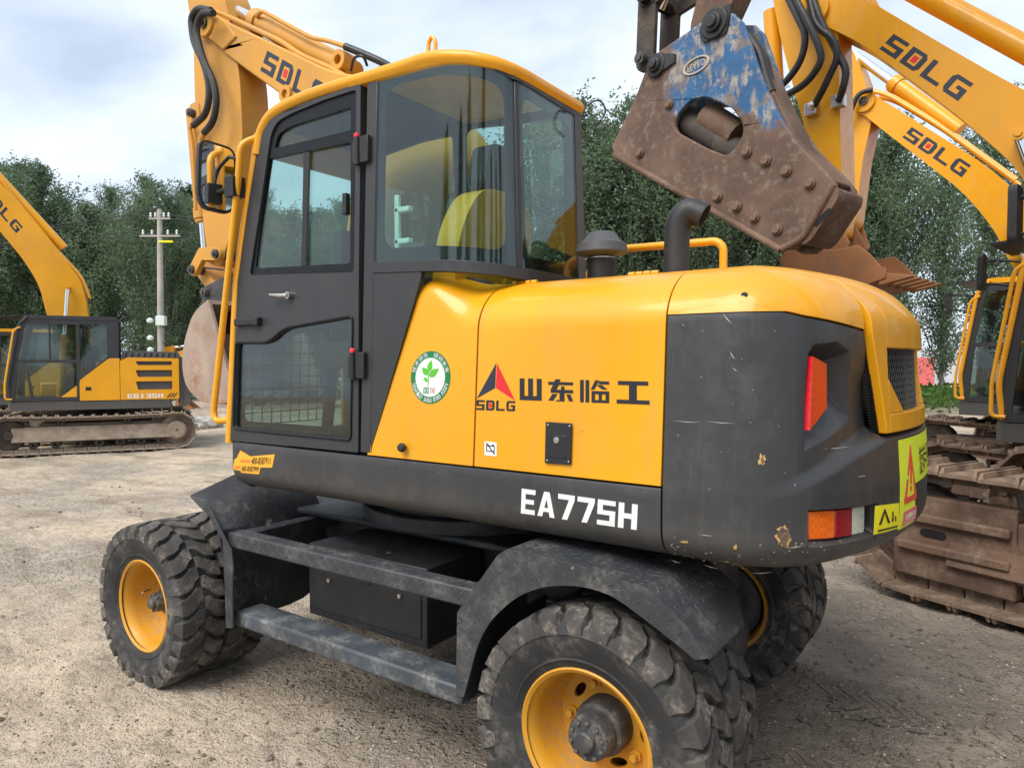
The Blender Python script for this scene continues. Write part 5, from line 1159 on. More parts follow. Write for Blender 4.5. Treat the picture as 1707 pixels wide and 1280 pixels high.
mb = WB(); hosepath(mb, [onY(575, 78, cy-.09), onY(605, 90, cy-.05), onY(650, 110, cy), onY(700, 150, cy+.1)], .022, 10); mb.build('hose', 'hose', ac)
mb = WB(); hosepath(mb, [onY(585, 118, BN), onY(590, 95, BN-.05), onY(606, 93, BN-.05), onY(612, 110, BN)], .008, 8, .06); mb.build('hose', 'hose', ac)
mb = WB(); mb.lathe([(.03, -.05), (.06, -.05), (.06, .05), (.03, .05)], onY(573, 104, cy-.06), (0, 1, 0), 22, closed=True); mb.build('cylinder_eye', 'yellow_old', ac)
# arm
ar = lambda px, py: bx(px, py, .94)
arm = [ar(306, -60), ar(312, 0), ar(322, 60), ar(324, 150), ar(328, 250), ar(336, 350), ar(348, 440), ar(368, 446), ar(386, 380), ar(398, 300), ar(404, 225), ar(400, 140), ar(392, 80), ar(372, -10), ar(340, -75)]
mb = WB(); mb.plate([smooth2(arm+[arm[0]], 3, .06)[:-1]], lambda a, b, d: (a, .94+d, b), .22); am = mb.build('arm', 'yellow_old', bevel=.012)
# bucket cylinder on the front of the arm with its bracket
k0, k1 = onY(325, 195, .98), onY(342, 432, .98)
k0[1] = k1[1] = 1.0
cylinder(WB, WE, onY(322, 185, 1.0), onY(343, 425, 1.0), .74, .052, .028, 'yellow_old')
e_ = onY(323, 190, .93); mb = WB(); mb.plate([round2([(e_[0]-.06, e_[2]+.08), (e_[0]+.06, e_[2]+.08), (e_[0]+.08, e_[2]-.08), (e_[0]-.05, e_[2]-.08)], .04)], lambda a, b, d: (a, .93+d, b), .22); mb.build('cylinder_bracket', 'yellow_old', am, bevel=.006)
pin(WB, am, (e_[0], 1.04, e_[2]), (0, 1, 0), .15, .03)
# linkage
def linkbar(p, q, w, t, y0, mat, name, par):
    p, q = np.array(p), np.array(q); u = (q-p)/np.linalg.norm(q-p); n = np.array((-u[1], u[0])); L = []
    for k in range(9): a = math.pi/2+math.pi*k/8; L.append(tuple(p+w*(u*math.cos(a)+n*math.sin(a))))
    for k in range(9): a = -math.pi/2+math.pi*k/8; L.append(tuple(q+w*(u*math.cos(a)+n*math.sin(a))))
    mb = WB(); mb.plate([L], lambda a, b, d: (a, y0+d, b), t); return mb.build(name, mat, par, bevel=.004)
J0, J1, J2, J3 = bx(325, 450, .9), bx(365, 424, .9), bx(346, 488, .9), bx(372, 470, .9)
mid = bx(338, 424, .9)
lk_ = linkbar(J0, mid, .045, .04, .88, 'yellow_old', 'rocker_link', am); linkbar(mid, J1, .045, .04, .881, 'yellow_old', 'rocker_link', am); linkbar(J0, mid, .045, .04, 1.18, 'yellow_old', 'rocker_link', am); linkbar(mid, J1, .045, .04, 1.181, 'yellow_old', 'rocker_link', am)
linkbar(bx(330, 446, .96), J2, .05, .18, .96, 'yellow_old', 'bucket_link', am)
for j in (J0, J1, J2): pin(WB, am, (j[0], 1.05, j[1]), (0, 1, 0), .19, .032)
# bucket: ears and shell
BW = .33
bq = lambda px, py: bx(px, py, 1.05-BW)
prof_ = [bq(352, 500), bq(327, 521), bq(312, 570), bq(308, 606), bq(314, 643), bq(338, 670), bq(372, 676), bq(398, 664)]
bk_ = bucketparts(WB, lambda p, q, y: (p, 1.05+y, q), WE, 'bucket_worn', 'hub', prof_, BW, tl=.13)
for y in (.90, 1.16):
    mb = WB(); mb.plate([round2([bx(340, 478, .9), bx(380, 458, .9), bx(392, 500, .9), bx(385, 560, .9), bx(345, 540, .9), bx(333, 515, .9)], .03)], lambda a, b, d: (a, y+d, b), .03); mb.build('bucket_ear', 'chassis', bk_, bevel=.005)
# hoses looping from boom nose to arm
for off, pts in ((0, ((352, 18), (330, 14), (318, 30), (322, 70), (342, 110), (350, 150), (345, 190), (322, 210))), (.05, ((356, 22), (336, 22), (326, 50), (338, 100), (356, 135), (362, 170), (355, 205), (340, 222)))):
    mb = WB(); hosepath(mb, [onY(x, y, BN-.06-off) for x, y in pts], .023, 10, .2); mb.build('hose', 'hose', bm_)
mb = WB(); hosepath(mb, [onY(396, 95, 1.24), onY(404, 130, 1.26), onY(416, 165, 1.27), (onY(412, 200, 1.26)), onY(404, 225, 1.22)], .022, 10, .2); mb.build('hose', 'hose', bm_)
mb = WB(); mb.tube([onY(340, 222, .9), onY(335, 235, .9)], .02, 10); mb.tube([onY(322, 208, .9), onY(316, 214, .9), onY(322, 250, .9), onY(326, 350, .9)], .014, 8, round_=.05); mb.build('arm_pipe', 'yellow_old', am)

# ------------------------------------------------------------------ crawler excavators
def shoe_mesh(W, pitch, mat, name):
    mb = MB(); h = pitch*.49
    mb.box(-h, h, -W/2, W/2, -.012, .012); mb.hexa([(-h, -W/2+.004, .012), (-h+.030, -W/2+.004, .012), (-h+.030, W/2-.004, .012), (-h, W/2-.004, .012)], [(-h+.004, -W/2+.02, .048), (-h+.020, -W/2+.02, .048), (-h+.020, W/2-.02, .048), (-h+.004, W/2-.02, .048)])
    mb.hexa([(h-.034, -W/2+.004, .012), (h-.004, -W/2+.004, .012), (h-.004, W/2-.004, .012), (h-.034, W/2-.004, .012)], [(h-.026, -W/2+.02, .048), (h-.010, -W/2+.02, .048), (h-.010, W/2-.02, .048), (h-.026, W/2-.02, .048)])
    for y in (-.075, .075): mb.box(-h*.96, h*.96, y-.022, y+.022, -.075, -.0125)
    me = mb.mesh(name, smooth=0); me.materials.append(M[mat]); return me
def track_path(L, R, n):
    """closed stadium: points with tangent angle, n steps; R outer radius of link line"""
    st = L-2*R; per = 2*st+2*math.pi*R; out = []
    for k in range(n):
        d = per*(k+.5)/n
        if d < st: out.append((st/2-d, 2*R-.02*math.sin(math.pi*d/st)*1.5, math.pi))             # top run, slight sag
        elif d < st+math.pi*R: a = math.pi/2+(d-st)/R; out.append((-st/2+R*math.cos(a), R+R*math.sin(a), a+math.pi/2))
        elif d < 2*st+math.pi*R: out.append((-st/2+(d-st-math.pi*R), 0, 0))
        else: a = -math.pi/2+(d-2*st-math.pi*R)/R; out.append((st/2+R*math.cos(a), R+R*math.sin(a), a+math.pi/2))
    return out, per
def crawler(label, O, h, S=1., pose=None, trk=('track_dust', 'track_rust'), cabx=1.30, detail=2, TL=3.7, paintm='yellow', model=None, group=None, guard=False, mirror=False, gauge=2.0, W=.5, R=.36, th=None):
    """O ground point of the slew centre, h heading (world XY unit); local x forward, y left, z up"""
    rz = math.atan2(h[1], h[0]); root = empty('crawler_excavator', (O[0], O[1], O[2]), rz); root.scale = (S, S, S); tag(root, label, 'excavator', group)
    pit = .20 if R < .4 else .235; sh0 = .065; CL = 1.84
    pp, per = track_path(TL-.1, R, 10); N = int(per/pit); pit = per/N; pp, per = track_path(TL-.1, R, N)
    SH = shoe_mesh(W, pit, trk[0], 'track_shoe')
    for sy in (1, -1):
        yc = sy*gauge/2; st = TL-.1-2*R
        mb = MB(); mb.box(-st/2-.02, st/2-.05, yc-.13, yc+.13, sh0+.22, sh0+.50)
        mb.hexa([(-st/2, yc-.19, sh0+.22), (st/2-.25, yc-.19, sh0+.22), (st/2-.25, yc+.19, sh0+.22), (-st/2, yc+.19, sh0+.22)], [(-st/2+.05, yc-.12, sh0+.51), (st/2-.25, yc-.12, sh0+.51), (st/2-.25, yc+.12, sh0+.51), (-st/2+.05, yc+.12, sh0+.51)])
        tr = mb.build('track_frame', trk[1], root, bevel=.012)
        if th is not None: tr.rotation_euler = (0, 0, math.atan2(th[1], th[0])-rz)
        if detail:
            for (x, z, a) in pp:
                o = link('track_shoe', SH, None, tr); o.location = (x, yc, z+sh0); o.rotation_euler = (0, -a+math.pi, 0)
        else:
            mb = MB()
            for (x, z, a) in pp:
                mb.obox((x, yc, z+sh0), (math.cos(a)*pit*.48, 0, math.sin(a)*pit*.48), (0, W/2, 0), (math.sin(a)*.025, 0, -math.cos(a)*.025))
            o = mb.build('track_chain', trk[0], tr, smooth=0); o['kind'] = 'stuff'
        mb = MB(); mb.lathe([(.10, -.10), (.27, -.09), (.30, -.05), (.30, .05), (.27, .09), (.10, .10)], (st/2, yc, R+sh0), (0, 1, 0), 28, closed=True); mb.cyl((st/2, yc-.13, R+sh0), (st/2, yc+.13, R+sh0), .09, n=16); mb.build('idler', 'track_dark', tr)
        mb = MB(); mb.lathe([(.05, -.03), (.29, -.02), (.31, 0), (.29, .02), (.05, .03)], (-st/2, yc, R+sh0), (0, 1, 0), 22, closed=True); mb.lathe([(.02, .20), (.15, .20), (.19, .17), (.20, -.12), (.02, -.12)], (-st/2, yc, R+sh0), (0, sy, 0), 24, closed=True); mb.build('sprocket', trk[1], tr)
        if detail:
            mb = MB(); mb.lathe([(.03, -.12), (.085, -.12), (.085, -.05), (.07, -.045), (.07, .045), (.085, .05), (.085, .12), (.03, .12)], (0, 0, 0), (0, 1, 0), 18, closed=True); rm_ = mb.mesh('roller'); rm_.materials.append(M['track_dark'])
            for k in range(7): o = link('roller', rm_, None, tr); o.location = (lerp(-st/2+.3, st/2-.4, k/6), yc, sh0+.165)
            for x in (-.55, .6): o = link('carrier_roller', rm_, None, tr); o.location = (x, yc, sh0+.60); o.scale = (.75, .8, .75)
        if guard:
            yo = yc+sy*.15
            mb = MB(); x1 = st/2+.13; x0 = x1-.78; s_ = sy
            mb.box(min(x0, x1), x1, min(yo, yo-sy*.12), max(yo, yo-sy*.12), .15, .72); gdd = mb.build('idler_guard', 'rust', tr, bevel=.015)
            for z in (.57, .37): mb = MB(); mb.box(x0+.02, x1-.05, min(yo, yo+sy*.045), max(yo, yo+sy*.045), z-.03, z+.03); mb.build('guard_rib', 'rust', gdd, bevel=.012)
            mb = MB(); mb.plate([[(x1-.28+a*1.7, (.47+b*1.3)) for a, b in obl(.03, .022)]], lambda a, b, d: (a, yo+sy*(.001+d), b), .002); mb.build('guard_slot', 'gap', gdd)
            mb = MB(); mb.box(-st/2+.3, x0-.004, min(yo, yo-sy*.10), max(yo, yo-sy*.10), .26, .64); mb.build('frame_side', 'rust', tr, bevel=.012)
    # centre frame and slew ring
    mb = MB(); mb.box(-1.0, 1.0, -gauge/2+.1, gauge/2-.1, .36, .62); mb.box(-.6, .6, -.6, .6, .62, .74); cf_ = mb.build('centre_frame', trk[1], root, bevel=.02)
    if th is not None: cf_.rotation_euler = (0, 0, math.atan2(th[1], th[0])-rz)
    mb = MB(); mb.cyl((0, 0, .74), (0, 0, .90), .52, n=40); mb.build('slew_ring', 'track_dark', root)
    # platform
    zc, xt = .90, -1.58
    mb = MB(); mb.plate([round2([(xt+.2, -1.2), (cabx, -1.2), (cabx+.03, -.4), (cabx+.03, 1.2), (xt+.2, 1.22)], .06)], lambda a, b, d: (a, b, zc+d), .17); mb.build('platform', 'grey', root, bevel=.03)
    # counterweight
    pl = [(xt+.05, -1.22), (xt+.05, 1.22), (xt-.03, 1.20), (xt-.14, .75), (xt-.20, 0), (xt-.14, -.75), (xt-.05, -1.20)]
    mb = MB(); mb.plate([round2(pl, [.0, .0, .22, .2, .3, .2, .22], 5)], lambda a, b, d: (a, b, zc+.02+d), 1.03); cwo = mb.build('counterweight', 'grey', root, bevel=.05, seg=3)
    # left engine housing: two yellow doors with louvres
    xa = xt+.06; xm = cabx-CL-.02; xdr = cabx-CL+.70
    side = [(xm+.004, zc+.18), (xdr-.02, zc+.18), (xdr-.02, zc+.58), (cabx-CL+.17, zc+1.02), (xm+.004, zc+1.02)]
    mb = MB(); mb.plate([round2(side, [.01, .01, .04, .05, .01])], lambda a, b, d: (a, 1.222-d, b), .012 if False else .015); d1 = mb.build('side_door', paintm, root, bevel=.012)
    mb = MB(); mb.box(xm+.50, xm+.60, 1.221, 1.225, zc+.38, zc+.45); mb.build('door_latch', 'ink', d1)
    sl3 = [round2([(lerp(xa, xm, .12), zc+z0), (lerp(xa, xm, .70), zc+z0), (lerp(xa, xm, .74), zc+z1), (lerp(xa, xm, .12), zc+z1)], .02) for z0, z1 in ((.38, .55), (.64, .78), (.88, .96))]
    dd_ = [(xa, zc+.18), (xm-.004, zc+.18), (xm-.004, zc+.97), (xm-.15, zc+1.04), (xa, zc+1.02)]
    mb = MB(); mb.plate([round2(dd_, .015)]+sl3, lambda a, b, d: (a, 1.22-d, b), .06); d2 = mb.build('engine_door', paintm, root, bevel=.008)
    mb = MB(); mb.box(xa+.01, xm-.01, 1.10, 1.155, zc+.19, zc+1.0)
    mb.build('louvre_backing', 'plastic_grey', d2)
    mb = MB(); mb.box(xa+.001, xm-.001, -1.19, 1.095, zc+.18, zc+1.02); mb.build('engine_housing', paintm, root, bevel=.03)
    mb = MB(); mb.plate([round2([(xa-.05, zc+1.025), (xm-.01, zc+1.025), (xm-.05, zc+1.18), (xa, zc+1.15)], .04)], lambda a, b, d: (a, 1.12-d, b), 1.2); vt = mb.build('vent_cover', 'plastic_grey', root, bevel=.015)
    if detail:
        for k in range(9): x = lerp(xa+.06, xm-.12, k/8); mb = MB(); mb.hexa([(x, 1.119, zc+1.05), (x+.03, 1.119, zc+1.05), (x+.03, 1.124, zc+1.05), (x, 1.124, zc+1.05)], [(x-.02, 1.119, zc+1.13), (x+.01, 1.119, zc+1.13), (x+.01, 1.124, zc+1.13), (x-.02, 1.124, zc+1.13)]); mb.build('vent_slot', 'gap', vt)
    if model:
        pw, _ = word(list(model), None, .22); x0_, x1_ = lerp(xa, xm, .88), lerp(xa, xm, .28)
        mm = decal(pw, lambda u, v, d: (lerp(x1_+.0, x0_, 0)+(u)*0+lerp(0, 0, u), 0, 0) if False else (lerp(x0_, x1_, u), 1.22-d+.0, zc+.21+.085*v)); mm.build('model_lettering', 'ink_white', d2)
        for k in range(3):
            x = lerp(xa, xm, .22)-.055*k; m3 = decal([[(x, zc+.21), (x-.03, zc+.21), (x-.10, zc+.30), (x-.07, zc+.30)]], lambda a, b, d: (a, 1.22-d, b)); m3.build('model_stripe', 'ink', d2)
        m3 = decal([rc(lerp(xa, xm, .95), zc+.40, lerp(xa, xm, .90), zc+.46)], lambda a, b, d: (a, 1.22-d, b)) if False else None
    # tank / tool boxes on the right
    mb = MB(); mb.box(-.3, .45, -1.19, -.45, zc+.18, zc+.86); mb.box(.46, 1.15, -1.18, -.5, zc+.18, zc+.50); mb.build('tank', paintm, root, bevel=.03)
    # cab
    cx0, cx1, cy0, cy1, cz0, cz1 = cabx-CL, cabx, .22, 1.20, zc+.18, 2.72
    prof = [(cx0, cz0), (cx1, cz0), (cx1+.01, cz0+.35), (cx1-.17, cz1-.16), (cx1-.30, cz1), (cx0+.03, cz1), (cx0, cz1-.06)]
    roofp = round2([(cx1-.20, cz1-.04), (cx1-.30, cz1+.03), (cx0+.03, cz1+.03), (cx0-.01, cz1-.05)], .04)
    xmid = cx0+.70
    def fr(xa_, za, xb_, zb): return [(xa_, za), (xb_, za), (xb_, zb), (xa_, zb)]
    def xf(z): return np.interp(z, [cz0, cz0+.35, cz1-.16, cz1], [cx1, cx1+.01, cx1-.17, cx1-.30])
    zm = cz0+.78
    holes = [round2([(xmid+.03, zm+.03), (xf(zm)-.09, zm+.03), (xf(cz1-.14)-.09, cz1-.14), (xmid+.03, cz1-.14)], .03), round2([(xmid+.03, cz0+.07), (xf(cz0)-.09, cz0+.07), (xf(zm)-.09, zm-.03), (xmid+.03, zm-.03)], .03), round2([(cx0+.20, cz0+.86), (xmid-.03, cz0+.44), (xmid-.03, cz1-.12), (cx0+.20, cz1-.12)], .05)]
    for y, nm in ((cy1, 'cab_side'), (cy0+.04, 'cab_side')):
        mb = MB(); mb.plate([round2(prof, [.01, .03, .0, .08, .08, .05, .02])]+holes, lambda a, b, d: (a, y-d, b), .04); sd_ = mb.build(nm, 'grey_cab', root, bevel=.008)
        for hpoly in holes: mb = MB(); mb.plate([hpoly], lambda a, b, d: (a, y-.018-d, b), .004); mb.build('side_pane', 'glass_far', sd_)
    if detail:
        mb = MB(); mb.plate([[(xmid+.03, cz0+.075), (xmid+.30, cz0+.075), (xmid+.03, cz0+.30)]], lambda a, b, d: (a, cy1-.008-d, b), .01); mb.build('step_panel', paintm, root)
        mb = MB(); mb.box(lerp(xmid, cx1, .40), lerp(xmid, cx1, .40)+.025, cy1-.03, cy1-.012, zm+.02, cz1-.13); mb.build('pane_stile', 'plastic_black', root)
    mb = MB(); mb.plate([roofp], lambda a, b, d: (a, cy1+.01-d, b), cy1-cy0+.02); mb.build('cab_roof', 'grey_cab' if detail < 3 else paintm, root, bevel=.02)
    mb = MB(); mb.box(cx0+.002, cx0+.03, cy0+.041, cy1-.041, cz0+.06, cz0+.8); mb.box(cx0+.002, cx0+.10, cy0+.041, cy0+.12, cz0+.8, cz1-.02); mb.box(cx0+.002, cx0+.10, cy1-.12, cy1-.041, cz0+.8, cz1-.02); mb.box(cx0+.002, cx1-.02, cy0+.041, cy1-.041, cz0+.001, cz0+.05); mb.build('cab_floor', 'interior', root)
    wsp = [(xf(z)-.02, z) for z in (cz0+.12, cz0+.35, cz1-.16, cz1-.03)]
    mb = MB(); mb.sheet([[(x, y, z) for y in (cy0+.06, cy1-.06)] for x, z in wsp], [[(x-.006, y, z) for y in (cy0+.06, cy1-.06)] for x, z in wsp]); mb.build('windscreen', 'glass_far', root)
    for y in (cy0+.03, cy1-.03):
        mb = MB(); mb.tube([(xf(z)-.012, y, z) for z in LS(cz0, cz1-.03, 8)], .032, 8); mb.build('cab_post', 'grey_cab', root)
    mb = MB(); mb.box(cx0+.55, cx0+1.0, cy0+.28, cy1-.28, cz0+.05, cz0+.55); mb.box(cx0+.45, cx0+.60, cy0+.28, cy1-.28, cz0+.50, cz0+1.10); mb.build('seat', 'seat_dark', root, bevel=.05)
    mb = MB(); mb.tube([(cx1-.30, cy0+.5, cz0+.05), (cx1-.22, cy0+.5, cz0+.62)], .03, 8); mb.box(cx1-.30, cx1-.16, cy0+.36, cy0+.62, cz0+.60, cz0+.68); mb.build('console', 'interior', root)
    mb = MB(); mb.tube([Vector(p) for p in ((cx1-.05, cy1+.02, cz0+.05), (cx1+.06, cy1+.03, cz0+.05), (cx1+.06, cy1+.03, cz0+.35), (xf(cz1-.3)+.05, cy1+.03, cz1-.26), (xf(cz1-.3)-.06, cy1+.02, cz1-.20))], .018, 10, round_=.06); mb.build('grab_rail', 'yellow_rail', root)
    mb = MB(); mb.tube([Vector(p) for p in ((cx1-.02, cy1-.02, cz0+.02), (xf(cz0+.35)+.0, cy1+.012, cz0+.35), (xf(cz1-.16), cy1+.012, cz1-.16), (cx1-.32, cy1+.01, cz1+.0))], .026, 10, round_=.08); mb.build('front_pillar', 'yellow_rail' if detail == 3 else 'grey_cab', root)
    mb = MB(); mb.plate([[(cx1-.38, cz1+.03), (cx1+.10, cz1-.02), (cx1+.10, cz1-.0), (cx1-.38, cz1+.055)]], lambda a, b, d: (a, cy1-.02-d, b), cy1-cy0-.04); mb.build('visor', 'plastic_black', root)
    if mirror:
        mp = np.array((cx1+.16, cy1+.10, cz1-.28)); mb = MB(); mb.plate([round2([(-.09, -.16), (.09, -.16), (.09, .16), (-.09, .16)], .04)], lambda a, b, d: mp+np.array((-d*.9, a+d*.2, b)), .05); mr_ = mb.build('mirror', 'plastic_black', root, bevel=.012)
        mb = MB(); mb.tube([mp+np.array((-.03, -.02, .1)), mp+np.array((-.1, -.08, .12)), (xf(cz1-.2)-.02, cy1, cz1-.2)], .012, 8, round_=.05); mb.tube([mp+np.array((-.03, -.02, -.1)), mp+np.array((-.12, -.08, -.1)), (xf(cz1-.4)-.02, cy1, cz1-.42)], .012, 8, round_=.05); mb.build('mirror_arm', 'plastic_black', mr_)
    # working equipment
    if pose:
        bt_ = .19
        lo_, up2 = smooth2(pose['low'], 6, .5), smooth2(pose['up'], 6, .5)
        mb = MB(); mb.plate([lo_+up2[::-1]], lambda a, b, d: (a, bt_-d, b), 2*bt_); bmo = mb.build('boom', paintm, root, bevel=.014)
        tipc = pose['tip']; mb = MB(); mb.cyl((tipc[0], -bt_-.03, tipc[1]), (tipc[0], bt_+.03, tipc[1]), .12, n=24); mb.build('boom_nose', paintm, bmo); pin(MB, bmo, (tipc[0], 0, tipc[1]), (0, 1, 0), bt_+.05, .05)
        if 'logo' in pose:
            ql_ = quadmap(pose['logo']); pw, cl = word(['S', 'D', 'L', 'G'], [1]*4, .22); f_ = lambda u, v, d: (ql_(u, v)[0], bt_-d, ql_(u, v)[1])
            decal(pw, lambda u, v, d: (ql_(u, v)[0], bt_-d, ql_(u, v)[1])).build('boom_lettering', 'navy', bmo)
            decal([[(cl[1][0]+cl[1][1]*a, b) for a, b in rc(.36, .32, .64, .68)]], lambda u, v, d: (ql_(u, v)[0], bt_-d, ql_(u, v)[1])).build('boom_mark', 'ink_red', bmo)
        for y in (-bt_-.11, bt_+.11):
            cylinder(MB, root, (.70, y, 1.12), (pose['bc'][0], y, pose['bc'][1]), .55, .065, .04, paintm)
        pin(MB, bmo, (pose['bc'][0], 0, pose['bc'][1]), (0, 1, 0), bt_+.17, .045, paintm)
        if 'pipes' in pose:
            for y, P in ((bt_-.05, 0), (bt_-.14, .03), (-bt_+.06, 0)):
                mb = MB(); mb.tube([(p[0], y, p[1]+P) for p in pose['pipes']], .022, 8, round_=.2); mb.build('boom_pipe', 'copper_pipe' if y == bt_-.05 and pose.get('copper') else paintm, bmo)
        if 'arm' in pose:
            mb = MB(); mb.plate([smooth2(pose['arm']+[pose['arm'][0]], 3, .08)[:-1]], lambda a, b, d: (a, pose.get('aw', .15)-d, b), 2*pose.get('aw', .15)); amo = mb.build('arm', pose.get('armmat', paintm), root, bevel=.012)
            a0_, a1_ = pose['acyl']; cylinder(MB, root, (a0_[0], 0, a0_[1]), (a1_[0], 0, a1_[1]), .6, .085, .05, paintm)
            if 'bcyl' in pose:
                a0_, a1_ = pose['bcyl']; cylinder(MB, root, (a0_[0], 0, a0_[1]), (a1_[0], 0, a1_[1]), pose.get('bfrac', .6), .07, .045, paintm)
            for hp_ in pose.get('hoses', []):
                mb = MB(); hosepath(mb, [(p[0], p[2], p[1]) for p in hp_], .028, 10, .3); mb.build('hose', 'hose', amo)
            for p in pose.get('fit', []):
                mb = MB(); mb.box(p[0]-.05, p[0]+.05, .14, .22, p[1]-.05, p[1]+.05); mb.cyl((p[0]-.02, .2, p[1]), (p[0]-.02, .25, p[1]+.03), .03, n=8); mb.build('hose_fitting', 'steel', amo, bevel=.008)
            for (p, q, w_) in pose.get('links', []):
                for y in (pose.get('ly', .16), -pose.get('ly', .16)-.04):
                    p_, q_ = np.array(p), np.array(q); u = (q_-p_)/np.linalg.norm(q_-p_); n_ = np.array((-u[1], u[0])); L = [tuple(p_+w_*(u*math.cos(a)+n_*math.sin(a))) for a in LS(math.pi/2, 1.5*math.pi, 9)]+[tuple(q_+w_*(u*math.cos(a)+n_*math.sin(a))) for a in LS(-math.pi/2, math.pi/2, 9)]
                    mb = MB(); mb.plate([L], lambda a, b, d: (a, y+d, b), .04); mb.build('bucket_link', pose.get('linkmat', paintm), amo, bevel=.005)
                pin(MB, amo, (q[0], 0, q[1]), (0, 1, 0), .22, .045); pin(MB, amo, (p[0], 0, p[1]), (0, 1, 0), .22, .045)
        if 'bucket' in pose:
            bb = bucketparts(MB, lambda p, q, y: (p, y, q), root, pose.get('bmat', 'rust_orange'), pose.get('bmat', 'rust_orange'), pose['bucket'], pose.get('bw', .50), lipdir=pose.get('lipdir'), side=pose.get('bside'))
            for y in (-.22, .18):
                mb = MB(); mb.plate([pose['ear']], lambda a, b, d: (a, y+d, b), .04); mb.build('bucket_ear', pose.get('bmat', 'rust_orange'), bb, bevel=.006)
    return root
def localpx(O, h, S):
    """pixel -> local (x,z) on the plane local y = yl of a crawler"""
    h = np.array([h[0], h[1], 0.]); l = np.array([-h[1], h[0], 0.]); O = np.array(O)
    def f(px, py, yl=.19): p = onPl(px, py, O+l*yl*S, l)-O; return (float(p@h)/S, float(p[2])/S)
    return f
def camdir(lat, dep): v = RT*lat+F0*dep; return v[:2]/np.linalg.norm(v[:2])
UU, NN = np.array((-.5, .866)), np.array((.866, .5))
def un(n_, s_, z=0.): p = NN*n_+UU*s_; return cw(p[0], p[1], z)
hU = camdir(*UU)
# ------------------------------------------------------------------ terrain
def _h2(ix, iy, seed): 
    n = (ix.astype(np.int64)*374761393+iy.astype(np.int64)*668265263+seed*1442695041) & 0xffffffff
    n = ((n ^ (n >> 13))*1274126177) & 0xffffffff; return ((n ^ (n >> 16)) & 0xffff)/65535.
def vnoise(x, y, seed=0):
    ix, iy = np.floor(x), np.floor(y); fx, fy = x-ix, y-iy; fx = fx*fx*(3-2*fx); fy = fy*fy*(3-2*fy)
    a, b, c, d = _h2(ix, iy, seed), _h2(ix+1, iy, seed), _h2(ix, iy+1, seed), _h2(ix+1, iy+1, seed); return (a*(1-fx)+b*fx)*(1-fy)+(c*(1-fx)+d*fx)*fy
def fbm(x, y, o=4, seed=0):
    r = 0; a = .5
    for k in range(o): r = r+a*(vnoise(x, y, seed+k)-.5); x = x*2.03+7.1; y = y*2.03+3.7; a *= .5
    return r
def gz(x, y):
    x = np.asarray(x, float); y = np.asarray(y, float)
    lat = (x-CAM[0])*RT[0]+(y-CAM[1])*RT[1]; dep = (x-CAM[0])*F0[0]+(y-CAM[1])*F0[1]
    base = -.20*ssm((-lat-2.5)/5)*ssm((dep-5)/6)-.034*ssm((-x-.9)/1.2)*ssm((x+5)/1.5)
    rough = 1+1.2*ssm((x-.2)/.8)*ssm((4.5-y)/1.)*ssm((5-x)/2)
    n = fbm(x*.5, y*.5, 3, 3)*.05+(fbm(x*2.2, y*2.2, 4, 9)*.05+fbm(x*9, y*9, 3, 21)*.026)*rough
    quiet = np.ones_like(x)
    for (wx, wy) in ((-.018, .23), (-.018, 1.83), (-2.575, .13), (-2.66, 1.86)): quiet = np.minimum(quiet, .25+.75*ssm((np.hypot(x-wx, (y-wy)*.8)-.28)/.4))
    far = ssm((np.hypot(x, y)-9)/14); return base+n*quiet*(1+.8*far)+.012*(1-quiet)
N = 620; t = LS(-1, 1, N); b_ = 5.2; g1 = 190*np.sinh(b_*t)/math.sinh(b_)
X, Y = np.meshgrid(g1-.3, g1+.6, indexing='ij'); Zg = gz(X, Y)
V = np.stack([X, Y, Zg], -1).reshape(-1, 3); I = np.arange(N*N).reshape(N, N)
Fq = np.stack([I[:-1, :-1], I[1:, :-1], I[1:, 1:], I[:-1, 1:]], -1).reshape(-1, 4)
def fastmesh(name, V, Fq, mat, smooth=True):
    me = bpy.data.meshes.new(name); me.vertices.add(len(V)); me.vertices.foreach_set('co', np.asarray(V, np.float32).ravel()); k = Fq.shape[1]
    me.loops.add(Fq.size); me.loops.foreach_set('vertex_index', Fq.astype(np.int32).ravel()); me.polygons.add(len(Fq)); me.polygons.foreach_set('loop_start', np.arange(0, Fq.size, k, dtype=np.int32)); me.polygons.foreach_set('loop_total', np.full(len(Fq), k, np.int32))
    me.polygons.foreach_set('use_smooth', np.full(len(Fq), smooth)); me.update(calc_edges=True); me.validate(); me.materials.append(M[mat]); return me
o = link('ground', fastmesh('ground', V, Fq, 'ground'), None); tag(o, kind='structure')
# loose stones and clods
def clods(name, n, area, smin, smax, mat, label, bias=1.):
    base = np.array([(1, 0, 0), (-1, 0, 0), (0, 1, 0), (0, -1, 0), (0, 0, 1), (0, 0, -1)], float); fs = np.array([(0, 2, 4), (2, 1, 4), (1, 3, 4), (3, 0, 4), (2, 0, 5), (1, 2, 5), (3, 1, 5), (0, 3, 5)])
    P = area(n); n = len(P); sc = smin+(smax-smin)*RNG.random(n)**4; jit = 1+.45*(RNG.random((n, 6, 3))-.5); a = RNG.random(n)*6.28
    v = base[None]*jit*sc[:, None, None]*np.array((1, .8, .6)); c, s_ = np.cos(a)[:, None], np.sin(a)[:, None]
    x = v[..., 0]*c-v[..., 1]*s_; y = v[..., 0]*s_+v[..., 1]*c; z = v[..., 2]
    pz = gz(P[:, 0], P[:, 1]); W_ = np.stack([x+P[:, :1], y+P[:, 1:2], z+(pz+sc*.15)[:, None]], -1).reshape(-1, 3)
    F_ = (fs[None]+6*np.arange(n)[:, None, None]).reshape(-1, 3); o = link(name, fastmesh(name, W_, F_, mat, False), None); tag(o, label, 'stones', kind='stuff'); return o
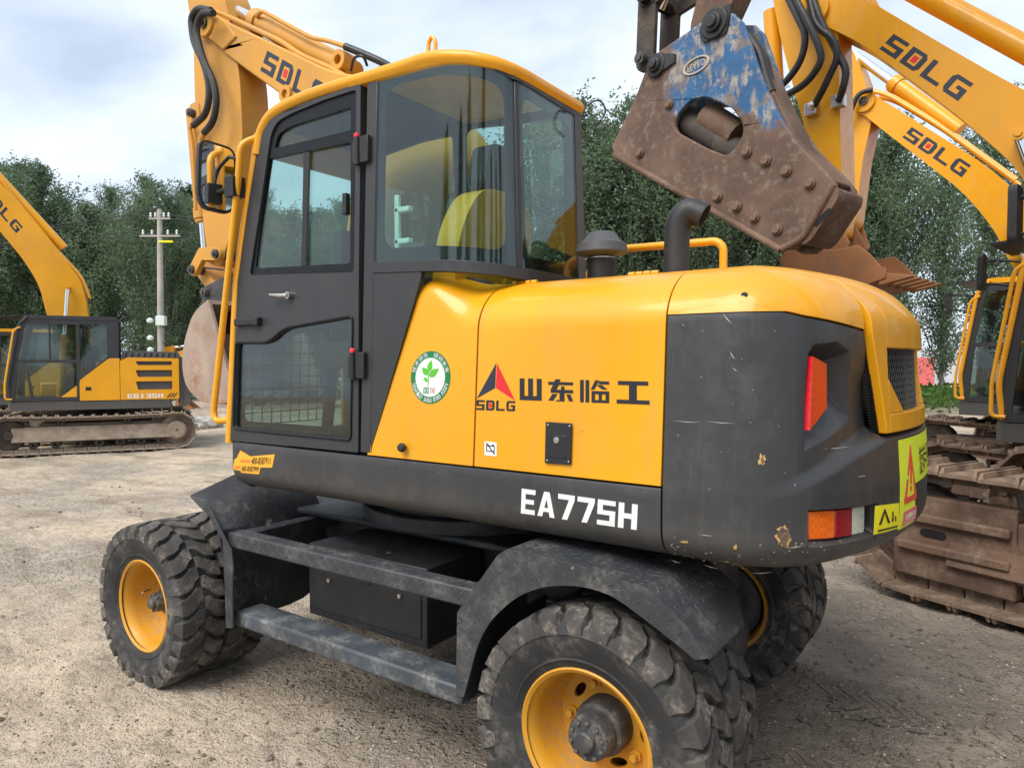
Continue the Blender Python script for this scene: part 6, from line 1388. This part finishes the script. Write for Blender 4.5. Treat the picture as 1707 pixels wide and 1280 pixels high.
def wedge(n):
    dep = 1.6+10*RNG.random(n)**1.7; lat = (RNG.random(n)*1.7-.85)*dep; p = np.array([cw(a, b)[:2] for a, b in zip(lat, dep)]); return p[fbm(p[:, 0]*.9, p[:, 1]*.9, 3, 77)+.15*RNG.random(n) > .06]
clods('loose_stones', 5200, wedge, .002, .030, 'dirt_lump', 'small grey brown stones and clods strewn over the yard')
def nearfield(n):
    dep = 1.9+4.6*RNG.random(n)**1.3; lat = (RNG.random(n)*1.65-.82)*dep; p = np.array([cw(a, b)[:2] for a, b in zip(lat, dep)]); return p[fbm(p[:, 0]*1.7, p[:, 1]*1.7, 4, 31)+.35*RNG.random(n) > .06]
clods('gravel', 15000, nearfield, .0022, .011, 'pale_stone', 'fine pale gravel scattered over the dirt')
clods('dark_gravel', 9000, nearfield, .0022, .012, 'dirt_lump', 'fine dark gravel scattered over the dirt')
def rightpatch(n): p = np.stack([.2+2.8*RNG.random(n), -.6+3.6*RNG.random(n)], 1); return p
clods('soil_crumbs', 2600, rightpatch, .003, .022, 'dirt_lump', 'dark soil crumbs churned up behind the wheels')

# tread prints pressed up behind the wheels: rows of chevron ridges of mud
mb = MB(); rp_ = random.Random(21)
for (yc, x0, x1, sk_) in ((1.58, .42, 2.7, .10), (1.30, .40, 2.3, .10), (.42, .48, 1.9, .05), (.16, .50, 1.7, .05)):
    for k in range(int((x1-x0)/.115)):
        for sd_ in (-1, 1):
            if rp_.random() < .22: continue
            xk = x0+k*.115+(.055 if sd_ > 0 else 0); ln = rp_.uniform(.6, 1.); hh = rp_.uniform(.010, .022); yy = yc+sk_*(xk-x0)
            P = [(xk+.10*t_, yy+sd_*(.012+.105*t_*ln)) for t_ in (0, .35, .7, 1.)]; vs = []
            for q, (px_, py_) in enumerate(P):
                w_ = .018*(1-.3*abs(q-1.5)/1.5)*rp_.uniform(.8, 1.2); z0 = float(gz(px_, py_)); vs += [(px_-w_, py_, z0-.01), (px_-w_*.4, py_, z0+hh*(.4 if q in (0, 3) else 1)), (px_+w_*.4, py_, z0+hh*(.4 if q in (0, 3) else .9)), (px_+w_, py_, z0-.01)]
            mb.add(vs, [(4*q+r, 4*q+r+1, 4*q+r+5, 4*q+r+4) for q in range(3) for r in range(3)])
o = mb.build('tread_prints', 'ground', smooth=60); tag(o, 'chevron tyre tread prints pressed into the soil behind the wheels', 'tracks', kind='stuff')

# ------------------------------------------------------------------ excavators parked on the right
hU3 = hU
hV = camdir(-.707, .707)
OA = un(5.96, 1.25); fA = localpx(OA, hV, 1.)
tA = fA(1358, 18)
lowA = [fA(1352, 45), fA(1376, 44), fA(1431, 70), fA(1589, 187), fA(1678, 264), fA(1704, 296)]
upA = [fA(1330, 10), fA(1350, -18), fA(1430, -10), fA(1560, 68), fA(1707, 152)]
def ext(lo, up):
    """carry the boom on past the bend down to its foot"""
    l, u = np.array(lo[-1]), np.array(up[-1]); f0, f1 = np.array((.38, 1.28)), np.array((.10, 1.50))
    return lo+[tuple(lerp(l, f0, .45)+np.array((.10, -.05))), tuple(f0)], up+[tuple(lerp(u, f1, .30)+np.array((-.10, .22))), tuple(lerp(u, f1, .68)+np.array((-.12, .12))), tuple(f1)]
lowA, upA = ext(lowA, upA)
qA = [fA(*p) for p in ((1466, 82), (1597, 169), (1623, 140), (1490, 57))]
armA = [fA(x, y, .15) for x, y in ((1284, -80), (1288, 0), (1303, 73), (1327, 162), (1352, 252), (1378, 392), (1400, 392), (1403, 309), (1400, 170), (1397, 61), (1396, -60), (1350, -110))]
bkA = [fA(x, y, .40) for x, y in ((1312, 418), (1302, 430), (1306, 450), (1330, 466), (1384, 474), (1435, 480), (1478, 464))]
sideA = [fA(x, y, .40) for x, y in ((1312, 418), (1302, 430), (1306, 450), (1330, 466), (1384, 474), (1435, 480), (1478, 464), (1480, 447), (1470, 445), (1452, 424), (1432, 409), (1394, 417), (1360, 416))]
earA = [fA(x, y, .0) for x, y in ((1372, 372), (1412, 372), (1432, 410), (1425, 440), (1360, 440), (1350, 415))]
def hz_(pts): return [(*fA(x, y, yl), yl) for x, y, yl in pts]
hosesA = [hz_(p) for p in (((1300, -30, .25), (1325, 20, .32), (1345, 60, .34), (1335, 105, .32), (1300, 150, .30), (1255, 160, .30), (1225, 150, .3)), ((1310, -30, .26), (1335, 15, .36), (1362, 70, .38), (1372, 100, .38), (1345, 140, .36), (1295, 168, .34), (1240, 160, .3)), ((1345, -20, .24), (1360, 45, .3), (1390, 65, .32), (1398, 95, .32), (1372, 150, .28), (1354, 182, .2)), ((1350, -20, .24), (1365, 30, .28), (1412, 118, .3), (1405, 150, .28), (1398, 168, .22)))]
pbA = fA(1700, 250); pipeA = [fA(1440, -8), fA(1452, 12), fA(1465, 36), fA(1520, 68), fA(1707, 168), (upA[-3][0], upA[-3][1]+.03)]
poseA = dict(low=lowA, up=upA, tip=tA, logo=qA, bc=(lerp(lowA[5][0], upA[4][0], .45), lerp(lowA[5][1], upA[4][1], .45)), arm=armA, acyl=((upA[4][0]-.1, upA[4][1]+.22), fA(1330, -120, 0)), bcyl=(fA(1286, 20, 0), fA(1305, 350, 0)), bfrac=.62, pipes=pipeA, copper=True, hoses=hosesA, bucket=bkA, bside=sideA, lipdir=(-1., .02), ear=earA, bw=.40, links=[(fA(1312, 352, 0), fA(1385, 330, 0), .06), (fA(1312, 352, 0), fA(1365, 405, 0), .06)])
poseA['fit'] = [fA(1354, 184, .17), fA(1399, 170, .17)]
A_ = crawler('yellow crawler excavator with large SDLG boom lettering and orange brown bucket behind the rock breaker', OA, hV, 1., poseA, trk=('track_rust', 'rust'), th=hU, cabx=1.02, TL=4.1, guard=True, mirror=True, gauge=1.98, W=.52, R=.42)
OB = un(8.6, 2.45); fB = localpx(OB, hV, 1.)
lowB = [fB(1430, 190), fB(1440, 192), fB(1471, 217), fB(1601, 317), fB(1638, 358), fB(1666, 398), fB(1683, 440)]
upB = [fB(1426, 172), fB(1440, 155), fB(1455, 157), fB(1626, 264), fB(1670, 297), fB(1700, 330)]
def extB(lo, up): 
    f0, f1 = np.array((.42, 1.28)), np.array((.08, 1.5)); l, u = np.array(lo[-1]), np.array(up[-1])
    return lo+[tuple(f0)], up+[tuple(lerp(u, f1, .35)+np.array((-.02, .12))), tuple(f1)]
lowB, upB = extB(lowB, upB)
qB = [fB(*p) for p in ((1504, 229), (1603, 296), (1619, 276), (1520, 212))]
armB = [fB(x, y, .15) for x, y in ((1398, 70), (1422, 84), (1440, 130), (1453, 195), (1450, 215), (1439, 262), (1424, 375), (1404, 385), (1396, 300), (1390, 180))]
bkB = [fB(x, y, .0) for x, y in ((1370, 400), (1352, 425), (1362, 455), (1400, 475), (1450, 478), (1490, 470))]
poseB = dict(low=lowB, up=upB, tip=fB(1441, 170), logo=qB, bc=fB(1690, 372), arm=armB, acyl=(fB(1600, 218, 0), fB(1425, 92, 0)), pipes=[fB(1450, 150), fB(1480, 158), fB(1560, 206), fB(1690, 300)], bucket=bkB, bw=.5, ear=[fB(x, y, 0) for x, y in ((1395, 372), (1428, 372), (1440, 410), (1420, 440), (1370, 430))], hoses=[[(*fB(x, y, yl), yl) for x, y, yl in ((1455, 150, .25), (1432, 155, .3), (1420, 180, .3), (1412, 215, .2))]])
crawler('yellow crawler excavator in the right row whose smaller SDLG boom passes under the large boom', OB, hV, 1., poseB, trk=('track_rust', 'rust'), th=hU, cabx=1.28, TL=4.0, detail=3, gauge=1.98, W=.5, mirror=True)
OC = un(11.75, 4.35); fC = localpx(OC, hU, 1.)
poseC = dict(low=[(4.3, 2.75), (3.0, 2.85), (1.7, 2.45), (.40, 1.28)], up=[(4.35, 3.0), (3.0, 3.3), (1.4, 3.0), (.08, 1.5)], tip=(4.3, 2.88), bc=(1.65, 2.6), arm=[(4.0, 3.4), (4.4, 3.35), (4.5, 2.8), (4.2, 1.2), (4.0, 1.2), (4.05, 2.7)], acyl=((1.9, 3.45), (4.2, 3.35)))
crawler('yellow crawler excavator with a white mirror at the far end of the right row', OC, hV, 1., None, trk=('track_rust', 'rust'), th=hU, cabx=1.36, TL=4.0, detail=3, gauge=1.98, W=.5, mirror=True)

# ------------------------------------------------------------------ rock breaker on the arm of a machine standing out of frame
eL = np.array((.643, -.766)); PB = cw(1.555, 5.0); hZ = camdir(*(-eL)); OZ = cw(1.555+4.50, 5.0-5.36); fZ = localpx(OZ, hZ, 1.)
c5 = lambda x, y: (1000+x/2.666, y/2.666)
pz = fZ(*c5(515, 108), 0.); pl_ = fZ(*c5(255, 293), 0.)
dirn = np.array((-.50, .866)); perp = np.array((.866, .5)); p_ = np.array(pz)
armZ = [tuple(p_+dirn*a+perp*b) for a, b in ((-.12, -.13), (-.12, .13), (.5, .26), (2.3, .30), (3.0, .12), (3.1, -.12), (2.4, -.25), (.6, -.16))]
tZ = tuple(p_+dirn*2.55)
poseZ = dict(low=[tuple(np.array(tZ)+(.06, -.14)), (tZ[0]-1.6, tZ[1]-.35), (2.0, 4.6), (.42, 1.28)], up=[tuple(np.array(tZ)+(.06, .14)), (tZ[0]-1.6, tZ[1]+.35), (1.3, 5.3), (.05, 1.5)], tip=tZ, bc=(1.75, 4.3), arm=armZ, armmat='rust', aw=.09, ly=.115, acyl=((1.9, 5.4), tuple(p_+dirn*3.0)), linkmat='track_dark', bcyl=(tuple(p_+dirn*2.0+perp*.40), tuple(np.array(pl_)+(-.02, .42))), links=[(tuple(np.array(pl_)+(-.02, .45)), tuple(p_+dirn*.50), .075), (tuple(np.array(pl_)+(-.02, .45)), pl_, .085)])
crawler('large crawler excavator whose brown dusty arm carries the blue and rust coloured rock breaker', OZ, hZ, 1., poseZ, trk=('track_rust', 'rust'), cabx=1.25, TL=4.2, detail=0, gauge=2.1, W=.55)
lZ = np.array([-hZ[1], hZ[0], 0.]); hZ3 = np.array([hZ[0], hZ[1], 0.])
bluebreak(float(hZ[0]), float(hZ[1]))
BR = empty('rock_breaker', tuple(OZ+hZ3*pz[0])); tag(BR, 'blue and rust coloured box rock breaker hanging from a brown excavator arm', 'rock breaker')
BOFF = np.array(OZ+hZ3*pz[0])
class BB(MB):
    def build(s, name, mat, parent=None, **k): s.v = [tuple(np.array(p)-BOFF) for p in s.v]; return MB.build(s, name, mat, parent or BR, **k)
BHW = .11
bfz = lambda a, b, yl: OZ+hZ3*a+lZ*yl+np.array((0, 0, b))
def bpx(L): return [fZ(*c5(*p), BHW+.045) for p in L]
outl = [(480, 78), (520, 58), (590, 58), (632, 98), (665, 190), (735, 390), (800, 520), (870, 630), (1010, 770), (1045, 815), (1048, 850), (905, 1075), (860, 1110), (805, 1112), (480, 925), (62, 690), (50, 650), (150, 450), (205, 305), (245, 240)]
OB_ = bpx(outl); hole = round2(bpx([(330, 560), (345, 510), (400, 447), (470, 432), (585, 480), (630, 545), (636, 592), (600, 662), (560, 692), (480, 662), (345, 590)]), .03, 3)
np_ = None
for sgn in (1, -1):
    mb = BB(); mb.plate([OB_, hole], lambda a, b, d: bfz(a, b, sgn*(BHW+.045-d)), .045); q_ = mb.build('side_plate', 'breaker_paint', bevel=.012, seg=2)
    if sgn > 0: np_ = q_
# rim weld bead along lower edge and end frame
mb = BB(); rim = bpx([(62, 690), (480, 925), (805, 1112)]); mb.tube([Vector(bfz(a, b, BHW+.05)) for a, b in rim], .022, 10); mb.tube([Vector(bfz(a, b, BHW+.05)) for a, b in bpx([(1040, 820), (905, 1060), (810, 1108)])], .024, 10, round_=.05); mb.build('edge_bead', 'rust', np_)
def innerbox(L, y, name, mat, bev=.01): mb = BB(); mb.plate([bpx(L)], lambda a, b, d: bfz(a, b, y-d), 2*y); return mb.build(name, mat, bevel=bev)
innerbox([(90, 600), (500, 850), (470, 900), (70, 670)], BHW-.001, 'bottom_plate', 'rust'); innerbox([(500, 850), (820, 1030), (800, 1090), (470, 900)], BHW-.002, 'bottom_plate', 'rust')
innerbox([(660, 200), (860, 620), (1030, 800), (1000, 830), (820, 650), (620, 220)], BHW-.003, 'top_plate', 'rust')
innerbox([(215, 310), (160, 450), (60, 650), (90, 660), (190, 460), (250, 320)], BHW-.004, 'back_plate', 'rust')
a0b, a1b = bpx([(300, 500), (900, 880)]); mb = BB(); mb.cyl(bfz(*a0b, 0), bfz(*a1b, 0), .10, n=20); mb.build('hammer_core', 'track_dark')
mb = BB(); q0, q1 = bpx([(420, 500), (560, 590)]); mb.cyl(bfz(*q0, 0), bfz(*q1, 0), .107, n=12); mb.build('hammer_core', 'rust')
# nose block (end cap) with slot
nose = bpx([(1030, 830), (1066, 838), (1062, 880), (945, 1062), (905, 1092), (885, 1062)])
mb = BB(); mb.plate([round2(nose, .02)], lambda a, b, d: bfz(a, b, BHW+.052-d), 2*BHW+.104); nb = mb.build('nose_block', 'rust', bevel=.02)
s0n, s1n = bpx([(1020, 925), (965, 1010)]); mb = BB(); mb.plate([[tuple(np.array(s0n)+np.array((.0, .0))), tuple(np.array(s0n)+np.array((-.03, -.02))), s1n, tuple(np.array(s1n)+np.array((.03, .02)))]], lambda a, b, d: bfz(a, b, BHW+.0545-d), .006); mb.build('nose_slot', 'gap', nb)
# bolts
mb = MB(); mb.lathe([(.05, .0), (.048, .018), (.036, .022), (.034, .040), (.001, .042)], (0, 0, 0), tuple(lZ), 12); bm5 = mb.mesh('plate_bolt'); bm5.materials.append(M['rust'])
for x, y in ((180, 680), (310, 465), (655, 675), (740, 715), (830, 760), (935, 815), (525, 875), (610, 918), (690, 965), (790, 1020)):
    a = bpx([(x, y)])[0]; o = link('plate_bolt', bm5, None, np_); o.location = Vector(bfz(*a, BHW+.046)-BOFF); o.scale = (.78, .78, .78)
for (x, y), r in (((515, 108), .105), ((255, 295), .085)):
    a = bpx([(x, y)])[0]; mb = BB(); mb.cyl(bfz(*a, -BHW-.10), bfz(*a, BHW+.10), r*.62, n=20); mb.cyl(bfz(*a, BHW+.046), bfz(*a, BHW+.075), r, n=20); mb.cyl(bfz(*a, BHW+.10), bfz(*a, BHW+.12), r*.4, n=12); mb.build('mount_pin', 'black_box', bevel=.008)
mb = BB(); a, b = bpx([(255, 295)])[0], bpx([(340, 262)])[0]; mb.plate([[tuple(np.array(a)+(.0, .09)), tuple(np.array(a)+(.0, -.07)), tuple(np.array(b)+(0, -.03)), tuple(np.array(b)+(0, .03))]], lambda a, b, d: bfz(a, b, BHW+.066-d), .02); mb.build('pin_keeper', 'black_box')
mb = BB(); a, b = bpx([(515, 108)])[0], bpx([(500, 180)])[0]; mb.plate([round2([tuple(np.array(a)+(.13, .02)), tuple(np.array(a)+(-.13, .10)), tuple(np.array(b)+(-.12, .0)), tuple(np.array(b)+(.08, 0))], .04)], lambda a, b, d: bfz(a, b, BHW+.062-d), .016); mb.build('pin_keeper', 'black_box')
# raised emblem oval and boss ring
ec = np.array(bpx([(430, 292)])[0]); eu = np.array(bpx([(490, 262)])[0])-ec; eu2 = np.array((-eu[1], eu[0]))*.5*np.sign(1)
el = lambda k: [tuple(ec+eu*k*math.cos(t)+eu2*k*math.sin(t)) for t in LS(0, 2*math.pi, 31)[:-1]]
mb = BB(); mb.ring(el(1), el(.85), lambda a, b, d: bfz(a, b, BHW+.055-d), .012); mb.build('emblem_ring', 'scratch', np_)
mm = textdecal('FEARO', lambda u, v, d: bfz(*(ec+eu*(1.25*(u-.5))*1.05+eu2*(v-.5)*.8), BHW+.049-d), .001); w = BB(); w.add(mm.v, mm.f); w.build('emblem_lettering', 'scratch', np_, fix=False)['kind'] = 'stuff'
# breaker hoses hanging beside the arm
for k in range(2):
    mb = BB(); P = [bpx([q])[0] for q in ((640, 150), (690, 220), (715, 330), (740, 400))]; mb.tube([Vector(bfz(a+.02*k, b, BHW-.02-.08*k)) for a, b in P], .03, 10, round_=.15); mb.build('breaker_hose', 'hose')

# ------------------------------------------------------------------ excavators on the left
a26 = R_(26); hL = camdir(-math.cos(a26), -math.sin(a26)); OL = cw(-8.85, 15.2, -.22); fL = localpx(OL, hL, 1.)
lowL = [fL(0, 386), fL(42, 437), fL(67, 479), fL(76, 520)]; upL = [fL(0, 302), fL(51, 361), fL(105, 429), fL(135, 467), fL(143, 496)]
dl_ = np.array(lowL[0])-np.array(lowL[1]); dl_ /= np.linalg.norm(dl_); tipL = np.array(lowL[0])+dl_*2.1+np.array((0, .12))
lowL = [tuple(tipL+(0, -.12))]+lowL+[(.42, 1.25)]; upL = [tuple(tipL+(0, .14))]+upL+[(.06, 1.5)]
poseL = dict(low=lowL, up=upL, tip=tuple(tipL), bc=fL(114, 480), logo=[fL(-33, 319), fL(27, 389), fL(38, 379), fL(-22, 306)], arm=[tuple(tipL+(-.2, .7)), tuple(tipL+(.2, .5)), tuple(tipL+(.25, -.2)), tuple(tipL+(-.1, -2.0)), tuple(tipL+(-.3, -2.0)), tuple(tipL+(-.3, -.1))], acyl=((upL[3][0], upL[3][1]+.22), tuple(tipL+(-.1, .6))), pipes=[(upL[1][0], upL[1][1]+.03), (upL[3][0]+.1, upL[3][1]+.12), (upL[4][0]-.02, upL[4][1]+.05), (upL[5][0]-.06, upL[5][1])])
crawler('yellow crawler excavator with E6135H lettering standing in front of the utility pole', OL, hL, 1., poseL, trk=('track_dust', 'track_dust'), cabx=1.42, TL=3.75, model='E6135H', detail=2)
poseM = dict(low=[(4.6, 2.2), (3.2, 2.6), (1.8, 2.4), (.40, 1.25)], up=[(4.65, 2.45), (3.2, 3.0), (1.5, 2.95), (.06, 1.5)], tip=(4.6, 2.33), bc=(1.8, 2.55), arm=[(4.3, 2.9), (4.7, 2.8), (4.7, 2.2), (4.1, .8), (3.9, .8), (4.35, 2.2)], acyl=((2.0, 3.1), (4.5, 2.8)), bucket=[(4.05, .85), (4.2, .55), (4.05, .25), (3.7, .12), (3.35, .25)], bw=.42, ear=[(3.85, .95), (4.15, .95), (4.15, .6), (3.85, .6)])
crawler('yellow crawler excavator half hidden behind the front of the E6135H excavator', cw(-11.75, 17.6, -.22), hL, .95, poseM, trk=('track_dust', 'track_dust'), detail=3, TL=3.75)
crawler('distant yellow crawler excavator with lowered boom behind the tail of the E6135H excavator', cw(-9.0, 28, -.5), camdir(-1, -.15), .95, poseM, trk=('track_dust', 'track_dust'), detail=0, TL=3.75)

# ------------------------------------------------------------------ trees
def leafquads(P, size, jit=.5):
    n = len(P); d = RNG.normal(size=(n, 3)); d /= np.linalg.norm(d, axis=1)[:, None]; e = np.cross(d, RNG.normal(size=(n, 3))); e /= np.linalg.norm(e, axis=1)[:, None]+1e-9; s_ = size*(1-jit/2+jit*RNG.random(n))[:, None]
    f = np.cross(d, e)*.62; return np.stack([P-e*s_, P+f*s_*.6, P+e*s_, P-f*s_*.6], 1).reshape(-1, 3), np.arange(4*n).reshape(-1, 4)
def treeparts(H, rad, seed, n, leaf, low=.16, mat='leaf'):
    global RNG
    RNG = np.random.default_rng(seed); mb = MB(); r0 = .028*H*.42
    tk = [(0, 0, -.3), (.05, .02, H*.25), (-.04*H*.1, .05, H*.55), (.03, -.03, H*.95)]; mb.tube([Vector(p) for p in fillet([Vector(p) for p in tk], 1.0, 4)], [lerp(r0, .02, k/16) for k in range(17)][:len(fillet([Vector(p) for p in tk], 1.0, 4))], 8)
    pts = []; nb = 46
    for k in range(nb):
        t = low+(1-low)*((k+RNG.random())/nb); z = H*t; L = rad*(math.sin(math.pi*min(1, (t-low+.10)/(1.08-low)))**.7)*(.65+.5*RNG.random())+.15; a = k*2.4+RNG.random(); up = 1.0+.9*RNG.random()
        b0 = Vector((0, 0, z-.25*L)); b1 = b0+Vector((math.cos(a)*L*.55, math.sin(a)*L*.55, L*up*.45)); b2 = b0+Vector((math.cos(a)*L, math.sin(a)*L, L*up))
        mb.tube([b0, b1, b2], [.05*(1-t)+.022, .03*(1-t)+.014, .006], 5)
        m = int(n/nb*(.5+L/rad)); u = RNG.random(m)**.65; c = np.array(b0)[None]*((1-u)**2)[:, None]+np.array(b1)[None]*(2*u*(1-u))[:, None]+np.array(b2)[None]*(u*u)[:, None]
        sub = RNG.normal(size=(9, 3))*.46*(.35+.5*L/rad); c = c+sub[RNG.integers(0, 9, m)]*(.3+.7*u)[:, None]+RNG.normal(size=(m, 3))*.115*(.5+L/rad); pts.append(c)
    V, F_ = leafquads(np.concatenate(pts), leaf); return mb.mesh('trunk'), fastmesh('crown', V, F_, mat, False)
TV = [treeparts(12, 1.75, 50+k, 15000, .09, .13, ('leaf', 'leaf_pale', 'leaf')[k % 3]) for k in range(5)]
for tk_, _ in TV: tk_.materials.append(M['bark'])
rt = random.Random(5)
def tree(px, D, ytop, k, label, group, dirp=None):
    lat = (px-853.5)/FPX*D; p = cw(lat, D, -.1); Hh = CAM[2]+(603-ytop)/FPX*D+.1; s_ = Hh/12.0
    e_ = empty('poplar_tree', tuple(p), rt.uniform(0, 6.28)); wv = s_*rt.uniform(.75, 1.2); e_.scale = (wv, wv, s_); tag(e_, label, 'tree', group)
    link('trunk', TV[k][0], None, e_); link('crown', TV[k][1], None, e_); return e_
lbl1, grp1 = 'tall leafy poplar in the dense row behind the utility pole', 'poplars behind the utility pole'
lbl2, grp2 = 'tall leafy poplar in the row behind the parked excavator booms', 'poplars behind the booms'
xs1 = list(range(-190, 190, 38))+[190, 250, 285, 318]+list(range(355, 880, 44))
for i, x in enumerate(xs1): tree(x, rt.uniform(33, 39), (290 if x < 160 else 318 if x < 280 else 300)+rt.uniform(-22, 62), i % 5, lbl1, grp1)
for i, x in enumerate(range(-160, 900, 78)): tree(x+rt.uniform(-15, 15), rt.uniform(43, 48), 345+rt.uniform(-15, 25), (i+2) % 5, lbl1, grp1)
xs2 = list(range(900, 1460, 54))+[1478, 1570, 1650, 1740]
for i, x in enumerate(xs2): tree(x, rt.uniform(25, 29), (135 if x < 1000 else 175)+rt.uniform(-20, 110), (i+1) % 5, lbl2, grp2)
for i, x in enumerate(range(1050, 1480, 96)): tree(x+rt.uniform(-20, 20), rt.uniform(34, 38), 270+rt.uniform(-20, 30), (i+3) % 5, lbl2, grp2)
# poplars across the yard behind the photographer (seen mirrored in the cab glass)
for i, (la, de) in enumerate(((-16, -14), (-12.5, -17), (-6, -19), (-2.5, -17), (4, -20), (8, -18), (-20, -9), (13, -19))):
    p = cw(la, de, -.1); e_ = empty('poplar_tree', tuple(p), rt.uniform(0, 6)); s_ = rt.uniform(.8, 1.15); e_.scale = (s_*.85, s_*.85, s_); tag(e_, 'slim poplar mirrored in the curved cab window', 'tree', 'poplars mirrored in the cab glass'); link('trunk', TV[i % 5][0], None, e_); link('crown', TV[i % 5][1], None, e_)

# ------------------------------------------------------------------ utility pole and wires
D = 27.; p = cw((268-853.5)/FPX*D, D, -.25); top = CAM[2]+(603-352)/FPX*D
up_e = empty('utility_pole', tuple(p)); tag(up_e, 'pale concrete utility pole with crossarms and wires before the poplars', 'utility pole')
mb = MB(); Hh = top+.25; mb.tube([(0, 0, -.4), (0.10, 0, Hh)], [.14, .09], 14); mb.build('pole', 'concrete', up_e)
ax_ = np.append(RT[:2], 0)
def lp3(u, v, z): return tuple(ax_*u+np.append(F0[:2], 0)*v+np.array((0, 0, z)))
for z, L in ((Hh-.35, .40), (Hh-1.0, .75)):
    mb = MB(); mb.obox(lp3(.1, -.1, z), tuple(ax_*L), (0, 0, .03), tuple(np.append(F0[:2], 0)*.04)); ca = mb.build('crossarm', 'concrete', up_e)
    for u in (-.85, -.4, .4, .85): mb = MB(); mb.lathe([(.02, 0), (.05, .03), (.03, .08), (.05, .12), (.02, .18)], lp3(.1+u*L, -.1, z+.05), (0, 0, 1), 10); mb.build('insulator', 'pale_plastic', ca)
mb = MB(); mb.obox(lp3(.35, -.15, Hh-1.22), tuple(ax_*.26), (0, 0, .035), tuple(np.append(F0[:2], 0)*.05)); mb.build('switch_bar', 'sign_yellow', up_e)
mb = MB(); mb.obox(lp3(.15, -.2, Hh-4.2), tuple(ax_*.17), (0, 0, .18), tuple(np.append(F0[:2], 0)*.12)); mb.build('meter_box', 'pale_plastic', up_e, bevel=.02)
for dz in (.1, -.55, -1.0): mb = MB(); mb.lathe([(.001, -.10), (.11, -.05), (.12, .03), (.06, .1), (.001, .11)], lp3(-.25, -.25, Hh-4.3+dz), (0, 0, 1), 12); mb.build('lamp_globe', 'pale_plastic', up_e)
def wire(a, b, sag, label):
    a, b = np.array(a), np.array(b); mb = MB(); mb.tube([Vector(lerp(a, b, t)-np.array((0, 0, sag*4*t*(1-t)))) for t in LS(0, 1, 24)], .017, 5); o = mb.build('overhead_wire', 'hose'); tag(o, label, 'wire', 'overhead wires strung from the utility pole'); return o
P0 = np.array(p)
for k, (u, z) in enumerate(((-.9, Hh-.2), (.3, Hh-.2), (.9, Hh-.85), (-1.0, Hh-.85))):
    a = P0+np.array(lp3(u, -.1, z)); wire(a, cw(25+k, 33, 7.0-.25*k), .9, 'thin overhead wire strung right from the utility pole'); wire(a, cw(-40-k, 27, 7.0), .9, 'thin overhead wire strung right from the utility pole' if False else 'thin overhead wire strung away left from the utility pole')
for k in range(2): wire(P0+np.array(lp3(.1, -.1, Hh-4.4-.6*k)), cw(3, 31, 2.6-.5*k), 1.0, 'low drooping service wire below the meter box')

# ------------------------------------------------------------------ far things on the right and rubble on the left
mb = MB(); c = cw(28, 52, 0); hw = np.append(camdir(1, .12), 0)
mb.obox(np.array(c)+np.array((0, 0, 1.1)), tuple(hw*22), tuple(np.cross(ZU, hw)*.15), (0, 0, 1.5)); o = mb.build('boundary_wall', 'white_wall'); tag(o, 'long pale boundary wall glimpsed beyond the poplar trunks', 'wall')
mb = MB(); mb.obox(np.array(cw(26.5, 47, 1.0)), tuple(hw*1.6), tuple(np.cross(ZU, hw)*.1), (0, 0, .9)); o = mb.build('banner_board', 'sign_pink'); tag(o, 'pink red banner board standing before the pale wall', 'board')
RNG = np.random.default_rng(3); n = 9000; la = 9+26*RNG.random(n); de = 21.5+7*RNG.random(n)
P = np.array([cw(a, b)[:2] for a, b in zip(la, de)]); Pz = np.concatenate([P, (.05+.75*RNG.random(n)**.8)[:, None]], 1); V, F_ = leafquads(Pz, .14); o = link('crop_plants', fastmesh('crop_plants', V, F_, 'crop', False), None); tag(o, 'low bright green crop plants along the yard edge', 'plants', kind='stuff')
n = 7000; la = -34+44*RNG.random(n); de = 33+6*RNG.random(n); P = np.array([cw(a, b)[:2] for a, b in zip(la, de)]); Pz = np.concatenate([P, (-.1+1.3*RNG.random(n)**1.5)[:, None]], 1); V, F_ = leafquads(Pz, .2); o = link('undergrowth', fastmesh('undergrowth', V, F_, 'leaf', False), None); tag(o, 'dark green undergrowth at the foot of the poplars', 'plants', kind='stuff')
def rock(px, D, s_, seed, mat, name, label, group=None, flatz=.6):
    bm = bmesh.new(); bmesh.ops.create_icosphere(bm, subdivisions=2, radius=1); r = random.Random(seed)
    for v in bm.verts: v.co *= r.uniform(.72, 1.15)
    me = bpy.data.meshes.new(name); bm.to_mesh(me); bm.free(); o = link(name, me, mat); q = cw((px-853.5)/FPX*D, D, 0); q[2] = float(gz(q[0], q[1]))+s_*flatz*.5; o.location = q; o.scale = (s_, s_*.8, s_*flatz); o.rotation_euler = (0, 0, r.uniform(0, 6)); tag(o, label, 'rubble', group)
for i, (x, D_, s_) in enumerate(((318, 20, .38), (336, 20.5, .30), (352, 19.5, .34), (300, 21, .25), (228, 24, .30), (190, 24, .35), (330, 19, .22))): rock(x, D_, s_, i, 'concrete', 'concrete_lump', 'pale broken concrete lump lying in the far yard', 'concrete lumps in the far yard')
rock(210, 22.5, .38, 40, 'orange_tarp', 'tarp_bundle', 'crumpled orange tarpaulin bundle lying in the far yard', None, .3)
